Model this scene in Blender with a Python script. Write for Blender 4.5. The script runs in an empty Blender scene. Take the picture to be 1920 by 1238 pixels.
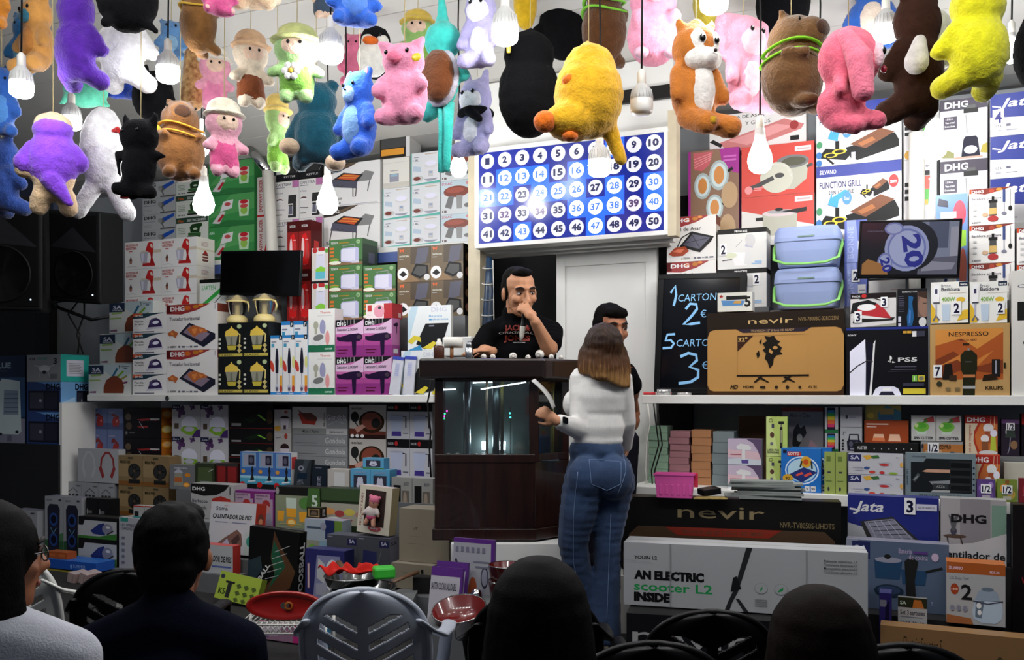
import bpy, bmesh, math, random
from mathutils import Vector, Matrix, Euler, Quaternion, noise
from mathutils.bvhtree import BVHTree
random.seed(5)
S = bpy.context.scene
COL = S.collection
PI = math.pi
# ---------------------------------------------------------------- camera, world, exposure
F = 1700.0            # focal length in pixels of the 1920 x 1238 frame
H0 = 1.25             # camera height above the stall floor
cam = bpy.data.objects.new('camera', bpy.data.cameras.new('camera'))
COL.objects.link(cam)
cam.location = (0, 0, H0); cam.rotation_euler = (PI/2, 0, 0)
cam.data.sensor_width = 36; cam.data.lens = F*36/1920; cam.data.shift_y = 119/1920
cam.data.clip_start = .05; cam.data.clip_end = 60
S.camera = cam
wd = bpy.data.worlds.new('night'); S.world = wd; wd.use_nodes = True
wd.node_tree.nodes['Background'].inputs[0].default_value = (.62, .68, .82, 1)
wd.node_tree.nodes['Background'].inputs[1].default_value = .13
S.view_settings.view_transform = 'Standard'; S.view_settings.look = 'None'
S.view_settings.exposure = 0.08; S.view_settings.gamma = 1; S.view_settings.use_curve_mapping = False
cy = S.cycles
cy.use_denoising = True; cy.max_bounces = 6; cy.diffuse_bounces = 3; cy.glossy_bounces = 3
cy.transmission_bounces = 4; cy.transparent_max_bounces = 8
cy.sample_clamp_indirect = 4; cy.caustics_reflective = False; cy.caustics_refractive = False
BULB = 72.0           # strength of the lit bulbs
# ---------------------------------------------------------------- the stall stands turned by TH to the lens
TH = math.radians(24)
C0 = 5.67*math.cos(TH)
def uv(a): return Vector((math.cos(a), -math.sin(a))), Vector((math.sin(a), math.cos(a)))
def onplane(px, a, c):
    t = (px-960)/F
    Y = c/(math.cos(a)+t*math.sin(a))
    return Vector((t*Y, Y))
def pl(px, v): return onplane(px, TH, C0+v)
def zz(py, Y): return H0-(py-738)*Y/F
def W(px, py, Y): return Vector(((px-960)/F*Y, Y, zz(py, Y)))
def WV(px, py, v):
    p = pl(px, v); return Vector((p.x, p.y, zz(py, p.y)))
def stall(u, v, z=0):      # u along the shelves, v into the stall, measured from where the lens axis meets the shelf front
    U, V = uv(TH); p = Vector((0, 5.67))+U*u+V*v
    return Vector((p.x, p.y, z))
# ---------------------------------------------------------------- materials
def lin(c):
    if isinstance(c, str):
        c = c.lstrip('#')
        if len(c) == 3: c = [int(k*2, 16)/255 for k in c]
        else: c = [int(c[k:k+2], 16)/255 for k in (0, 2, 4)]
    return tuple(x/12.92 if x <= .04045 else ((x+.055)/1.055)**2.4 for x in c)+(1,)
MATS = {}
def mat(key, col, rough=.5, metal=0, spec=.5, sheen=0, emit=0, bump=0, bscale=60, vary=.06, vscale=9, coat=0, stretch=None, col2=None, alpha=1, trans=0):
    if key in MATS: return MATS[key]
    m = bpy.data.materials.new(key); m.use_nodes = True
    nt = m.node_tree; b = nt.nodes['Principled BSDF']
    b.inputs['Roughness'].default_value = rough; b.inputs['Metallic'].default_value = metal
    b.inputs['Specular IOR Level'].default_value = spec
    if sheen:
        b.inputs['Sheen Weight'].default_value = sheen; b.inputs['Sheen Roughness'].default_value = .5
    if coat: b.inputs['Coat Weight'].default_value = coat
    if trans: b.inputs['Transmission Weight'].default_value = trans
    b.inputs['Alpha'].default_value = alpha
    c = lin(col)
    tc = nt.nodes.new('ShaderNodeTexCoord'); src = tc.outputs['Object']
    if stretch:
        mp = nt.nodes.new('ShaderNodeMapping'); mp.inputs['Scale'].default_value = stretch
        nt.links.new(src, mp.inputs[0]); src = mp.outputs[0]
    nz = nt.nodes.new('ShaderNodeTexNoise'); nz.inputs['Scale'].default_value = vscale; nz.inputs['Detail'].default_value = 3
    nt.links.new(src, nz.inputs['Vector'])
    rp = nt.nodes.new('ShaderNodeValToRGB')
    k = lin(col2) if col2 else tuple(x*(1-2*vary) for x in c[:3])+(1,)
    rp.color_ramp.elements[0].position = .3; rp.color_ramp.elements[1].position = .7
    rp.color_ramp.elements[0].color = k; rp.color_ramp.elements[1].color = c
    nt.links.new(nz.outputs['Fac'], rp.inputs[0]); nt.links.new(rp.outputs[0], b.inputs['Base Color'])
    if emit:
        b.inputs['Emission Color'].default_value = c; b.inputs['Emission Strength'].default_value = emit
    if bump:
        n2 = nt.nodes.new('ShaderNodeTexNoise'); n2.inputs['Scale'].default_value = bscale; n2.inputs['Detail'].default_value = 4
        nt.links.new(src, n2.inputs['Vector'])
        bp = nt.nodes.new('ShaderNodeBump'); bp.inputs['Strength'].default_value = bump; bp.inputs['Distance'].default_value = .01
        nt.links.new(n2.outputs['Fac'], bp.inputs['Height']); nt.links.new(bp.outputs[0], b.inputs['Normal'])
    MATS[key] = m
    return m
def dark(c): return sum(lin(c)[:3]) < .12
def card(c): return mat('card_'+c, c, rough=.42, spec=.18 if dark(c) else .4, vary=.02, vscale=4)
def screen(c, e):
    m = mat('screen_%s_%g' % (c, e), c, rough=.15, emit=e, vary=.02); nt = m.node_tree; b = nt.nodes['Principled BSDF']
    for l in list(b.inputs['Base Color'].links): nt.links.remove(l)
    b.inputs['Base Color'].default_value = (.008, .008, .01, 1); return m
def glow(c, e): return mat('glow_%s_%g' % (c, e), c, rough=.4, emit=e, vary=.02)
def plush(c): return mat('plush_'+c, c, rough=1, spec=.1 if sum(lin(c)[:3]) > .1 else .03, sheen=.3 if sum(lin(c)[:3]) > .1 else .02, bump=.6, bscale=90, vary=.12, vscale=30)
def plastic(c, r=.35): return mat('plastic_%s_%g' % (c, r), c, rough=r, spec=.2 if dark(c) else .5, vary=.02)
def cloth(c): return mat('cloth_'+c, c, rough=.95, spec=.04 if dark(c) else .15, sheen=.0 if dark(c) else .1, bump=.25, bscale=260, vary=.08, vscale=14)
def metal(c, r=.3): return mat('metal_%s_%g' % (c, r), c, rough=r, metal=1, vary=.03)
WHITEP = mat('white_paint', 'e6e6e2', rough=.4, vary=.03, vscale=3)
def thin_glass(key, tint='fff', refl=.06, opac=.04):
    if key in MATS: return MATS[key]
    m = bpy.data.materials.new(key); m.use_nodes = True; nt = m.node_tree
    for n in list(nt.nodes):
        if n.type != 'OUTPUT_MATERIAL': nt.nodes.remove(n)
    out = nt.nodes['Material Output']
    tr = nt.nodes.new('ShaderNodeBsdfTransparent'); tr.inputs[0].default_value = lin(tint)
    gl = nt.nodes.new('ShaderNodeBsdfGlossy'); gl.inputs['Roughness'].default_value = .03
    df = nt.nodes.new('ShaderNodeBsdfDiffuse'); df.inputs[0].default_value = lin(tint)
    lw = nt.nodes.new('ShaderNodeLayerWeight'); lw.inputs[0].default_value = refl*4
    m1 = nt.nodes.new('ShaderNodeMixShader'); m1.inputs[0].default_value = opac
    nt.links.new(tr.outputs[0], m1.inputs[1]); nt.links.new(df.outputs[0], m1.inputs[2])
    m2 = nt.nodes.new('ShaderNodeMixShader')
    nt.links.new(lw.outputs['Fresnel'], m2.inputs[0]); nt.links.new(m1.outputs[0], m2.inputs[1]); nt.links.new(gl.outputs[0], m2.inputs[2])
    nt.links.new(m2.outputs[0], out.inputs[0])
    MATS[key] = m
    return m
# ---------------------------------------------------------------- objects
def tag(o, label=None, cat=None, group=None, kind=None):
    if label: o['label'] = label
    if cat: o['category'] = cat
    if group: o['group'] = group
    if kind: o['kind'] = kind
    return o
def link(o, parent=None):
    COL.objects.link(o)
    if parent: o.parent = parent
    return o
def empty(name, loc, label, cat, group=None, rz=0):
    o = bpy.data.objects.new(name, None); o.empty_display_size = .05
    o.location = loc; o.rotation_euler = (0, 0, rz)
    link(o); tag(o, label, cat, group)
    return o
def tree_copy(o, parent=None):
    c = o.copy(); COL.objects.link(c); c.parent = parent
    for ch in list(o.children): tree_copy(ch, c)
    return c
class MB:
    """collects faces with materials, then links them as ONE mesh object"""
    def __init__(s): s.v = []; s.f = []; s.m = []; s.sm = []; s.mats = []
    def mi(s, m):
        if m not in s.mats: s.mats.append(m)
        return s.mats.index(m)
    def add(s, vs, fs, m, smooth=False, M=None):
        k = len(s.v); i = s.mi(m)
        for p in vs:
            p = Vector(p); s.v.append(M @ p if M else p)
        for f in fs:
            s.f.append([k+j for j in f]); s.m.append(i); s.sm.append(smooth)
    def box(s, x0, y0, z0, x1, y1, z1, m, M=None):
        s.add([(x0, y0, z0), (x1, y0, z0), (x1, y1, z0), (x0, y1, z0), (x0, y0, z1), (x1, y0, z1), (x1, y1, z1), (x0, y1, z1)],
              [(0, 1, 5, 4), (1, 2, 6, 5), (2, 3, 7, 6), (3, 0, 4, 7), (4, 5, 6, 7), (3, 2, 1, 0)], m, False, M)
    def prism(s, pts, z0, z1, m, M=None, smooth=False):
        n = len(pts)
        s.add([(x, y, z0) for x, y in pts]+[(x, y, z1) for x, y in pts],
              [(i, (i+1) % n, n+(i+1) % n, n+i) for i in range(n)], m, smooth, M)
        s.add([(x, y, z0) for x, y in pts], [tuple(range(n))[::-1]], m, False, M)
        s.add([(x, y, z1) for x, y in pts], [tuple(range(n))], m, False, M)
    def lathe(s, prof, m, n=24, M=None, smooth=True, arc=2*PI):
        """prof: (radius, z) list"""
        vs = []; fs = []; full = arc > 6.28; c = n if full else n+1
        for r, z in prof:
            for k in range(c):
                a = arc*k/n; vs.append((r*math.cos(a), r*math.sin(a), z))
        for i in range(len(prof)-1):
            for k in range(n):
                k2 = (k+1) % c if full else k+1
                fs.append((i*c+k, i*c+k2, (i+1)*c+k2, (i+1)*c+k))
        s.add(vs, fs, m, smooth, M)
    def tube(s, pts, r, m, n=8, caps=True, r2=None, flat=1.0, M=None):
        pts = [Vector(p) for p in pts]; vs = []; fs = []; N = len(pts)
        up = Vector((0, 0, 1)); prev = None
        for i, p in enumerate(pts):
            d = (pts[min(i+1, N-1)]-pts[max(i-1, 0)]).normalized()
            if prev is None:
                a = d.orthogonal().normalized() if abs(d.z) > .9 else d.cross(up).normalized()
            else:
                a = (prev-d*prev.dot(d)).normalized()
            prev = a; b = d.cross(a)
            rr = r if not isinstance(r, (list, tuple)) else r[i]
            for k in range(n):
                t = 2*PI*k/n; vs.append(p+a*math.cos(t)*rr+b*math.sin(t)*rr*flat)
        for i in range(N-1):
            for k in range(n): fs.append((i*n+k, i*n+(k+1) % n, (i+1)*n+(k+1) % n, (i+1)*n+k))
        if caps: fs.append(tuple(range(n))[::-1]); fs.append(tuple((N-1)*n+k for k in range(n)))
        s.add(vs, fs, m, True, M)
    def ball(s, c, r, m, n=14, M=None):
        r = r if isinstance(r, (tuple, list)) else (r, r, r)
        vs = []; fs = []; h = n//2
        for i in range(h+1):
            t = PI*i/h
            for k in range(n):
                a = 2*PI*k/n
                vs.append((c[0]+r[0]*math.sin(t)*math.cos(a), c[1]+r[1]*math.sin(t)*math.sin(a), c[2]+r[2]*math.cos(t)))
        for i in range(h):
            for k in range(n): fs.append((i*n+k, (i+1)*n+k, (i+1)*n+(k+1) % n, i*n+(k+1) % n))
        s.add(vs, fs, m, True, M)
    def mesh(s, name):
        me = bpy.data.meshes.new(name); me.from_pydata([tuple(p) for p in s.v], [], s.f)
        for m in s.mats: me.materials.append(m)
        me.polygons.foreach_set('material_index', s.m); me.polygons.foreach_set('use_smooth', s.sm)
        me.validate(); me.update()
        return me
    def build(s, name, parent=None, bevel=0, seg=2, weld=True):
        me = s.mesh(name)
        if weld:
            bm = bmesh.new(); bm.from_mesh(me); bmesh.ops.remove_doubles(bm, verts=bm.verts, dist=1e-5)
            bmesh.ops.recalc_face_normals(bm, faces=bm.faces); bm.to_mesh(me); bm.free()
        o = bpy.data.objects.new(name, me); link(o, parent)
        if bevel:
            b = o.modifiers.new('bevel', 'BEVEL'); b.width = bevel; b.segments = seg; b.limit_method = 'ANGLE'; b.angle_limit = .6
        return o
def struct(o): o['kind'] = 'structure'; return o
def sub(o, n=1):
    m = o.modifiers.new('subsurf', 'SUBSURF'); m.levels = n; m.render_levels = n; return o
# blended solids: ellipsoids and tapered limbs grown into one skin
def solid(name, prims, m, vox=.012, smooth=6, parent=None, fuzz=0, seed=0):
    b = MB()
    for p in prims:
        if p[0] == 's':
            _, c, r = p[:3]; M = Matrix.Translation(c)
            if len(p) > 3: M = M @ Euler(p[3]).to_matrix().to_4x4()
            b.ball((0, 0, 0), r, m, 16, M)
        else:   # ('c', points, radii)
            _, pts, rs = p; pts = [Vector(q) for q in pts]
            if not isinstance(rs, (list, tuple)): rs = [rs]*len(pts)
            for i in range(len(pts)-1):
                L = (pts[i+1]-pts[i]).length; k = max(2, int(L/(min(rs[i], rs[i+1])*.45)))
                for j in range(k+1):
                    t = j/k; b.ball(pts[i].lerp(pts[i+1], t), rs[i]*(1-t)+rs[i+1]*t, m, 10)
    me = b.mesh(name); o = bpy.data.objects.new(name, me); COL.objects.link(o)
    md = o.modifiers.new('r', 'REMESH'); md.mode = 'VOXEL'; md.voxel_size = vox; md.use_smooth_shade = True
    if smooth:
        sm = o.modifiers.new('s', 'SMOOTH'); sm.factor = .5; sm.iterations = smooth
    dg = bpy.context.evaluated_depsgraph_get()
    m2 = bpy.data.meshes.new_from_object(o.evaluated_get(dg)); m2.name = name
    o.modifiers.clear(); o.data = m2; bpy.data.meshes.remove(me)
    if fuzz:
        for v in m2.vertices:
            v.co += v.normal*fuzz*noise.noise(v.co*38+Vector((seed, 0, 0)))
    m2.materials.clear(); m2.materials.append(m)
    m2.polygons.foreach_set('use_smooth', [True]*len(m2.polygons))
    m2.polygons.foreach_set('material_index', [0]*len(m2.polygons)); m2.update()
    if parent: o.parent = parent
    return o
# ---------------------------------------------------------------- printed faces
TXT = {}
def text_mesh(s, bold=.0, shear=0):
    k = (s, bold, shear)
    if k not in TXT:
        cu = bpy.data.curves.new('t', 'FONT'); cu.body = s; cu.resolution_u = 2; cu.offset = bold; cu.shear = shear
        cu.align_x = 'LEFT'; o = bpy.data.objects.new('t', cu); COL.objects.link(o)
        dg = bpy.context.evaluated_depsgraph_get()
        me = bpy.data.meshes.new_from_object(o.evaluated_get(dg))
        vs = [(v.co.x, v.co.y) for v in me.vertices]; fs = [tuple(p.vertices) for p in me.polygons]
        bpy.data.objects.remove(o); bpy.data.curves.remove(cu); bpy.data.meshes.remove(me)
        xs = [v[0] for v in vs] or [0, 1]
        TXT[k] = (vs, fs, min(xs), max(xs))
    return TXT[k]
def R(c, x0, y0, x1, y1): return ('P', c, (x0, y0, x1, y0, x1, y1, x0, y1))
def P(c, *p): return ('P', c, p)
def E(c, x, y, rx, ry, a=0): return ('E', c, x, y, rx, ry, a)
def T(c, s, x, y, h, w=None, b=.02, al='l', sh=0, rot=0): return ('T', c, s, x, y, h, w, b, al, sh, rot)
def I(n, x, y, w, h): return ('I', n, x, y, w, h)
def L(c, t, *p): return ('L', c, t, p)          # a stroke of width t (share of the face's height)
ICON = {}
def flatten(ops, x=0, y=0, w=1, h=1):
    out = []
    for o in ops:
        k = o[0]
        if k == 'I': out += flatten(ICON[o[1]], x+o[2]*w, y+o[3]*h, o[4]*w, o[5]*h)
        elif k == 'P': out.append(('P', o[1], tuple((x+q*w if i % 2 == 0 else y+q*h) for i, q in enumerate(o[2]))))
        elif k == 'E': out.append(('E', o[1], x+o[2]*w, y+o[3]*h, o[4]*w, o[5]*h, o[6]))
        elif k == 'T': out.append(('T', o[1], o[2], x+o[3]*w, y+o[4]*h, o[5]*h, o[6]*w if o[6] else None)+o[7:])
        elif k == 'L': out.append(('L', o[1], o[2]*h, tuple((x+q*w if i % 2 == 0 else y+q*h) for i, q in enumerate(o[3]))))
    return out
def draw(mb, ops, Wd, Hd, M, mk=card, step=.00018, clip=False):
    """lays ops as thin printed layers on a Wd x Hd face; M takes (x right, y up, z out) of the face to the mesh"""
    z = step; add = mb.add
    if clip:
        add = lambda vs, fs, m, sm, MM: mb.add([(min(max(p[0], .0003), Wd-.0003), min(max(p[1], .0003), Hd-.0003), p[2]) for p in vs], fs, m, sm, MM)
    for o in flatten(ops):
        m = mk(o[1]) if isinstance(o[1], str) else o[1]
        if o[0] == 'P':
            q = o[2]; pts = [(q[i]*Wd, q[i+1]*Hd, z) for i in range(0, len(q), 2)]
            ar = sum(pts[i-1][0]*pts[i][1]-pts[i][0]*pts[i-1][1] for i in range(len(pts)))
            f = tuple(range(len(pts)))
            add(pts, [f if ar > 0 else f[::-1]], m, False, M)
        elif o[0] == 'E':
            _, _, x, y, rx, ry, a = o; n = 22; ca, sa = math.cos(a), math.sin(a); pts = []
            for k in range(n):
                t = 2*PI*k/n; ex, ey = rx*Wd*math.cos(t), ry*Hd*math.sin(t)
                pts.append((x*Wd+ex*ca-ey*sa, y*Hd+ex*sa+ey*ca, z))
            add(pts, [tuple(range(n))], m, False, M)
        elif o[0] == 'L':
            q = o[3]; t = o[2]*Hd/2; pts = [Vector((q[i]*Wd, q[i+1]*Hd)) for i in range(0, len(q), 2)]
            vs = []; N = len(pts)
            for i, p in enumerate(pts):
                d = (pts[min(i+1, N-1)]-pts[max(i-1, 0)]); d = d.normalized() if d.length > 0 else Vector((1, 0))
                nn = Vector((-d.y, d.x))*t
                vs += [(p.x-nn.x, p.y-nn.y, z), (p.x+nn.x, p.y+nn.y, z)]
            add(vs, [(2*i, 2*i+2, 2*i+3, 2*i+1) for i in range(N-1)], m, False, M)
        elif o[0] == 'T':
            _, _, s, x, y, h, w, b, al, sh, rot = o
            vs, fs, a0, a1 = text_mesh(s, b, sh); k = h*Hd/.7; kx = k
            if w: kx = w*(Wd*abs(math.cos(rot))+Hd*abs(math.sin(rot)))/max(1e-6, a1-a0)
            wd = (a1-a0)*kx; dx = {'l': 0, 'c': -wd/2, 'r': -wd}[al]
            cr, sr = math.cos(rot), math.sin(rot); pts = []
            for p in vs:
                ex, ey = dx+(p[0]-a0)*kx, p[1]*k
                pts.append((x*Wd+ex*cr-ey*sr, y*Hd+ex*sr+ey*cr, z))
            add(pts, fs, m, False, M)
        z += step
DES = {}       # name -> (side colour, front ops, right side ops, top colour)
MADE = {}
def carton_mesh(des, w, h, d, key):
    sc, ops, side, top = (DES[des]+(None, None))[:4]
    mb = MB()
    mb.box(-w/2, -d/2, 0, w/2, d/2, h, card(sc))
    if top: mb.add([(-w/2, -d/2, h+.0002), (w/2, -d/2, h+.0002), (w/2, d/2, h+.0002), (-w/2, d/2, h+.0002)], [(0, 1, 2, 3)], card(top))
    # flap seam on the lid
    mb.box(-w/2+.004, -.0015, h, w/2-.004, .0015, h+.0006, card('887'))
    FM = Matrix.Translation((-w/2, -d/2, 0)) @ Matrix(((1, 0, 0, 0), (0, 0, -1, 0), (0, 1, 0, 0), (0, 0, 0, 1)))
    draw(mb, ops, w, h, FM, clip=True)
    if side:
        SM = Matrix.Translation((w/2, -d/2, 0)) @ Matrix(((0, 0, 1, 0), (1, 0, 0, 0), (0, 1, 0, 0), (0, 0, 0, 1)))
        draw(mb, side, d, h, SM, clip=True)
    return mb
def carton(des, x0, y0, x1, y1, v, D, label, name='product_box', cat='box', group=None, ang=None, Y=None, on=None, lean=0, roll=0, slips=()):
    """a printed carton whose front fills the given part of the view on the plane v (or at Y, turned by ang)"""
    if Y is None: a, c = TH, C0+v
    else:
        a = math.radians(ang or 0); U, V = uv(a); xm = (x0+x1)/2; c = Vector(((xm-960)/F*Y, Y)).dot(V)
    A, B = onplane(x0, a, c), onplane(x1, a, c); U, V = uv(a); mid = (A+B)/2
    w = (B-A).length-.003
    zb, zt = zz(y1, mid.y), zz(y0, mid.y)
    if on is not None: zb = on+.0006
    h = max(.01, zt-zb-.0015)
    pos = mid+V*(D/2)
    k = des
    if k in MADE:
        src, sw, sh, sd = MADE[k]
        o = src.copy(); COL.objects.link(o); o.scale = (w/sw, D/sd, h/sh)
        for q in ('label', 'category', 'group'):
            if q in o: del o[q]
    else:
        o = carton_mesh(des, w, h, D, k).build(name, weld=False); MADE[k] = (o, w, h, D)
    o.location = (pos.x, pos.y, zb+(abs(math.sin(lean))*D if lean else 0)); o.rotation_euler = (lean, roll, -a)
    tag(o, label, cat, group)
    for s in slips:
        tx, sx, sy, shh = s[:4]; sw, hh, sd = MADE[k][1:]
        price_slip(o, tx, (sx-.5)*sw, -sd/2-.004, sy*hh, shh*hh, s[4] if len(s) > 4 else '113', sw/w, hh/h)
    return o
def price_slip(parent, tx, x, y, z, h, c='113', kx=1, kz=1):
    mb = MB(); w = h*.62*max(1, len(tx)*.55)
    h2 = h
    mb.box(0, -.0006, 0, w, .0006, h2, card('eee'))
    M = Matrix.Translation((0, -.0006, 0)) @ Matrix(((1, 0, 0, 0), (0, 0, -1, 0), (0, 1, 0, 0), (0, 0, 0, 1)))
    draw(mb, [T(c, tx, .5, .14, .7, .8 if len(tx) > 1 else .62, .03, 'c')], w, h2, M)
    o = mb.build('price_slip', parent, weld=False); o.location = (x-w/2, y, z-h2/2)
    o['label'] = 'white paper slip with a handwritten number'
    return o
ROWW = {1: [''], 2: ['top', 'bottom'], 3: ['top', 'middle', 'bottom'], 4: ['top', 'second', 'third', 'bottom'], 5: ['top', 'second', 'third', 'fourth', 'bottom']}
COLW = {1: [''], 2: ['left', 'right'], 3: ['left', 'middle', 'right'], 4: ['first', 'second', 'third', 'last']}
def grid(des, xs, ys, v, D, noun, where, group, name='product_box', on=None, skip=(), **kw):
    """cartons in columns and rows; every one gets its own label"""
    nc, nr = len(xs)-1, len(ys)-1; out = []
    for j in range(nc):
        for i in reversed(range(nr)):
            if (i, j) in skip: continue
            pos = ''
            if nr > 1: pos += ', ' + ROWW[nr][i]+' row'
            if nc > 1: pos += ', ' + COLW[nc][j]+' column'
            # every column's fronts line up on one plane, the heights follow the middle of the grid
            xm = (xs[0]+xs[-1])/2; Ym = pl(xm, v).y; Yc = pl((xs[j]+xs[j+1])/2, v).y
            f = lambda y: 738+(y-738)*Ym/Yc
            o = carton(des, xs[j], f(ys[i]), xs[j+1], f(ys[i+1]), v, D, noun+' '+where+pos, name=name, group=group,
                       on=on if (i == nr-1) else None, **kw)
            out.append(o)
    return out
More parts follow.
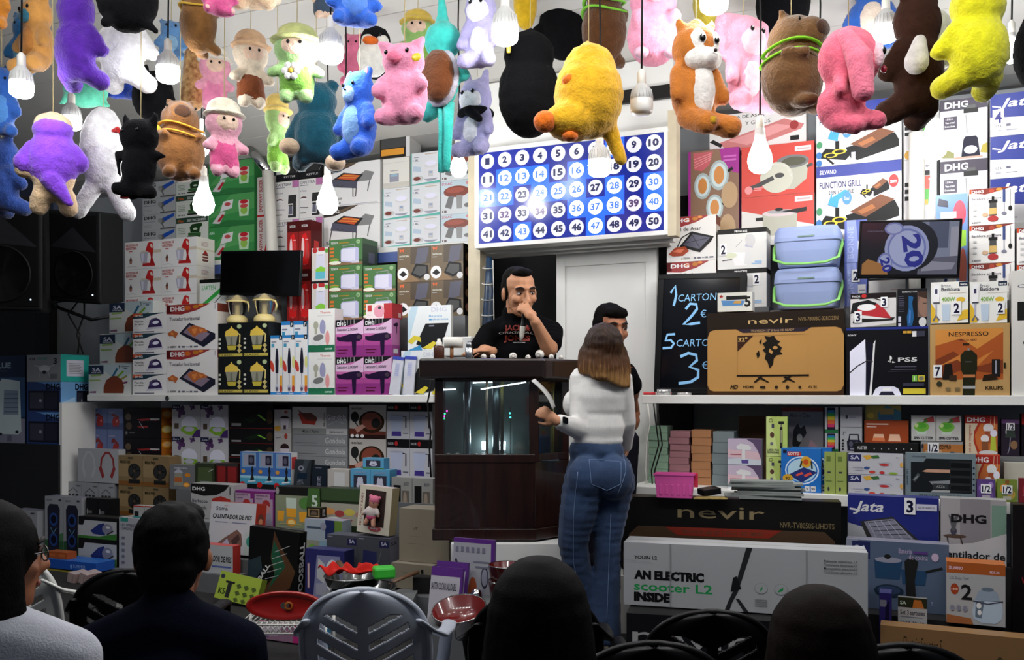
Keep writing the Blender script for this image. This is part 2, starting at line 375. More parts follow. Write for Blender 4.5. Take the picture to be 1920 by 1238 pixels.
# ---------------------------------------------------------------- printed pictures (unit squares, y up)
ICON.update(
 iron=[P('ccd', 0,.08, 1,.18, .98,.3, .05,.22), P('325', .1,.24, .96,.3, .9,.62, .7,.86, .4,.82, .2,.55), E('eef', .58,.6,.2,.12,.1), L('325', .07, .2,.55, .35,.85, .62,.9, .85,.72), P('547', .3,.4, .2,.75, .3,.8, .42,.5)],
 toaster=[P('bbd', .05,.12, .12,.08, .8,.0, .95,.08, .95,.75, .85,.82, .15,.8, .05,.7), P('dde', .08,.16, .78,.06, .78,.76, .1,.74), L('999', .03, .12,.92, .75,.97), L('999', .03, .2,.8, .2,.92), L('999', .03, .75,.8, .75,.96), P('ccd', .6,.0, .95,.0, .95,.12, .6,.12)],
 mixer=[P('b22', .15,.02, .95,.0, .9,.12, .2,.16), P('a11', .62,.1, .9,.1, .78,.35, .82,.62, .62,.6, .68,.35), P('c22', .35,.66, .5,.95, .62,1, .8,.95, .85,.7, .8,.58, .6,.56), E('edc', .72,.82,.06,.1,.5), P('bbc', .0,.56, .5,.6, .44,.16, .1,.16), P('dde', .08,.54, .25,.55, .22,.2, .14,.2), R('caa',.18,.13,.42,.17)],
 cupcake=[P('965', .25,0, .75,0, .9,.45, .1,.45), P('532', .1,.45, .9,.45, .72,.75, .5,1, .3,.72)],
 cake=[E('eed', .5,.12,.5,.12), P('633', .15,.1, .85,.1, .85,.7, .15,.7), R('edc',.15,.28,.85,.36), R('edc',.15,.5,.85,.57), P('a22', .2,.7, .8,.7, .7,.85, .5,1, .35,.88)],
 knifeblock=[L('268', .1, .42,.6, .62,.95), L('7a3', .09, .55,.55, .85,.85), L('994', .08, .6,.45, .98,.66), L('725', .07, .65,.35, 1,.42), P('731', .1,0, .85,0, .88,.25, .8,.5, .6,.66, .42,.66, .2,.5, .1,.22)],
 tray=[P('223', 0,.55, .28,.95, 1,.5, 1,.3, .7,0, .66,.0), P('878', .1,.58, .3,.85, .86,.5, .62,.2), P('b63', .22,.7, .4,.85, .7,.72, .8,.58, .55,.52, .42,.38, .3,.55), P('d84', .35,.7, .5,.74, .45,.5, .38,.55), P('d84', .55,.7, .68,.68, .6,.55)],
 croissant=[P('b63', 0,.6, .5,.95, 1,.6, .75,.1, .5,.35, .2,.3), P('d84', .3,.65, .5,.75, .6,.45, .4,.45)],
 juicer=[P('cb4', .3,0, .72,0, .8,.18, .22,.18), P('998', .25,.2, .76,.2, .86,.58, .14,.58), P('776', .42,.2, .58,.2, .55,.55, .45,.55), P('ec5', .1,.58, .9,.58, .86,.78, .58,.9, .5,1, .42,.9, .14,.78), L('ed8', .06, .86,.7, 1,.62, .98,.3)],
 wand=[P('223', .36,.42, .64,.42, .68,.7, .6,.95, .4,.95, .32,.7), R('234',.42,.95,.58,1), R('889',.47,.12,.53,.42), E('ccd',.5,.07,.2,.1), E('556',.5,.05,.12,.05)],
 dryer=[P('213', 0,.72, .1,.66, .45,.62, .9,.66, 1,.76, .98,.9, .85,.98, .5,.95, .15,.84, 0,.86), P('213', .58,.66, .76,.66, .74,.05, .62,0), E('434',.86,.82,.09,.09)],
 scrub=[E('aa9', .3,.8,.12,.16), R('aa9',.24,.45,.36,.7), E('99b', .62,.72,.14,.3), E('ddd', .45,.25,.4,.22,.2), E('777', .42,.32,.25,.12,.2), E('d99', .85,.3,.1,.28)],
 grill=[P('222', .05,.35, .4,1, 1,.72, .92,.5, .62,.05), P('556', .15,.42, .42,.88, .9,.68, .6,.2), L('222',.02,.2,.5,.85,.66), L('222',.02,.4,.85,.62,.25), L('333',.05,.02,.05,.0,.35,.12,.75,.4,.98)],
 meat=[P('a42', 0,.3, .3,.9, .8,1, 1,.5, .7,.05, .2,.05), P('d75', .2,.5, .45,.75, .75,.7, .6,.35)],
 bbq=[P('888', .45,.55, .8,.95, 1,.85, .92,.55), P('556', 0,.45, .6,.3, .62,.55, .05,.72), P('333', .05,.72, .3,.95, .75,.8, .62,.55), P('c53', .15,.75, .35,.9, .68,.78, .55,.6), L('ea4',.03,.2,.78,.6,.7), L('ea4',.03,.28,.86,.66,.75), L('444', .04, .04,.5, -.02,.05), L('444', .04, .52,.35, .52,0, .58,0, .6,.35), L('777', .04, .9,.55, .85,.15), L('444',.03,.15,.5,.22,.42,.3,.46)],
 cooker=[E('99a', .5,.1,.42,.1), P('e4e4e8', .1,.1, .9,.1, .92,.7, .08,.7), E('ddd', .5,.7,.42,.12), E('eef', .5,.78,.36,.12), P('ccc', .35,.2, .65,.2, .65,.45, .35,.45), R('9ac',.4,.34,.6,.42)],
 ripper=[E('843', .5,.72,.5,.24), E('a54', .45,.78,.36,.12), P('777', .2,.55, .42,.55, .3,0, .05,.1), P('999', .5,.55, .75,.55, .72,0, .52,.0), E('777', .92,.12,.12,.09)],
 waffle=[P('556', .3,.45, .85,.52, .98,1, .42,.98), P('222', .1,.15, .55,.0, .98,.15, .95,.42, .35,.5), P('444', .2,.2, .55,.08, .85,.18, .85,.38, .4,.42)],
 sander=[P('363', .05,.18, .85,.12, .85,.34, .05,.38), P('242', .2,.38, .75,.36, .8,.7, .95,.8, .9,1, .3,.95, .15,.75), E('cdc', .5,.62,.14,.08), R('222',.0,.02,.8,.14)],
 grinder=[P('25b', .3,.4, .95,.78, 1,1, .9,1, .25,.72), P('666', .15,.3, .4,.4, .3,.75, .1,.6), L('666', .1, .2,.45, .35,.02), E('999', .12,.55,.12,.2,.5)],
 slicer=[P('ddd', 0,.05, .35,.5, .55,.5, .3,.0), P('b23', .2,.12, .42,.4, .5,.36, .3,.08), P('eee', .32,.5, .8,.62, .85,.98, .45,.92), E('c55', .62,.8,.12,.08)],
 tub=[P('cec', .1,.0, .9,.0, 1,.75, 0,.75), E('9c5', .5,.35,.3,.25), E('d55', .5,.6,.35,.12), P('edd', 0,.72, 1,.72, .95,.95, .05,.95), E('c23', .5,.86,.35,.12)],
 coffee=[R('333',.1,0,.9,.1), R('333',.6,.1,.9,.9), P('333', .1,.62, .9,.62, .95,1, .15,1), P('667', .14,.14, .55,.14, .52,.5, .2,.5), R('222',.15,.5,.55,.56)],
 cup=[E('533', .5,.5,.45,.3), E('eee', .5,.3,.5,.25)],
 pot=[P('bba', .15,.05, .8,.05, .82,.7, .13,.7), E('dcc', .48,.7,.345,.1), E('aaa', .48,.74,.25,.06), R('333',0,.5,.15,.6), P('333', .5,.74, 1,.82, 1,.7, .82,.66), E('333', .46,.8,.08,.05)],
 pan=[E('234', .35,.5,.35,.4), E('789', .35,.5,.27,.3), L('222', .1, .65,.6, 1,.85)],
 blue_pan=[E('abb', .42,.5,.42,.5), E('cdd', .42,.5,.33,.4), E('c84', .42,.5,.22,.3), L('222', .1, .8,.6, 1,.7)],
 cooker2=[P('bba', .3,.05, .75,.05, .95,.3, .98,.75, .5,.8), E('777', .72,.8,.27,.18), E('554', .74,.8,.2,.12), E('ccb', .45,.4,.28,.42,-.4), L('ddd',.012,.3,.8,.62,.7,.7,.4), L('444', .12, .4,.4, .1,.2, 0,.16), E('444', .5,.45,.08,.07), L('444',.08,.95,.62,1.05,.68)],
 electric_grill=[P('222', 0,.2, .35,.08, .45,.3, .1,.45), E('ec3', .16,.25,.09,.07), E('222', .16,.25,.06,.045), E('ec3', .27,.33,.09,.07), E('222', .27,.33,.06,.045), P('222', .35,.42, .95,.7, 1,.5, 1,.32, .5,.05, .42,.1), P('742', .4,.5, .78,.86, .95,.72, .6,.35), P('a63', .5,.5, .68,.65, .72,.55, .55,.42), R('ccd',.42,.05,.47,.28), R('222',.22,.4,.27,.62), L('222',.05,.1,.2,.2,0)],
 arrow=[P('4ae', 0,.3, .2,.9, .2,.65, .8,1, 1,.9, .5,.5, .45,.1)],
 jug=[P('223', .1,0, .9,0, .8,.35, .72,.4, .28,.4, .2,.35), E('dde', .5,.14,.28,.08), P('dde', .26,.42, .74,.42, .85,.85, .15,.85), R('333',.2,.85,.82,.94), R('555',.32,.94,.7,1), L('999',.02,.35,.46,.3,.82)],
 fruitjug=[P('dde', .25,0, .75,0, .68,.3, .32,.3), P('5b4', .28,.32, .72,.32, .78,.6, .22,.6), P('e54', .22,.6, .78,.6, .82,.85, .18,.85), P('eb4', .3,.3, .7,.3, .7,.4, .3,.4), R('333',.2,.86,.8,.95), L('ccc',.05,.78,.8,1,.7,.8,.4)],
 chopper=[P('444', .1,0, .4,0, .38,.5, .12,.5), P('ca6', .1,.05, .4,.05, .38,.3, .12,.3), R('222',.08,.5,.42,.62), R('222',.2,.62,.3,.75), R('347',.62,.5,.72,1), R('99a',.65,.1,.69,.5), E('778', .67,.06,.1,.06), E('a33', .25,-.12,.2,.12), L('888',.02,.9,1,.9,.3), E('222', .9,.25,.07,.1), E('ca8', -.05,.05,.12,.08)],
 wand2=[P('eee', .0,.5, .35,.5, .4,.95, .3,1, .05,1, 0,.8), R('335',.1,.75,.25,.88), R('aab',.13,.12,.22,.5), L('667',.05,.0,.0,.17,.14,.35,.02), P('bcd', .55,.0, .95,.0, 1,.45, .5,.45), L('334',.03,0,.5,.38,.5)],
 console=[P('eef', 0,0, 0,.78, .6,1, .68,0), P('ddd', .75,.0, .85,.0, 1,.98, .9,.9), P('112', .62,0, .76,0, .92,.9, .64,.98), L('333', .02, 0,.4, .3,.52, .7,.62, .9,.6)],
 gamepad=[P('dde', 0,0, .1,.7, .25,.95, .75,.95, .9,.7, 1,0), P('223', .22,0, .3,.4, .7,.4, .78,0), R('eee',.36,.5,.64,.82)],
 coffeemaker=[P('221', .2,.0, .75,.0, .75,.15, .8,.5, .85,.55, .85,.85, .7,.92, .6,.96, .3,.95, .1,.85, .12,.55, .22,.45), R('b74',.22,.38,.76,.44), R('aaa',.2,.14,.78,.2), R('555',.3,.7,.6,.72), R('888',.42,.95,.52,1)],
 cooker_fry=[P('bcd', 0,.3, .05,.1, .3,0, .75,0, .95,.12, 1,.35, .95,.6, .1,.6), P('9ab', .08,.6, .9,.62, .8,.85, .5,.95, .2,.85), P('678', .1,.15, .3,.12, .4,.6, .12,.58), E('eee', .22,.46,.08,.08), E('eee', .24,.28,.07,.07), L('445',.03,.02,.58,.5,.52,1,.62), E('678', .5,.92,.2,.05)],
 fan=[E('222', .55,.62,.4,.38), E('333', .55,.62,.34,.32), L('111',.06,.55,.62,.4,.9), L('111',.06,.55,.62,.9,.65), L('111',.06,.55,.62,.4,.35), L('111',.06,.55,.62,.7,.9), E('543', .55,.62,.08,.08), R('222',.2,.0,.9,.2), R('333',.45,.15,.65,.3)],
 phones=[L('$', .09, .12,.4, .18,.75, .4,.97, .62,.97, .84,.75, .9,.4), P('$', 0,.4, .15,.5, .35,.1, .22,0), P('$', 1,.4, .87,.5, .67,.1, .8,0)],
 dogcup=[P('a22', .2,.0, .85,.0, .95,.35, .8,.7, .3,.75, .1,.4), P('822', 0,.75, .35,.8, .9,.6, .9,.72, .3,1, .05,.9), E('d88', .65,.4,.1,.12), R('547',.1,-.08,.95,0)],
 knives=[P('a33', 0,.7, .6,.75, .9,.72, .9,.64, .6,.66, .2,.62), P('ccc', .6,.75, 1,.74, 1,.68, .6,.66), P('a33', 0,.4, .5,.42, .5,.34, .1,.33), L('ccd',.03,.1,.6,.3,.3)],
 grapes=[E('536', .5,.5,.18,.2), E('647', .3,.7,.17,.2), E('425', .65,.75,.18,.2), E('647', .4,.25,.15,.18), E('536', .75,.45,.15,.18), L('463',.06,.5,.8,.7,1)],
 bowl=[E('eef', .45,.62,.4,.38), L('bbb',.02,.85,.7,.95,.95), P('8b3', .0,.3, .15,.5, .8,.48, .95,.3, .6,.05, .3,.1), E('ccd', .45,.36,.25,.12)],
 slate=[P('1a2a1a', 0,.3, .6,.7, .9,.5, .3,.1), P('8c4', .6,.55, .95,.25, 1,.3, .68,.62)],
 surf=[P('222', .3,.15, .5,.5, .4,.8, .6,.95, .75,.75, .65,.5, .8,.2, .6,.1), E('222', .58,.92,.1,.1), P('eee', .0,.0, .9,.05, 1,.12, .1,.08)],
 ham=[P('632', .1,.95, .3,.75, .7,.75, .95,.5, .95,.35, .8,.25, .5,.35, .25,.6), P('a32', .3,.15, .85,.1, .9,.3, .5,.35, .2,.75, .12,.7)],
 crepe=[E('321', .62,.55,.38,.45), E('843', .62,.58,.3,.36), E('222', .75,.5,.14,.2), E('222', .12,.75,.12,.22), L('222',.05,.12,.55,.3,.2), P('c98', .1,.3, .35,.45, .45,.35, .2,.1)],
 kettle_jug=[P('b8c0d8', .1,.25, .7,.25, .82,.95, 0,.95), P('438', .1,.05, .7,.05, .68,.25, .12,.25), L('223',.05,.78,.9,.98,.88,.98,.4), E('aab', .4,.95,.4,.04)],
 anim=[R('334',0,0,1,1), E('ccd', .5,.42,.28,.3), E('ccd', .4,.7,.12,.2), E('ccd', .6,.7,.12,.2), E('889', .5,.35,.12,.1)],
 dish=[E('eee', .5,.5,.48,.48), E('999', .5,.5,.4,.4), E('ccc', .5,.5,.3,.3)],
 can_speaker=[R('223',.1,0,.9,1), P('4a5', .15,.6, .85,.6, .85,.75, .15,.75), P('cb3', .15,.45, .85,.45, .85,.6, .15,.6), P('d63', .15,.25, .85,.25, .85,.45, .15,.45), P('c36', .2,.12, .8,.12, .85,.25, .15,.25), P('27a', .15,.75, .85,.75, .82,.88, .2,.88)],
 party=[P('223', .05,0, .95,0, 1,.55, .9,.65, .1,.65, 0,.55), L('223',.08,.15,.6,.2,.95,.8,.95,.85,.6), E('556', .3,.4,.14,.16), E('556', .7,.4,.14,.16), R('99a',.25,.08,.75,.18)],
 trimmer=[R('222',.3,0,.7,.75), P('222', .1,.85, .9,.85, .9,.95, .1,.95), R('666',.42,.75,.58,.85), R('997',.4,.1,.6,.65), E('333', .5,.15,.12,.06)],
 gun=[P('ddd', 0,.75, .25,.9, .7,.85, .9,.75, .88,.6, .55,.6, .55,.1, .35,.1, .36,.62, .1,.62), R('99b',.3,.0,.62,.12)],
 lottery=[E('def', .5,.45,.5,.45), E('27c', .5,.45,.46,.41), E('bde', .5,.45,.42,.37), P('237', .1,.3, .55,.55, .95,.4, .5,.05), P('d54', .3,.3, .5,.4, .55,.34, .36,.26), P('d54', .55,.3, .75,.4, .8,.34, .6,.24), E('da3', .62,.72,.16,.18), L('333',.05,.45,.55,.5,.75), L('333',.05,.8,.5,.78,.75), E('c52', .62,.72,.08,.09)],
 bowls4=[P('fca', .05,.55, .45,.55, .4,.95, .1,.95), P('e85', .05,.55, .45,.55, .42,.75, .08,.75), P('fca', .55,.55, .95,.55, .9,.95, .6,.95), P('fca', .0,.0, .4,.0, .45,.45, -.05,.45), P('e96', .55,.0, .95,.0, 1,.45, .5,.45)],
 spin=[P('cdc', .25,.05, .75,.05, .9,.5, .1,.5), E('7b4', .5,.6,.46,.36), E('5a3', .5,.66,.3,.2), E('cd9', .2,.7,.12,.14)],
 cruet=[E('eee', .5,.85,.3,.15), P('a53', .25,.35, .75,.35, .7,.75, .3,.75), E('eee', .3,.5,.24,.13), P('853', .12,.05, .5,.05, .48,.4, .12,.4), P('bc4', .6,.1, .95,.1, .9,.6, .65,.6), E('eef', .8,.68,.2,.12), E('ddd', .5,.03,.55,.08)],
 food=[E('d95', .15,.6,.14,.2), E('a44', .4,.5,.12,.2), E('cb5', .65,.6,.14,.2), E('b87', .9,.5,.1,.16), E('a33', .55,.15,.18,.1), E('eee', .25,.2,.15,.1)],
 jugset=[P('cdc', .3,.3, .6,.3, .62,.95, .28,.95), P('ea3', .3,.3, .6,.3, .61,.6, .29,.6), P('ea3', .0,.15, .2,.15, .22,.5, 0,.5), P('ea3', .72,.15, .9,.15, .95,.5, .7,.5), E('e92', .45,.12,.16,.14), E('fd8', .45,.12,.11,.09), E('584', .9,.8,.2,.2)],
 pots=[P('246', .02,.5, .38,.5, .42,.9, 0,.9), E('99a', .21,.9,.2,.06), E('222', .2,.97,.05,.05), P('246', .42,.42, .75,.42, .78,.72, .4,.72), L('222',.05,.76,.7,1,.8), E('234', .22,.25,.22,.14), E('346', .22,.27,.17,.09), P('222', .48,.1, .62,.1, .6,.5, .65,.9, .55,1, .45,.9)],
 rackgrill=[P('333', 0,.85, .5,1, 1,.35, .95,.1, .25,.05, .2,.15), P('889', .06,.85, .5,.95, .9,.4, .3,.15)]+[L('333',.014,.1+.06*k,.82-.15*k*.6,.55+.07*k,.93-.15*k*.7) for k in range(6)]+[L('bbc',.012,.12+.1*k,.86+.02*k,.34+.13*k,.22+.04*k) for k in range(5)],
 drone=[E('ddd', .5,.55,.22,.2), L('ccc',.06,.1,.75,.4,.6), L('ccc',.06,.9,.75,.6,.6), L('999',.03,0,.8,.25,.78), L('999',.03,.75,.78,1,.8), E('333', .5,.35,.08,.1), L('ccc',.04,.35,.45,.3,.1), L('ccc',.04,.65,.45,.7,.1), P('777', .75,0, 1,0, 1,.25, .75,.25)],
 vacuum=[P('bbb', 0,.3, .35,.75, .42,.68, .12,.22), P('237', .3,.3, .4,.1, .75,.05, .72,.9, .55,.8), E('889', .82,.5,.16,.35), E('ddd', .84,.62,.07,.08), L('333',.08,.8,.1,1,.4)],
 ringlamp=[L('826', .14, .75,.1, .3,.08, .05,.4, .2,.8), L('c73', .14, .2,.8, .5,.98, .8,.85), R('333',.1,.45,.8,.55), L('6a4',.14,.3,.08,.6,.05,.78,.2), E('445', .45,.25,.2,.1)],
 lion=[P('1a1610', .35,.98, .5,.95, .62,.98, .7,.85, .8,.8, .72,.72, .85,.62, .8,.5, .88,.42, .7,.4, .62,.3, .6,.12, .5,.0, .44,.2, .36,.3, .4,.45, .3,.55, .38,.62, .3,.75, .42,.82), E('b8894a', .66,.62,.07,.05), P('b8894a', .5,.6, .6,.5, .56,.42, .48,.5), P('1a1610', .12,.45, .2,.55, .22,.4, .16,.3), P('1a1610', .2,.8, .28,.9, .26,.72)],
 shaver=[P('158', .2,.0, .6,.02, .75,.3, .6,.75, .7,.95, .3,1, .3,.6, .15,.3), P('47b', .3,.1, .45,.1, .5,.5, .36,.55)],
 trunk=[R('112',0,0,1,1), R('334',.05,.1,.5,.9), R('223',.55,.1,.95,.9), E('99a',.4,.5,.05,.08)],
 tower=[P('223', .1,0, .9,0, .95,.9, .8,1, .2,1, .05,.9), E('248', .5,.68,.3,.14), E('112', .5,.68,.2,.09), E('248', .5,.25,.3,.14), E('112', .5,.25,.2,.09), L('69b',.02,.3,.5,.5,.38,.7,.5)],
 airc=[P('cdd', 0,0, .1,.85, .3,1, .95,.95, 1,.05, .9,0), P('89a', .35,.35, .9,.35, .88,.78, .38,.8)]+[L('456',.012,.38,.4+.08*k,.88,.4+.08*k) for k in range(5)],
 citrus=[E('e92', .3,.8,.3,.13), E('fc8', .3,.8,.22,.09), E('d62', .7,.55,.3,.13), E('e97', .7,.55,.22,.09), E('ec5', .3,.3,.3,.13), E('fea', .3,.3,.22,.09), E('e92', .75,.1,.25,.1)],
 dots=[E('$', .08,.5,.06,.4), R('$',.2,.2,.36,.8), R('$',.42,.4,.56,.6), R('$',.6,.2,.72,.8), R('$',.8,.25,1,.75)],
)
def ico(n, c): return n+'#'+c
def _flat_icon(n):
    base, c = n.split('#'); return [tuple(c if q == '$' else q for q in o) for o in ICON[base]]
for n, cs in (('phones', ('c3c4c8', '933')), ('dots', ('667', '445'))):
    for c in cs: ICON[ico(n, c)] = _flat_icon(ico(n, c))
DHGW = lambda x, y, h, w, c='eee': [T(c, 'DHG', x, y, h, w, .035)]
def redtop(y=.8):  # the curved food-red band across the top of one maker's cartons
    return [P('933', 0,y, .3,y-.02, .6,y+.06, .85,y+.19, .85,1, 0,1), E('c62', .42,y+.12,.06,.05), E('b72', .58,y+.14,.06,.04), E('d83', .68,y+.17,.05,.025), R('511',0,y+.02,.1,1)]
MICRO = lambda c, x, y, w, h, n=4: [R(c, x, y+h*i/n, x+w*(.9 if i % 2 else 1), y+h*(i+.45)/n) for i in range(n)]
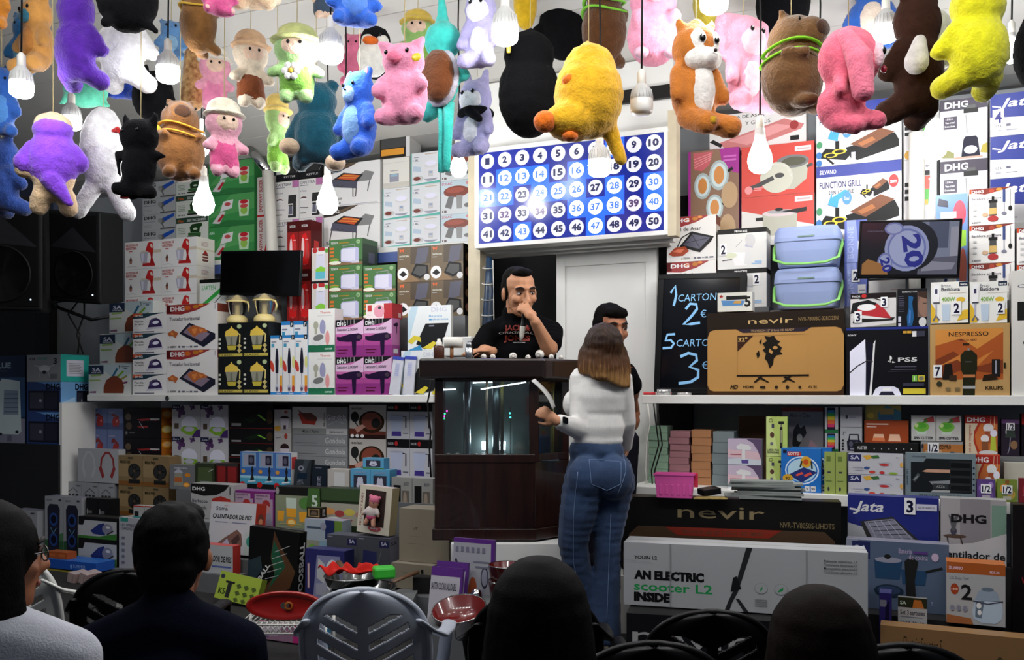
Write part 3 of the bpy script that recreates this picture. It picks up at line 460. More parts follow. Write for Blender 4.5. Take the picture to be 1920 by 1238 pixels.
DES.update(
 mixer=('e8e6e0', [R('efefee',0,0,1,1), R('d8cdb8',.45,.55,1,.66), I('mixer',.42,.08,.45,.88), I('cupcake',.12,.2,.1,.28), T('b33','BATIDORA DE',.04,.84,.08,.33), T('b33','REPOSTERIA',.04,.72,.09,.3), R('b33',.12,.64,.22,.67), L('999',.01,.08,.1,.2,.12,.34,.08)],
        [R('e5e1d8',0,0,1,1), R('d8cdb8',0,.55,1,.62), I('cake',.25,.12,.45,.45)]+MICRO('b99',.25,.7,.4,.18), 'dcd8d0'),
 knife_block=('c8ccc8', [R('d4d8d4',0,0,1,1), P('b9cbd0', .2,1, .7,.4, 1,.7, 1,1), P('9b6', .05,.66, .3,.68, .3,.62, .05,.6), P('9b6', .02,.5, .28,.5, .28,.46, .02,.44), P('857', .02,.1, .18,.12, .18,.05, .02,.06), I('knifeblock',.3,.05,.62,.85), R('1e3048',0,.68,.36,.97), T('dde','SA',.09,.77,.12,.2), T('dde','SWISS ARTE',.07,.71,.04,.24), T('334','5',.72,.86,.1), R('678',.84,.84,.92,.88), R('889',.78,.91,.96,.93)], None, 'ccc'),
 iron=('eceaea', [P('1d3a4a', 0,1, .95,1, .6,.9, .35,.76, 0,.74), P('c52', 0,1, .3,1, .25,.9, 0,.84), T('eee','DHG',.06,.84,.1,.24), T('444','Plancha',.05,.55,.1,.27,.01), T('444','de vapor',.05,.42,.1,.28,.01), I('iron',.4,.12,.5,.68), R('667',.05,.05,.65,.1)], None, 'dde'),
 toast=('e6e4e2', redtop()+DHGW(.08,.86,.1,.28)+[T('334','Tostador horizontal',.06,.65,.075,.6,.012), I('tray',.26,.06,.7,.56), I('croissant',.02,.24,.22,.22), T('334','6 600W',.03,.05,.045,.17), I(ico('dots','667'),.23,.04,.4,.06), R('999',.955,.87,.965,.98)], [R('d8d2ca',0,0,1,1), R('7a3a2c',0,.82,1,1), P('433', .1,.3, .7,.5, .9,.3, .4,.1)], 'ddd'),
 classic=('161a1c', [R('16191b',0,0,1,1), I('juicer',.2,.24,.68,.68), R('cb5',.02,.06,.98,.14), T('332','CLASSIC',.04,.075,.05,.6,.015), E('bc9', .85,.9,.09,.06), R('ddc',.02,.52,.11,.58), R('ddc',.02,.4,.11,.46), R('ddc',.02,.27,.11,.33), P('cb7', .86,.15, .95,.22, .86,.3, .77,.22), P('cb7', .86,.28, .95,.35, .86,.42, .77,.35)], None, '222'),
 wand=('4a90c0', [R('ececec',0,0,1,1), R('2a80c4',0,0,1,.045), R('2a80c4',0,.95,1,1), R('222',.72,.92,.98,1), T('eee','F',.8,.935,.04,None,.03), R('49b',.08,.8,.32,.86), R('889',.08,.88,.5,.9), E('c43', .14,.48,.16,.1,.3), R('ea3',.78,.1,.98,.32), E('dd8', .9,.55,.12,.1), E('b43', .88,.1,.12,.06), I('wand',.15,.06,.8,.72), T('eee','FAGOR',.55,.012,.02,.35)], None, '3a88c0'),
 comfort=('e4e4e0', [R('e6e6e2',0,0,1,1), R('1f6a48',0,0,1,.16), T('dfe','COMFORT',.62,.05,.035,.28), T('c54','Thermia',.45,.89,.05,.4,.01), R('bbb',.35,.83,.9,.84), I('scrub',.05,.14,.8,.6)], None, 'ddd'),
 dryer=('c46aa0', [R('c468a6',0,0,1,1), R('8a2f7c',0,0,1,.3), R('a8458f',0,.3,1,.45), P('d9b6d4', .55,.8, 1,.98, 1,.6, 0,.62, 0,.8), P('18181c', 0,.8, .45,.84, .8,.9, 1,1, 0,1)]+[R('aaa',.18+.12*k,.86,.2+.12*k,1) for k in range(5)]+[T('eee','DHG',.06,.84,.1,.32), T('223','Secador 2.000W',.06,.7,.075,.75,.012), I('dryer',.05,.02,.92,.62), R('512',.08,.18,.45,.2), R('512',.08,.1,.4,.12)], [R('c27aae',0,0,1,1), R('a04a90',0,0,1,.3), I('dryer',.2,.6,.6,.3), R('ddd',.2,.08,.8,.2)], 'b59'),
 scale=('dcdcd8', [R('e2e6e6',0,0,1,1), P('bcd4e0', 0,.1, .25,1, .1,1, 0,.8), T('ccd','DHG',.55,.86,.1,.35), T('49c','Bascula',.5,.74,.055,.3,.005), T('49c','electronica',.58,.67,.045,.36,.005), R('49c',.5,.67,.56,.705), P('1d1e20', .2,.14, .42,.6, .95,.6, .8,.1, .4,.02), R('889',.5,.53,.62,.56), P('d8c63a', 0,.2, .15,.34, .3,.3, .32,.18, .2,.24, .1,.14), P('d8c63a', .35,.05, .6,.2, .68,.16, .55,.02), P('cb3', .75,.02, .95,.3, .99,.26, .88,.0), P('38b', 0,0, .3,.12, .35,0)], None, 'ddd'),
 toaster=('3f6a3c', [R('4c7a46',0,0,1,1), R('3c5a36',.0,.0,1,.2), R('8a6a4a',0,0,1,.1), I('toaster',.32,.06,.6,.74), E('b84', .16,.2,.14,.09), E('6a3', .16,.2,.15,.04), E('eed', .18,.1,.18,.07), R('d73',.03,.62,.15,.7), R('d73',.03,.48,.15,.56), R('d73',.03,.34,.15,.42), T('eee','TOSTADOR',.06,.83,.08,.22), R('a83',.3,.84,.6,.88), E('9b8', .88,.87,.06,.08), R('354',.85,.85,.91,.87)], [R('3a4a3a',0,0,1,1), R('4a6a4a',0,.8,1,1), R('667',.4,.1,.8,.5)], '464'),
 waffle=('4a3c2c', [R('6a583e',0,0,1,1), R('4c3e2c',.4,.5,1,1), P('8a6c48', 0,0, .7,.0, .3,.3, 0,.4), I('waffle',.35,.08,.62,.88), E('eee', .17,.24,.17,.18), P('222', .05,.22, .18,.15, .3,.22, .18,.33), E('ddd', .9,.12,.09,.09), P('d63', .06,.95, .1,.84, .14,.92, .18,.84, .22,.95, .17,.95, .14,.9, .1,.95), T('ddc','SANDWICHERA',.06,.72,.05,.3), R('aaa',.06,.66,.2,.68)], [R('191512',0,0,1,1), E('7a5a3c',.5,.65,.35,.14), E('8a5a4a',.5,.25,.35,.14), R('888',.3,.88,.7,.91)], '332'),
 grinder=('a8acb0', [R('b6babd',0,0,1,1), T('333','DHG',.05,.7,.2,.36,.035), R('889',.05,.52,.4,.56), R('999',.05,.3,.3,.33), R('999',.05,.2,.28,.23), I('grinder',.48,.1,.5,.85), R('555',.55,.02,1,.1)], None, 'aaa'),
 sander=('cfd6cc', [R('dfe4dc',0,0,1,1), R('2c4a38',0,.76,1,1), T('d62','F.lux',.05,.82,.1,.2,.02,sh=.3), T('ddd','ELECTRIC SANDER',.36,.82,.1,.58), I('sander',.36,.08,.5,.64)]+MICRO('9a9',.06,.3,.24,.3)+[I(ico('dots','667'),.05,.06,.25,.1)], None, '354'),
 slicer=('3a8a4a', [R('3f9650',0,0,1,1), P('58aa60', 0,.3, .5,1, 1,1, 1,.5), P('2f7a40', 0,0, 1,0, 1,.12, .4,.2), I('slicer',.08,.1,.55,.75), I('tub',.66,.28,.24,.52), T('dfe','ALFA',.02,.8,.08,.12)], None, '3a8'),
 easyslicer=('d8cfc8', [R('e4ddd8',0,0,1,1), T('a22','EASYWAY SLICER',.3,.12,.09,.82,.03,rot=PI/2), P('c22', .4,.1, .85,.05, .75,.45, .6,.5), P('393', .5,.5, .7,.48, .65,.56), R('c22',0,0,1,.05), P('445', .55,.6, .7,.6, .6,.8)], None, 'ccc'),
 cafetera=('e0e0de', [R('e6e4e2',0,0,1,1), R('b7a',.72,.82,1,1), T('445','CAFETERA',.03,.88,.07,.65,.005), R('889',.04,.83,.4,.85), T('556','6 Tazas',.04,.68,.045,.28,.005), I('coffee',.5,.05,.42,.58), I('cup',.04,.44,.3,.14), L('223',.02,.04,.28,.4,.26), R('999',.04,.12,.3,.15)], None, '222'),
 barbacoa=('e8e6e4', [R('ecebea',0,0,1,1), P('3c3632', 0,1, .62,1, .45,.9, .2,.8, 0,.78), P('6a5846', .3,.85, .6,1, .5,1, .2,.88), T('eee','DHG',.06,.86,.07,.22), I('bbq',.12,.2,.78,.62), T('444','Barbacoa',.05,.16,.07,.28,.008), T('444','Plegable',.05,.05,.07,.26,.008), R('99a',.3,.02,.95,.03)], None, 'ddd'),
 cooker=('dfe3e4', [R('e4e7ea',0,0,1,1), P('5ab5a8', 0,0, 1,.02, 1,.1, 0,.03), R('5ab5a8',0,0,.04,1), I('cooker',.42,.1,.54,.7), E('ccc', .25,.2,.2,.09), E('7a3a30', .22,.2,.12,.06), P('bcd', .08,.45, .36,.4, .36,.55, .1,.6), T('667','1.8L',.08,.74,.06,.2), R('cba',.5,.92,.9,.95), R('889',.12,.85,.3,.87)], None, 'dde'),
 ripper=('ccd4d6', [R('dde2e4',0,0,1,1), P('c8dce4', 0,.6, 1,.8, 1,1, 0,1), T('c46','SOLAC',.04,.88,.08,.34,.015), I('ripper',.1,.15,.85,.72), E('d99', .9,.9,.06,.05), R('655',.05,.06,.08,.12), R('655',.12,.05,.2,.12)], None, 'ccd'),
 elecsan=('d8d6d2', [R('2a2420',0,0,1,1), R('b32',0,.78,1,1), E('eee', .42,.89,.07,.07), T('eee','ELECSAN',.52,.83,.11,.42), R('d93',.05,.1,.8,.32), R('444',.05,.35,.85,.7), R('ddd',.87,0,1,.78)], None, 'ccc'),
 thermos_box=('222', [R('1c1c20',0,0,1,1), R('ddd',0,.3,.3,1), P('333', .35,.3, .9,.3, .85,.85, .4,.85), L('888',.03,.9,.8,1,.5,.9,.3), T('ccc','KETTLE',.35,.12,.08,.5)], None, '222'),
 whiteappl=('e3e0d8', [R('e6e4dc',0,0,1,1), R('cfccc2',0,0,1,.18), R('99a',.25,.2,.6,.48), R('9bc',.3,.38,.55,.46), T('556','Reinox',.28,.56,.05,.3,.01), L('bbb',.008,0,.84,1,.86)], None, 'eee'),
 juicepress=('b84a44', [R('d8d2cc',0,0,1,1), E('b33', .2,.93,.14,.08), E('b33', .6,.95,.2,.07), E('6a4', .9,.9,.12,.06), P('dde', .2,.1, .85,.1, .8,.85, .3,.85), E('eee', .55,.85,.28,.05), P('8c4', .25,.32, .82,.32, .82,.42, .55,.47, .25,.4), P('6bc', .24,.12, .82,.12, .82,.32, .24,.32), R('222',0,0,1,.06), R('999',.42,.78,.68,.8)], None, 'a44'),
 redclam=('7a1c1c', [R('93201f',0,0,1,1), R('4a1414',0,.78,1,1), E('c55', .5,.3,.36,.22), P('d22', .2,.1, .8,.1, .85,.5, .6,.75, .3,.7), E('ecc', .35,.45,.12,.2), T('ddd','BATIDORA',.25,.87,.05,.5), R('eaa',.55,.6,.8,.62), P('b44', .55,.2, .8,.25, .75,.6, .6,.55)], [R('5a1616',0,0,1,1), P('c22',.2,.1,.8,.1,.7,.6,.3,.6)], '522'),
 sarten=('dcdcd8', [R('e2e6e2',0,0,1,1), R('111',0,.86,1,1), P('3a4', 0,0, .2,0, 1,.66, 1,.85), T('3a5','SARTEN',.08,.6,.16,.52,.005), L('222',.03,.55,.08,.75,.3,.85,.4), P('222', .8,.36, .9,.62, .98,.6, .95,.4)], None, '222'),
 pinkclean=('c33', [R('e6dcda',0,0,.68,1), R('b22c34',.68,0,1,1), R('b33',.06,.5,.22,.92), E('d9a', .5,.5,.2,.42), E('334', .52,.72,.06,.1), P('d9a', .45,.1, .62,.1, .7,.6, .5,.6), T('444','****',.06,.2,.08,.14)], [R('b22c34',0,0,1,1), R('dbb',.6,.1,.85,.4)], 'd99'),
 bluewhite=('c8ccd4', [R('d8d8de',0,0,1,1), R('3a5',0,0,.2,.5)], None, 'ccc'),
 grill_asar=('e6e4e0', redtop(.8)+DHGW(.08,.88,.08,.38)+[T('444','Grill de Asar',.1,.68,.085,.6,.008), I('grill',.22,.16,.74,.5), I('meat',.04,.12,.42,.22), T('444','6 750W',.3,.05,.04,.18), I(ico('dots','667'),.55,.04,.4,.06)], [R('ccc4bc',0,0,1,1), R('6a2c1c',0,.8,1,1), R('333',.2,.3,.8,.6)], 'ddd'),
 princess=('222', [R('e0e0dc',0,0,1,1), R('1a1a1a',0,.88,1,1), T('eee','PRINCESS',.35,.91,.05,.26), P('eee', .35,.08, .6,.08, .64,.4, .3,.42), E('d8dcc0', .28,.34,.12,.07), P('bbc', .56,.55, .66,.85, .74,.8, .72,.5), E('ccc', .67,.7,.1,.16,.3), P('ddd', .55,.1, .72,.12, .66,.5, .58,.5), L('222',.02,.1,.22,.3,.24), R('9bd',.76,.14,.9,.18), R('9bd',.7,.1,.9,.13), L('999',.012,.38,.55,.5,.7)], [R('d4d4d0',0,0,1,1), R('1a1a1a',0,.88,1,1)], '222'),
 tupper=('ccc', [R('d6d6cc',0,0,1,1), P('b33', .08,.72, .12,.9, .16,.72, .05,.83, .19,.83), P('58b', .15,.3, .72,.3, .8,.55, .1,.6), R('222',.25,.62,.85,.82), P('c94', .45,.42, .68,.4, .68,.55, .5,.55), T('222','5',.78,.25,.5,None,.03)], None, 'ccc'),
 nevir32=('6a4a2a', [R('b8894a',0,0,1,1), R('241a12',0,.8,1,1), P('241a12', 0,.8, .0,.7, .02,.78, .06,.8), P('241a12', 1,.8, 1,.7, .98,.78, .94,.8), R('3a2616',0,0,1,.045), P('3a2616', 0,.04, 0,.12, .02,.06, .05,.045), P('3a2616', 1,.04, 1,.12, .98,.06, .95,.045), P('2c2430', .22,.8, .27,.755, .72,.755, .77,.8), T('a8895a','TELEVISION 32" (81cm) HD READY',.33,.765,.025,.32),
   T('c8a870','nevir',.31,.86,.07,.33,.004), T('8a7248','NVR-7800BC-32RD2SN',.68,.88,.045,.28,.008), L('a07a3c',.004,.23,.25,.23,.72,.75,.72,.75,.25), P('3a2218', .23,.72, .35,.72, .23,.53), T('c9a55c','32"',.235,.65,.05,.07), I('lion',.34,.32,.26,.4), R('1c150e',.225,.225,.755,.245), P('1c150e', .35,.155, .4,.225, .42,.225, .37,.155), P('1c150e', .45,.155, .38,.21, .4,.225, .47,.155), P('1c150e', .56,.155, .61,.225, .63,.225, .58,.155), P('1c150e', .64,.155, .57,.21, .59,.225, .66,.155),
   T('1c150e','HD',.175,.075,.05,.06,.03,sh=.3), T('2a2016','HDMI',.275,.085,.03,.08), R('2a2016',.4,.08,.44,.11), E('2a2016',.52,.095,.012,.02), E('2a2016',.6,.095,.013,.022), R('2a2016',.68,.08,.7,.11), T('2a2016','AV IN',.75,.085,.03,.06)], [R('5a3e22',0,0,1,1), R('241a12',0,.85,1,1)], '8a6a3a'),
 ps5=('101014', [R('0d0e13',0,0,1,1), R('1c2c80',0,.965,1,1), T('ddd','SONY',.02,.88,.022,.11), I('console',.045,.0,.32,.83), I('gamepad',.33,0,.35,.135), P('ddd', .54,.48, .54,.58, .56,.57, .57,.54, .56,.52, .55,.52, .55,.48), P('ddd', .51,.49, .53,.51, .53,.495), P('ddd', .57,.5, .61,.48, .57,.47), T('ddd','PS5',.64,.49,.06,.23,.02), R('556',.6,.41,.86,.42), R('556',.55,.37,.86,.38), R('445',.52,.345,.86,.352), R('cb3',.7,.02,.97,.1), R('7b4',.81,.2,.87,.29), R('cb3',.88,.2,.96,.29), T('eee','I',.83,.215,.06), E('776',.92,.245,.03,.03), R('ddd',.81,.85,.86,.93), R('334',.86,.85,.96,.93), R('c93',.7,.9,.745,.935), R('c93',.75,.9,.8,.935), R('334',.7,.13,.95,.18)], [R('0d0e13',0,0,1,1)], '1c2c80'),
 nespresso=('b08a58', [R('b8935c',0,0,1,1), R('a8521c',.07,.22,.92,.93), P('d08a3c', .07,.7, .4,.8, .6,.65, .92,.88, .92,.93, .07,.93), P('7a3410', .07,.5, .3,.62, .6,.4, .92,.5, .92,.3, .4,.35, .07,.22), P('c87a34', .1,.4, .35,.5, .55,.35, .8,.62, .6,.5, .4,.58), T('221a12','NESPRESSO',.24,.83,.06,.5,.012), T('632','VERTUO NEXT',.36,.765,.025,.24), R('321',.42,.7,.5,.73), I('coffeemaker',.36,0,.28,.66), P('1c1612', .16,.22, .3,.22, .28,.44, .19,.44), P('3a2a1c', .25,.2, .34,.2, .34,.28, .25,.28), R('1c1a18',.78,.26,.88,.5), P('2a1c12', .66,.2, .86,.22, .8,.3, .68,.28), R('99a',.82,.3,.84,.48), T('2a1c10','KRUPS',.7,.08,.05,.22), E('332', .12,.16,.035,.04), R('764',.2,.06,.26,.11), R('764',.32,.06,.38,.11), R('221',.925,.37,.95,.45)], None, 'a84'),
 cordless=('d4d2cc', [R('dad8d2',0,0,1,1), T('667','Cordless',.1,.86,.03,.8,.0), R('1a1a1a',.1,.6,1,.75), R('ddd',.5,.64,1,.72), T('223','7',.2,.33,.1,None,.03), P('a88', .4,.15, 1,.12, 1,.2, .45,.21)], None, 'ddd'),
 redpot=('c84036', [R('d2483c',0,0,1,1), I('cooker2',.12,.06,.82,.72), R('e8e0dc',.74,.82,.96,.92), R('caa',.77,.85,.94,.88), E('e99', .1,.14,.055,.08), R('e99',.17,.16,.3,.18), R('e99',.17,.12,.28,.14)], None, 'c43'),
 redpot2=('d8d2cc', [R('e0ddd8',0,0,1,1), P('d2483c', 0,.7, 1,.28, 1,1, 0,1), I('pot',.2,.05,.7,.78), R('e8e0dc',.74,.82,.98,.94), R('caa',.77,.86,.95,.9), E('c55', .8,.16,.03,.04), R('889',.12,.14,.24,.18)], None, 'c43'),
 woodpans=('7a2a7a', [R('8a6a54',0,0,1,1), R('a3288f',0,0,.05,1), R('a3288f',.05,0,1,.05), P('a3288f', .62,1, 1,1, 1,.72, .82,.76, .66,.88), P('c8626a', .1,.98, .5,.98, .42,.84, .28,.78, .12,.8)]+[L('eaa',.006,.12,.82+.03*k,.46,.9+.02*k) for k in range(4)]+[I('blue_pan',.12,.48,.4,.28), I('blue_pan',.42,.56,.46,.32), I('blue_pan',.36,.24,.4,.28), E('b99a74', .82,.5,.16,.14), E('b99a74', .78,.14,.16,.16), R('c6b',.7,.9,.95,.92), R('c6b',.7,.86,.95,.88), P('ddd', .86,.08, .92,.06, .95,.12, .89,.14)], None, 'a3a'),
 pinkgrill=('d8d6d4', [R('e0dedc',0,0,1,1), T('333','PLANCHA DE ASAR',.06,.86,.08,.52,.01), T('333','Y GRILLIS',.38,.66,.1,.26,.0), P('c87a78', .1,.25, .78,.72, .98,.52, .95,.4, .4,.02, .2,.0), P('d99', .2,.28, .7,.6, .88,.5, .4,.12), P('222', 0,.3, .12,.12, .14,.2, .04,.36), E('9a3030', .88,.86,.045,.12), E('9a3030', .88,.52,.045,.12), T('ecc','40x27',.85,.85,.04,.06), R('222',.84,.12,.93,.24)], None, 'ccc'),
 silvano=('dcdcda', [R('e6e4e4',0,0,1,1), R('2a3a94',0,.84,1,1), T('dde','SILVANO',.04,.885,.06,.2), T('3a3a70','FUNCTION GRILL',.04,.68,.09,.5), T('445','2 EN 1 DOUBLE',.15,.59,.05,.3), I('electric_grill',.02,.02,.95,.6), I('electric_grill',.52,.5,.34,.3), E('b33', .91,.71,.055,.09), T('eee','2000W',.87,.68,.04,.08), I('arrow',.14,.36,.26,.28), E('59d',.37,.52,.055,.09), T('eee','2en1',.335,.49,.05,.07), E('496',.04,.35,.035,.055), E('37b',.035,.18,.035,.055), E('37b',.035,.05,.035,.055)], None, '2a3a94'),
 dhgblend=('c8c6ca', [R('d0ced4',0,0,1,1), R('403a48',0,.82,1,1), T('eee','DHG',.1,.86,.1,.5,.035), R('4a4454',.08,.52,.36,.72), T('ddd','1.5 litros',.12,.67,.03,.16), T('ddd','Vaso cristal',.11,.61,.03,.2), T('ddd','5 velocidades',.1,.55,.03,.22), I('jug',.4,.04,.5,.84), P('a93', .85,.1, 1,.08, 1,.25, .9,.22), P('885', .0,.06, .3,.04, .3,.12, .1,.2), R('b98',.3,.02,.9,.05)], None, '332'),
 vaso=('ccc8c4', [R('d8d6d6',0,0,1,1), I('fruitjug',.35,.12,.55,.75), R('222',.03,.62,.2,.68), R('222',.03,.52,.2,.58), R('222',.03,.42,.2,.48), T('446','Vaso',.45,.88,.05,.3,.008), E('c93', .15,.08,.13,.08), E('b43', .8,.05,.12,.05), E('7a3', .5,.05,.12,.06)], None, 'ccc'),
 jata=('e0dee0', [R('e4e2e4',0,0,1,1), P('2c3a8c', 0,.46, 1,.38, 1,1, 0,1), T('eee','Jata',.14,.68,.2,.7,.02,sh=.3), L('eee',.03,.04,.72,.12,.7,.2,.68), T('556','1,5 L',.1,.22,.05,.12), R('667',.3,.22,.38,.28), R('889',.1,.12,.2,.14), R('889',.3,.12,.5,.14)], None, '2c3a8c'),
 picadora=('d8d0ca', [R('e8e5e2',0,0,1,1), P('7a2a20', 0,.9, .35,.83, .65,.9, .98,1, 0,1), E('a43', .5,.92,.06,.06), E('c83', .66,.95,.07,.04), R('c41',0,.87,.05,1), T('eee','DHG',.05,.88,.08,.27), T('445','Batidora picadora',.05,.69,.065,.66,.008), I('chopper',.38,.24,.58,.7), T('334','6 800W',.06,.05,.045,.2), R('bbb',.08,.55,.16,.6), R('bbb',.08,.4,.16,.45), R('bbb',.08,.25,.16,.3)], [R('c8c0b8',0,0,1,1), R('8a4a30',0,.85,1,1)]+MICRO('a88',.2,.3,.5,.4), 'dcc'),
 brazo=('dcdcd6', [R('e8e8e2',0,0,1,1), R('18283a',.76,.88,1,.99), T('eee','taurus',.79,.91,.05,.18), T('556','Brazo',.28,.87,.075,.25,.0), T('334','Batidora',.28,.78,.08,.5,.022), R('dcb',.48,.72,.95,.74), T('7a3','400W',.29,.53,.1,.36,.02), P('dcb430', 0,.02, .2,.02, .14,.3, 0,.5), P('dcb430', .7,.05, 1,.1, 1,.32, .85,.3), E('dcb430', .8,.56,.12,.06), I('wand2',.06,.06,.46,.88)], None, 'ddd'),
 fagor_iron=('ccc', [R('d2cfcf',0,0,1,1), R('1c1416',0,.84,1,1), T('ddd','FAGOR',.04,.885,.055,.18), E('b22', .3,.92,.055,.06), P('998', .3,0, 1,.1, 1,.0), P('222', .05,.12, .92,.18, .98,.26, .1,.32), P('b32830', .02,.34, .9,.24, .75,.52, .55,.72, .3,.7), P('1c1c20', .0,.4, .05,.72, .4,.8, .6,.68, .5,.62, .2,.66, .14,.46), E('eee', .36,.58,.2,.1), P('ddd', .02,.28, .6,.22, .88,.22, .05,.4), L('222',.03,.2,.84,.5,.86,.7,.76)], None, '211'),
 shaver=('16161a', [R('15161a',0,0,1,1), R('6a544a',.68,.25,1,.9), E('8a6a5a', .92,.55,.22,.3), P('3a2a22', .7,.8, 1,.72, 1,.92, .7,.92), R('332',.86,.6,.98,.62), T('aaa','REMINGTON',.16,.9,.05,.5), I('shaver',.26,.02,.4,.8), E('ccc', .85,.12,.13,.12), R('ccd',.03,.14,.12,.28), R('ccd',.03,.02,.12,.1)]+MICRO('445',.04,.4,.2,.45,8), None, '222'),
 bluebottle=('3a4a9a', [R('5a68b0',0,0,1,1), P('8a98d0', .1,0, .7,0, .5,1, .1,1), T('aab4e0','BONNE',.4,.1,.12,.75,.01,rot=PI/2), R('ddd',.6,.3,.95,.5), R('889',.65,.35,.9,.38)], None, '56b'),
 greenchop=('c8ccd0', [R('6a8ac0',0,0,1,1), R('dcdcd8',.15,.05,.65,.8), P('9c4', .6,.5, .95,.52, .95,.66, .6,.68), E('c64a5a', .75,.82,.2,.12), E('a54', .85,.3,.12,.2), R('bbb',.15,.78,.65,.84), P('334', .05,.9, .4,.88, .38,.94, .1,.97), P('232', .6,.02, 1,.05, 1,.2, .7,.1)], None, 'ccd'),
 whitebox=('d6d4d2', [R('dcdad8',0,0,1,1), L('c9a',.01,.3,.2,.45,.7,.6,.3), R('caa',.6,.6,.9,.64)], None, 'ddd'),
)
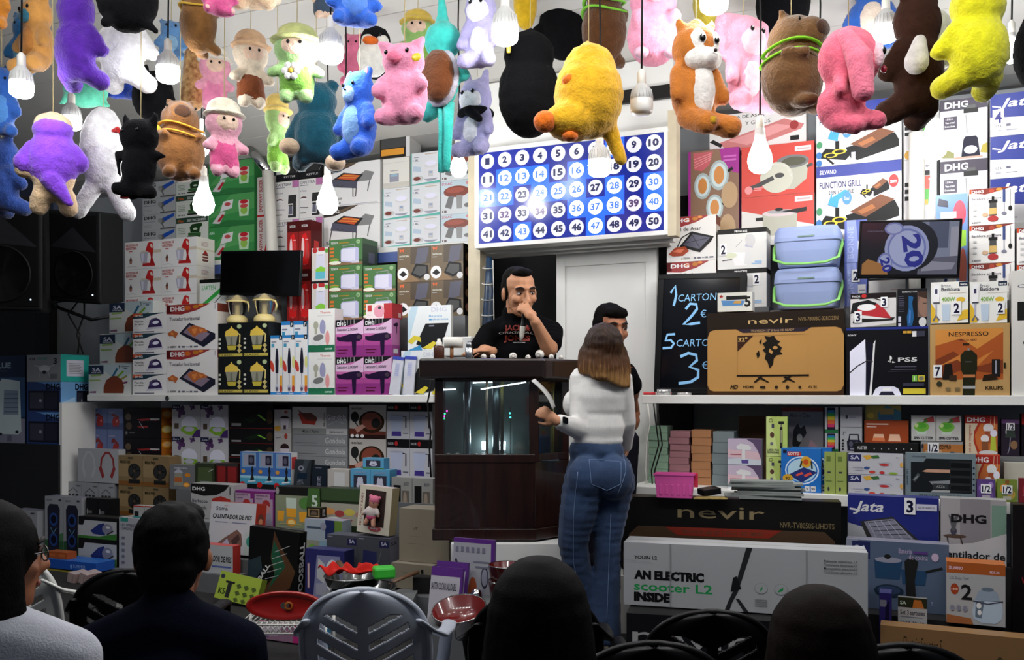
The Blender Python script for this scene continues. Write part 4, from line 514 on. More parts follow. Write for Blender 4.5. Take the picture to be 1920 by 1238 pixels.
DES.update(
 drone=('2aa89c', [R('9a9c9c',0,0,1,1), T('334','X54',.05,.8,.1,.2,sh=.3), T('398','DRONE',.3,.82,.08,.3), I('drone',.15,.12,.75,.66), T('222','3',.8,.66,.2,.1)], [R('2ab0a4',0,0,1,1), R('dde',.2,.2,.8,.8)]+MICRO('999',.28,.3,.44,.42,7), '9aa'),
 airfryer=('3a6aa8', [P('1c3c78', 0,0, 1,0, 1,1, 0,1), P('6aa0d8', .3,1, 1,1, 1,.8), I('trunk',.05,.05,.9,.66), T('112','DHG',.58,.74,.2,.4,.035)], [R('7ab0e4',0,0,1,1), P('a8cce8', 0,.3, .5,.5, .5,0, 0,0), I('trunk',.55,.05,.45,.66), T('112','DHG',.5,.74,.2,.45,.035), R('ccd',.1,.05,.35,.2)], '5a8ac0'),
 aircooler=('10243c', [R('122a48',0,0,1,1), R('1c4a78',0,.3,1,.75), R('889',0,0,1,.28), T('9ab','BLUE',.1,.86,.06,.5,.035), R('456',.1,.82,.5,.83), I('airc',.1,.1,.8,.64), E('112', .3,.1,.05,.015), E('112', .78,.13,.05,.015), P('864', 0,.02, .2,.0, .15,.1, 0,.13), R('667',.5,.02,.62,.09)], None, '123'),
 redkettle=('5a6a98', [R('6a7cac',0,0,1,1), R('4a5888',0,0,1,.3), I('dogcup',.25,.15,.55,.62), R('99b',.1,.8,.5,.84)], None, '568'),
 knifeset=('141014', [R('17131a',0,0,1,1), I('knives',.35,.1,.6,.75), E('654', .12,.7,.08,.12), E('543', .14,.4,.08,.12), R('888',.05,.12,.1,.22), R('555',.14,.15,.3,.2)], [R('b86a20',0,0,1,1), I('citrus',0,0,1,1)], '111'),
 grapejuicer=('b8b8bc', [R('c8c8cc',0,0,1,1), I('grapes',.1,.55,.42,.45), I('bowl',.3,.02,.7,.62), R('1c2444',0,.86,.3,1), T('ccd','Zera',.04,.9,.06,.22), P('4a2870', .7,0, 1,0, 1,.25, .85,.2), R('543',.1,.25,.25,.42), I('grapes',.6,.82,.25,.18)], None, 'bbc'),
 slate=('141416', [R('161617',0,0,1,1), I('slate',.35,.15,.5,.75), R('999',.06,.1,.28,.22), R('822',0,0,1,.03), E('432', .93,.5,.07,.3)], None, '222'),
 fondue=('a8a4a0', [R('b8b4b0',0,0,1,1), E('322', .62,.62,.26,.1), P('d8d0d8', .42,.15, .82,.15, .88,.6, .36,.6), R('433',.55,.12,.7,.3), E('c93', .2,.15,.2,.12), E('a43', .7,.9,.1,.07), L('556',.015,.1,.85,.4,.87)], None, '999'),
 gondola=('808284', [R('8a8c8e',0,0,1,1), T('cccccc','Gondola',.6,.25,.5,.36,.01), L('b0b0b2',.03,.62,.1,.8,.8,.9,.3,.95,.9), R('666',.05,.2,.45,.27)], None, '999'),
 gondolatop=('808284', [R('c4c2be',0,0,.62,1), R('8a8c8e',.62,0,1,1), R('8a8c8a',0,0,.62,.22), I('ham',.06,.28,.42,.66), T('333','40x17cm',.18,.06,.1,.3,.01), T('444','Madera',.6,.3,.08,.5,.01,rot=PI/2), T('ddd','Gondola',.64,.55,.18,.34,.01), L('bbb',.015,.66,.35,.8,.5,.95,.4), R('bbb',.62,0,1,.22), T('444','Jamonero',.68,.06,.1,.26,.01)], None, '999'),
 crepe=('b8b0a8', [R('c2bcb6',0,0,1,1), R('2a1814',0,0,1,.16), P('6a3020', 0,.12, 1,.12, 1,.22, 0,.3), I('crepe',.04,.1,.92,.72), T('444','solac',.06,.86,.08,.3,.012)]+[E('eee', .08+.14*k,.08,.05,.05) for k in range(3)], None, 'aaa'),
 blendjug=('b4b4ba', [R('c2c2c8',0,0,1,1), R('151214',0,.78,1,1), T('bbb','FAGOR',.05,.86,.06,.25), E('b22', .42,.89,.07,.06), I('kettle_jug',.14,.05,.72,.66), R('667',.72,.15,.95,.18)], None, '222'),
 headphones=('a4a6aa', [R('b2b4b8',0,0,1,1), I(ico('phones','c3c4c8'),.08,.12,.38,.8), I(ico('phones','933'),.52,.12,.42,.8)], None, 'aab'),
 minifan=('7a6444', [R('8c7450',0,0,1,1), R('a08860',0,.3,.4,.85), R('8a5a28',0,0,1,.15), I('fan',.3,.08,.65,.66), T('221','MINI FAN',.08,.74,.1,.4,.02), R('443',.4,.9,.6,.95)], None, '986'),
 juicecup=('686a6e', [R('74767a',0,0,1,1), T('dde','TERMOZETA',.2,.85,.05,.62,.01), E('d82', .85,.6,.14,.08), E('d82', .8,.2,.16,.1), E('fb5', .8,.2,.12,.07), P('998', .2,.15, .65,.15, .6,.68, .25,.68), P('b63', .22,.3, .6,.3, .58,.5, .25,.5), P('bbc', .2,.68, .65,.68, .55,.78, .42,.84, .3,.78)], None, '777'),
 towerspk=('8a8c90', [R('9a9ca0',0,.25,1,1), R('2a5a34',0,0,1,.25), P('4a7a50', 0,.25, 1,.25, 1,.4), I('tower',.1,.07,.75,.8), R('334',.75,.93,.9,.96), R('778',.1,.93,.4,.95)], None, '778'),
 chargers=('888a90', [R('a0a2a6',0,0,1,1), R('333',.2,.1,.35,.6), R('333',.42,.1,.57,.6), R('333',.64,.1,.8,.6), L('555',.03,.2,.65,.5,.8,.8,.65), R('666',.7,.85,.95,.9)], None, '999'),
 blackbox=('131315', [R('18181a',0,0,1,1), R('666',.1,.75,.5,.8), E('999', .12,.78,.05,.05), R('555',.08,.45,.8,.47), R('444',.08,.3,.7,.32)], None, '222'),
 handvac=('1c1c1e', [R('b8babc',0,.1,1,.85), R('18181a',0,.84,1,1), P('18181a', 0,1, .2,1, .12,.6, 0,.6), R('3a7a30',0,0,1,.12), P('3a7a30', .55,.12, 1,.3, 1,.1), I('vacuum',.06,.16,.86,.66)], None, '222'),
 ringlamp=('a0a2a8', [R('b2b4ba',0,0,1,1), R('2a8a7a',.04,.92,.25,1), T('334','LED WIRELESS',.05,.83,.05,.45,.015), T('334','CHARGING SPEAKER',.05,.76,.05,.58,.015), I('ringlamp',.45,.08,.5,.55)]+[E('778', .12,.6-.12*k,.05,.03) for k in range(5)], None, 'bbb'),
 barbround=('a8a6a4', [R('b4b2b2',0,0,1,1), P('1c1a1a', 0,.75, .3,.68, .6,.72, .8,.85, .9,1, 0,1), T('ddd','DHG',.03,.82,.09,.3,.035), T('334','Barbacoa',.03,.5,.09,.36,.012), T('334','Redonda',.03,.33,.09,.34,.012), P('b03028', .46,.35, .94,.4, .92,.62, .7,.7, .5,.62), E('301818', .7,.36,.23,.09), R('888',.2,.08,.42,.1), R('555',.9,.75,.93,.95)], None, 'aaa'),
 icecream=('6a2a6a', [R('b09aae',0,0,1,1), R('7a2a78',0,.93,1,1), R('7a2a78',.94,0,1,1), R('7a2a78',.8,.78,.94,1), E('a33', .6,.62,.2,.14), E('c99', .55,.5,.25,.12), P('99a', .55,.05, .9,.05, .85,.35, .6,.35), T('636','HELADERA DE',.08,.86,.045,.6), R('868',.08,.78,.4,.8)], None, '848'),
 jugset=('3a4a2a', [R('8a9478',0,0,1,1), R('1c1e1c',0,.8,1,1), I('jugset',.05,.05,.7,.72), P('456a34', .7,.5, 1,.4, 1,1, .75,1), T('cdc','5',.82,.55,.28,None,.03), E('999', .05,.9,.04,.09), R('b8b070',.1,.08,.6,.1)], None, '222'),
 fooddark=('2a3a22', [R('3a5030',0,.7,1,1), R('26301e',0,.66,1,.72), R('a8a494',0,.15,1,.66), R('243420',0,0,1,.15), I('food',.06,.22,.85,.4)], None, '2a3422'),
 doll_card=('c8b890', [R('e0d8c4',0,0,1,1), T('833','MI LOVELY BABY',.12,.15,.05,.7,.01,rot=PI/2)], None, 'dcc'),
 calentador=('a82c24', [R('c4c4c8',0,0,1,1), T('222','Stima',.12,.84,.07,.26,.015), T('b33','2021',.3,.92,.02,.08), T('111','CALENTADOR DE PIES',.06,.68,.08,.86,.03,sh=.15), R('779',.12,.6,.4,.615), R('779',.5,.6,.82,.615), P('7a5a50', .22,.2, .35,.3, .62,.48, .72,.4, .76,.2, .7,.1, .25,.08), P('b8b0c8', .25,.12, .42,.3, .5,.15, .45,.09), P('4a3430', .5,.25, .66,.4, .7,.3, .6,.15), R('b8c4c0',.8,0,1,.42), E('3a8a7a', .91,.27,.07,.1)], [R('a82c24',0,0,1,1), E('633',.5,.7,.3,.1), E('c86',.5,.65,.2,.06)], 'b44'),
 footstool=('a82c24', [R('b8babc',0,0,1,1), T('111','CALENTADOR DE PIES',.02,.42,.2,.94,.03,sh=.15), R('56a',.4,.22,.95,.28)], [R('a82c24',0,0,1,1)], 'b44'),
 football=('0e0e10', [R('121214',0,0,1,1), P('5a3a26', .5,.98, .62,.8, .95,.45, .85,.2, .35,.0, .3,.1, .55,.35, .45,.6), P('1f5a40', .5,.85, .6,.72, .75,.5, .62,.35, .42,.12, .55,.38, .46,.6)]+[L('c8c8c8',.008,.36+.04*k,.28+.1*k,.62+.05*k,.36+.11*k) for k in range(5)]+[T('ddd','FUTBALL',.12,.04,.06,.4,.035,rot=1.0), P('2a3a44', .0,.1, .3,.4, .25,.6, 0,.5)], [R('0a0a0c',0,0,1,1), T('ddd','FOOSBALL',.75,.1,.1,.75,.035,rot=PI/2)], '111'),
 plates=('26285a', [R('2c2e6a',0,0,1,1), P('8a8cb0', .2,.12, .8,.12, .9,.9, .3,.9), I('dish',.5,.25,.4,.6), P('ccc', .3,.5, .5,.4, .5,.75, .34,.85), P('aab', .28,.2, .55,.2, .55,.42, .28,.4), R('a77',.06,.3,.12,.75), R('dcc',.075,.32,.105,.73), T('dde','16',.93,.3,.12,None,.01,rot=PI/2)], [R('23254e',0,0,1,1), R('a77',.3,.3,.6,.75)], '336'),
 cookset=('3a3c40', [R('4a4c52',0,0,1,1), R('26284e',.68,.72,.98,.92), T('ccd','SA',.74,.79,.1,.18), P('2a2c58', .15,.0, .6,.0, .6,.58, .18,.62), L('889',.01,.6,.1,.75,.65), R('99a',.04,.93,.2,.96)], [R('889',0,0,1,1), T('334','SA',.1,.78,.1,.6)], '556'),
 foodboxes=('98a4b0', [R('a8b4be',0,.5,1,1), R('9a9a88',0,0,1,.5), R('23305e',.55,.55,.8,1), P('6a8a3a', .8,.5, 1,.5, 1,1, .8,1), R('456',.06,.78,.45,.83), R('8ab',.4,.35,.75,.5), R('b87',.4,.15,.75,.3), E('c94', .15,.2,.1,.08), E('a43', .3,.14,.08,.06), E('7a4', .2,.35,.08,.06), E('99a', .5,.85,.08,.09)], None, '99a'),
 coffeegold=('1c1810', [R('221c14',0,0,1,1), R('a89060',.1,.1,.9,.9), R('3a3026',.18,.2,.82,.82), P('6a5a48', .25,.3, .75,.3, .65,.65, .35,.65)], [R('18140f',0,0,1,1), T('ccc','JOY BOX',.7,.15,.4,.7,.03,rot=PI/2)], '332'),
 linen=('8a8070', [R('928876',0,0,1,1), L('443',.012,.28,.66,.31,.6,.34,.66,.36,.6), L('443',.01,.33,.63,.39,.66), R('6a6254',.18,.34,.5,.346), R('6a6254',.22,.48,.42,.484), R('141414',.72,.66,.78,.82)], None, '9a9080'),
 bluefig=('4a8ab0', [R('5aa0c8',0,0,1,1), R('4a7a3a',0,0,1,.14), I('anim',.16,.2,.68,.6), R('79b',.2,.86,.8,.92)], None, '6ac'),
 gopro=('2a4a7a', [R('3a6ab0',0,0,1,1), R('1a1a1e',0,0,1,.22), R('7aa0c0',.1,.62,.95,.98), P('99a', .2,.66, .9,.66, .85,.95, .25,.95), R('223',.5,.68,.85,.92), E('556', .66,.8,.1,.08), R('4aa0c0',0,.22,1,.42), R('9cd',0,.36,1,.42), I('surf',.45,.26,.5,.38), E('c94', .2,.52,.12,.05), E('b22', .15,.2,.16,.07)]+[E('7b8', .08+.14*k,.07,.05,.035) for k in range(6)], [R('ccc',0,0,1,1), P('b33', .1,.6, .9,.6, .9,.9, .1,.9)], 'ccd'),
 pouch=('1e2226', [R('2a3036',0,0,1,1), P('3a4248', 0,0, .3,0, .9,1, .6,1), E('889', .4,.75,.18,.07), E('2a3036', .4,.75,.1,.04), L('889',.015,.2,.35,.5,.42,.6,.3), R('123',.2,.45,.8,.62)], None, '333'),
 wallet=('14181e', [R('18202a',0,0,1,1), T('99a','EST.1972',.6,.3,.14,.34,.01,rot=PI/2), R('667',.2,.9,.6,.93)], None, '222'),
 whitegift=('b0a8a0', [R('b8b2ac',0,0,1,1), P('8a4a5a', .2,.1, .35,.2, .3,.3), P('8a4a5a', .6,.05, .75,.12, .7,.2), R('ccc',.3,.3,.8,.9)], None, 'c4beb8'),
 figure=('8a8a84', [R('989894',0,0,1,1), R('141414',.1,.2,.45,.85), P('6a6258', .45,.05, .9,.05, .85,.75, .5,.75), E('8a7a6a', .66,.45,.13,.22), E('a09080', .66,.62,.08,.1), T('334','BODY',.6,.85,.06,.25,.005)], None, 'aaa'),
 greenjars=('2a3220', [R('343c2a',0,0,1,1), P('4a5a34', .1,.1, .9,.1, .85,.85, .15,.85), R('889',.25,.3,.75,.33), R('777',.3,.2,.7,.23), L('bbb',.03,.7,.7,.95,.8)], None, '342'),
 redjars=('3a1414', [R('48181a',0,0,1,1), P('8a2020', .1,.3, .45,.3, .45,.9, .1,.9), P('8a2020', .55,.3, .95,.3, .95,.9, .55,.9), T('ccc','Tarro',.25,.1,.1,.4,.0), R('333',0,.9,1,1)], None, '311'),
 smallwhite=('a8a8a4', [R('b4b4b0',0,0,1,1), R('222',.1,.15,.5,.55), R('b33',0,.9,1,1), R('3a8a8a',0,0,1,.15)], None, 'bbb'),
 vtcard=('b8b4a8', [R('c0bcb0',0,0,1,1), T('334','V7-CM3',.12,.3,.35,.75,.02)], None, 'ccb'),
 orangebox=('9a4a20', [R('b05624',0,0,1,1), R('c86a34',.1,.3,.4,.7), R('c86a34',.6,.3,.9,.7)], None, 'a52'),
 blueflat=('1c4a9c', [R('1f56b4',0,0,1,1), E('7ae', .5,.4,.02,.25), T('9be','SUMMER',.54,.3,.35,.25,.0)], None, '26b'),
 yellowflat=('8a7a20', [R('988a2a',0,0,1,1), R('a89a3a',.1,.2,.6,.8), R('665',.7,.3,.9,.6)], None, '984'),
 pinkbook=('98807c', [R('a89490',0,0,1,1), T('833','CUENTOS',.75,.1,.16,.7,.01,rot=PI/2)], None, 'a99'),
 limepack=('7a8c2c', [R('9ab03c',0,0,1,1), R('2a2c2a',.24,.1,.34,.7), R('222',.18,.62,.4,.7), E('334', .08,.82,.05,.08), T('231','K5',.06,.2,.2,None,.03)]+[P('4a5a24', .45+.18*i,.62-.25*j, .53+.18*i,.68-.25*j, .58+.18*i,.56-.25*j, .5+.18*i,.48-.25*j) for i in range(3) for j in range(3)], None, 'ab4'),
 sacsmall=('1a4ab0', [R('2454c0',0,0,1,1), E('dde', .3,.6,.2,.25), R('eee',.1,.1,.6,.25)], None, '25b'),
 cocina=('5a2a80', [R('b8b4bc',0,0,.94,.88), R('5a2a80',0,.88,1,1), R('5a2a80',.94,0,1,1), T('223','SARTEN COCINA SALUDABLE',.04,.7,.09,.8,.02), P('c88', .1,.2, .3,.3, .5,.25, .3,.1), E('334', .75,.4,.1,.18), E('bbb', .75,.4,.07,.13)], None, '638'),
 healthy=('5a2a80', [R('a8a8b0',0,0,.92,1), R('5a2a80',.92,0,1,1), R('5a2a80',0,.95,1,1), L('334',.03,.06,.65,.1,.7,.06,.75), E('334', .78,.55,.09,.13), E('99a', .78,.55,.07,.1), R('99a',.72,.15,.78,.42), E('a53', .5,.35,.11,.2), R('778',.5,.72,.88,.74), R('778',.55,.66,.88,.68)]+[R('778',.06+.13*k,.84,.13+.13*k,.9) for k in range(6)], None, '638'),
 pinkboard=('a03a6a', [R('8c6a80',0,0,1,1), R('b02a70',.85,0,1,1), T('447','Plancha plegable',.3,.1,.18,.8,.02,rot=1.25), P('c8b8c4', .1,.2, .5,.3, .6,.9, .2,.8), E('b06a90', .75,.6,.1,.14)], None, 'a47'),
 bluekids=('3a7aa0', [R('4a90b8',0,0,1,1), T('ddd','xeno',.2,.1,.5,.8,.03,rot=.6), E('d8b45a', .3,.7,.25,.2), E('c65a6a', .7,.5,.2,.2), R('2a5a8a',0,0,1,.1)], None, '58a'),
 nevir50=('4a3626', [R('4c3826',0,0,1,1), R('131110',0,.79,1,1), P('131110', 0,.8, 0,.6, .03,.73, .08,.8), P('131110', 1,.8, 1,.6, .97,.73, .92,.8), P('8a2c1c', .2,.79, .26,.73, .68,.73, .74,.79), T('5a3a28','TELEVISOR LED 50" (127cm) UHD SMART',.28,.745,.025,.38), T('8a7a58','nevir',.26,.86,.09,.4,.003), T('7a6a48','NVR-TV8050S-UHDTS',.73,.81,.04,.24,.01)], [R('2a241f',0,0,1,1), R('141210',0,.6,1,1), R('456',.2,.5,.8,.58)], '2a2018'),
 nevirlow=('141414', [R('16161a',0,0,1,1), T('aaa','nevir',.03,.35,.42,.58,.005)], None, '222'),
 scooter=('9a9c9c', [R('acaeb0',0,0,1,1), T('1c1c1e','YOUIN L2',.045,.74,.055,.1,.03), T('141416','AN ELECTRIC',.045,.43,.125,.3,.07), T('1f9a50','scooter L2',.045,.245,.135,.335,.02), T('141416','INSIDE',.045,.08,.125,.155,.07), P('2a2c2e', .52,1, .545,1, .485,.3, .46,.12, .45,0, .43,0, .445,.15, .47,.35), P('1a1c1e', .465,.52, .48,.55, .5,.35, .455,.3), P('2a2c2e', .475,.2, .49,.2, .53,.0, .51,0), E('8c8e90', .58,.38,.027,.085), E('acaeb0', .58,.38,.025,.08), P('1f9a50', .575,.36, .59,.44, .583,.39, .588,.38, .573,.31, .578,.36), E('8c8e90', .66,.38,.027,.085), E('acaeb0', .66,.38,.025,.08), P('1f9a50', .65,.36, .67,.42, .668,.36, .648,.33), E('8c8e90', .9,.3,.027,.085), E('acaeb0', .9,.3,.025,.08)]+[R('777',.555,.2-.03*k,.605,.21-.03*k) for k in range(4)]+[T('2a2c2e',t,.83,.84-.055*k,.03,.13,.012) for k, t in enumerate(('Patinete eléctrico L2','Trottinette électrique L2','Monopattino elettrico L2','Trotinete elétrica L2'))]+[R('8e9092',.2,0,.204,1), R('8e9092',.76,0,.764,1), L('8e9092',.004,0,.72,.12,.7)], [R('b0b2b2',0,0,1,1), L('223',.02,.5,.1,.6,.55,.5,.6), L('223',.03,.3,.05,.8,.1)]+MICRO('667',.2,.72,.5,.22,6), 'b8babc'),
 jatabbq=('b8b8bc', [R('b8babe',0,0,1,1), P('1f2878', 0,.55, 1,.2, 1,1, 0,1), T('dddddd','Jata',.06,.75,.16,.34,.02,sh=.3), L('ddd',.03,.02,.78,.08,.77,.14,.75), I('rackgrill',.14,0,.72,.68), R('ccd',.76,.8,.98,.9), T('446','ELECTRO-BARBACOA',.78,.83,.03,.18), R('445',.03,.12,.16,.14), R('445',.03,.06,.14,.08)], None, '2a3480'),
 ventilador=('a8a6aa', [R('a8a4a6',0,0,1,1), R('8e8a8e',.3,.3,.76,1), R('7a9a8a',.78,.42,1,.92), P('c8c4c6', 0,.28, .5,.33, 1,.5, 1,0, 0,0), E('5a463c', .22,.42,.18,.03), L('4a3a34',.02,.1,.42,.12,.3), L('4a3a34',.02,.3,.42,.34,.3), E('445', .2,.5,.05,.06), P('5a5a5e', .18,.5, .12,.75, .2,.7, .28,.78, .22,.5), T('1c1a1e','DHG',.16,.64,.12,.54,.04), T('222428','Ventilador de',-.02,.09,.11,1.0,.02)], None, 'aaa'),
 blackset=('131012', [R('161214',0,0,1,1), T('8a1c1c','8',.3,.75,.08,None,.04), T('8a1c1c','WIRELESS',.2,.06,.07,.8,.03,sh=.2), E('6a1a1a', .5,.5,.15,.08)], None, '211'),
 bateria=('4a5a78', [R('55647c',0,0,1,1), R('8a90a0',0,0,.12,1), R('20285a',.06,.72,.24,.98), T('ccd','SA',.08,.79,.13,.14), I('pots',.28,.1,.66,.7), T('b8a8c8','Batería',.52,.84,.07,.13,.008), T('c0b0cc','de cocina',.62,.76,.07,.18,.008), R('5a3a80',.66,.84,.8,.88), E('c8b0c8', .87,.81,.035,.06), T('8fa0c0','5',.83,.12,.05)], None, '889'),
 fryer=('a8a6a4', [R('b4b4b4',0,0,1,1), R('b05a24',0,.82,1,1), T('ecd','SILVANO',.04,.88,.05,.24,.025), T('ecd','PDF-20',.74,.85,.04,.16,.02), T('667','2.0L Deep Fryer',.05,.72,.045,.34,.005), E('a8421c', .14,.56,.07,.09), T('fdc','1200',.085,.54,.035,.11), T('1c1c1e','2',.25,.4,.24,None,.02), I('cooker_fry',.44,.04,.52,.6), P('a8663a', 0,.0, .46,.0, .42,.1, 0,.14)]+[E('889', .1+.11*k,.25,.04,.05) for k in range(3)], None, 'b62'),
 set3=('6a6a6c', [R('b0b0b0',0,0,1,.72), R('2a2c1c',0,.72,1,1), P('b86a28', .5,.72, .9,.72, .8,.95, .55,.95), T('cdc','SA',.07,.8,.1,.22), T('334','Set 3 sartenes',.08,.52,.13,.84,.015), R('778',.08,.45,.85,.47), I(ico('dots','667'),.08,.24,.34,.12), I(ico('dots','667'),.5,.24,.4,.12)], None, '777'),
 cardscoot=('7a5a38', [R('866440',0,0,1,1), T('3a2c1a','Electric Scooter S',.15,.5,.3,.24,.005), E('4a3a24', .74,.35,.025,.2), T('4a3a24','Youin',.78,.28,.22,.1,.005)], None, '947048'),
 spotbox=('3a2a6a', [R('2c2470',0,0,1,1), R('889',.05,.8,.6,.9), P('15143a', .4,.2, .9,.3, .8,.9, .5,.8)], None, '447'),
 sacorn=('b4b4b8', [R('c0c0c4',0,0,1,1), R('23285a',0,.62,.24,.96), T('ccd','SA',.04,.72,.18,.17), P('d8a83a', .26,.9, .4,.95, .45,.8, .34,.7), P('3a6a34', .4,.9, .55,.95, .58,.8, .46,.76), R('556',.34,.3,.4,.34), E('34508a', .34,.3,.05,.07), E('b33', .66,.48,.09,.06), L('99a',.02,.55,.55,.75,.6,.8,.52), E('c43', .44,.12,.06,.07), E('b33', .62,.1,.05,.07), E('8a3', .82,.08,.08,.05), R('aab',.08,.3,.28,.33), R('aab',.12,.18,.28,.21), E('da5', .97,.5,.03,.12), T('334','8 pcs',.87,.82,.05)], None, 'aab'),
 knifecase=('6a7880', [R('75848a',0,0,1,1), R('1a1e20',.08,.14,.95,.88), P('75848a', .08,.88, .3,.88, .26,.8, .08,.8), R('2a2c2e',.64,.18,.94,.84)]+[R('101214',.65,.2+.165*k,.93,.31+.165*k) for k in range(4)]+[P('c89a80', .24,.6, .32,.65, .64,.65, .64,.58, .3,.58), P('888c90', .34,.38, .64,.42, .64,.34, .4,.3), P('aaa', .36,.14, .4,.2, .64,.2, .64,.15), P('4a5054', .1,.4, .18,.56, .22,.52, .14,.36), P('9a9c9c', .12,.42, .18,.5, .19,.48, .13,.4), R('34383a',.4,.22,.62,.34), T('999','AZZA',.45,.25,.05,.12), T('2a3438','SET DE CUCHILLOS 6 PCS AL. 559',.2,.045,.05,.6,.01), T('2a3438','KNIFE SET',.04,.3,.03,.35,.01,rot=PI/2), T('334','KITCHEN KNIFE',.1,.91,.03,.2,.008)]+[R('223',.96,.2+.12*k,.985,.24+.12*k) for k in range(5)], None, '8a989c'),
 rubberbar=('101010', [R('141414',0,0,1,1), T('ccc','AUSTER',.06,.5,.12,.16,.01)]+[E('ccc', .32+.12*k,.42,.012,.05) for k in range(6)], None, '181818'),
 glassbowls=('8a3a18', [R('a8481e',0,0,1,1), I('bowls4',.15,.05,.72,.55), R('ecb',.05,.86,.55,.9), R('ecb',.05,.78,.28,.81)], None, 'a52'),
 ricepack=('8a7a40', [R('a89a50',0,0,1,1), P('4a8aa0', .35,0, 1,0, 1,.6, .6,1, .35,.5), R('b09a60',.4,.4,.8,.8), E('d8c050', .15,.3,.1,.2), P('4a7aa8', .4,0, .8,0, .8,.3, .45,.3)], None, '884'),
 spincutter=('b8b8b0', [R('c4c4c0',0,0,1,1), I('spin',.08,.22,.68,.55), P('a44', .5,.85, .9,.98, .95,.75, .6,.72), P('4a7a34', .45,.7, .6,.9, .7,.75), T('223','SPIN CUTTER',.1,.06,.1,.8,.03)], None, 'bbb'),
 bodypro=('8a8c8c', [R('989a9a',0,0,1,1), R('b8763a',.05,.15,1,.8), T('222','BODYPRO',.42,.42,.3,.3,.04), P('c8a888', .1,.05, .5,.1, .5,.3, .1,.3), R('456',.7,.05,.8,.22), E('334', .04,.6,.03,.2)], None, '999'),
 cruetset=('c8502c', [R('d0753a',0,0,1,1), R('a8281c',0,.8,1,1), T('eee','DHG',.06,.84,.11,.56,.035), P('d8ccb0', 0,0, .42,0, .3,.3, .3,.5, .42,.8, 0,.8), P('b83a20', .3,.5, .34,.3, .5,0, .4,0, .26,.35, .28,.6, .4,.8, .48,.8), T('a33','set de vinagreras',.18,.06,.06,.7,.008,rot=PI/2), I('cruet',.45,.04,.54,.76), L('eca',.012,.78,.75,.8,.98), L('eca',.012,.9,.7,.9,.98)], None, 'b43'),
 cutter=('2a2030', [R('2c2432',0,0,1,1), R('6a4a78',0,.88,1,1), P('334038', .2,.5, .8,.5, .7,.75, .3,.75), L('889',.02,.5,.5,.45,.2,.35,.05), E('8a6a4a', .7,.3,.2,.12), R('999',.22,.6,.3,.72)], None, '536'),
 redblack=('141012', [R('17131a',0,0,1,.75), R('a01818',0,.75,1,1), T('ddd','MIX',.2,.5,.1,.6)], None, '911'),
 lavender=('4a3468', [R('5a4080',0,0,1,1), E('8a6ab0', .3,.6,.2,.2), E('7a5aa0', .7,.3,.2,.2), E('a080c0', .75,.75,.15,.14), R('b8b0b8',.28,.1,.72,.28)], None, '536'),
 fruitcard=('6a7a34', [R('7a8c3a',0,0,1,1), E('d8923a', .35,.6,.2,.22), E('c8a84a', .7,.35,.2,.2), R('b8b8a8',.3,.1,.7,.26), R('8a5a2a',.4,.8,.6,1)], None, '783'),
 cherrycard=('6a1c24', [R('7c202a',0,0,1,1), E('a83a44', .5,.5,.3,.3), L('c9a',.03,.2,.3,.8,.4)], None, '712'),
 openlid=('b8b4a4', [R('c4c0b2',0,0,1,1)], None, 'ccb'),
 massage=('9a94a8', [R('c4b4c8',0,0,1,1), P('c8d0d8', 0,0, 1,0, 1,.4, 0,.2), P('d8b8c0', 0,.3, 1,.2, 1,.5, 0,.6), P('5a4a68', .55,1, 1,1, 1,.2, .9,.55, .75,.85), I('gun',.25,.1,.5,.8), R('a45',.08,.38,.4,.42), R('5a4a90',.42,.06,.62,.2)], None, 'a9b'),
 trimmer=('6a8a34', [R('b4c86a',0,0,1,1), P('c8d88a', 0,0, .6,0, .2,1, 0,1), I('trimmer',.55,.2,.32,.72), E('223', .22,.9,.09,.05), E('b4c86a', .22,.9,.07,.035), R('445',.26,.72,.38,.82), E('5a3a30', .28,.54,.1,.07), E('667', .26,.32,.07,.04), T('223','LARGA VIDA',.06,.14,.045,.55,.02), T('223','RECARGABLE',.06,.08,.045,.55,.02)], [R('5a8a2c',0,0,1,1)], 'a8c060'),
 trimmerback=('7a8a34', [R('98a858',0,0,1,1), R('667a3a',.2,.78,.6,.9), R('334',.3,.5,.6,.54), R('556a34',.15,.3,.7,.32), E('334', .4,.12,.1,.05)], [R('6a8c2c',0,0,1,1)], '99a858'),
 lotto=('1a58a0', [R('2070c4',0,0,1,1), I('lottery',.1,.18,.85,.72), R('b33',.16,.83,.5,.93), T('eee','LOTTO',.19,.85,.06,.27,.03), E('d8a82a', .17,.32,.13,.09), T('222','90',.11,.28,.07,None,.03), R('d8d8d8',.6,.03,.72,.15), R('d8d8d8',.75,.03,.87,.15), T('223','90',.76,.06,.05,.09,.02), T('223','W',.63,.06,.05,.06,.02), R('223',.05,.9,.14,.97)], [R('1c60b0',0,0,1,1), R('ccd',.3,.05,.7,.14)], '38c'),
 heartbox=('7a7478', [R('8c868a',0,0,1,1), T('445','Made in China',.2,.88,.05,.5,.005), P('2c2c30', .3,.4, .5,.6, .6,.68, .55,.78, .45,.74, .38,.8, .28,.72, .25,.55), E('aaa', .43,.62,.07,.05), P('b08a96', .1,.1, .6,.15, .9,.5, .7,.6, .5,.3, .1,.3), R('7a2020',0,.95,1,1)], [R('5a1414',0,0,1,1)], '5a1414'),
 colourspk=('a8aaac', [R('b0b2b4',0,.12,1,1), R('1f6a3a',0,0,1,.14), I('can_speaker',.1,.12,.75,.86)], None, '999'),
 party=('a8aaac', [R('b0b2b6',0,0,1,1), I('party',.3,.04,.65,.7), T('334','3"',.1,.7,.12,None,.005)]+[R('222',.08,.06+.12*k,.16,.14+.12*k) for k in range(4)], None, 'aaa'),
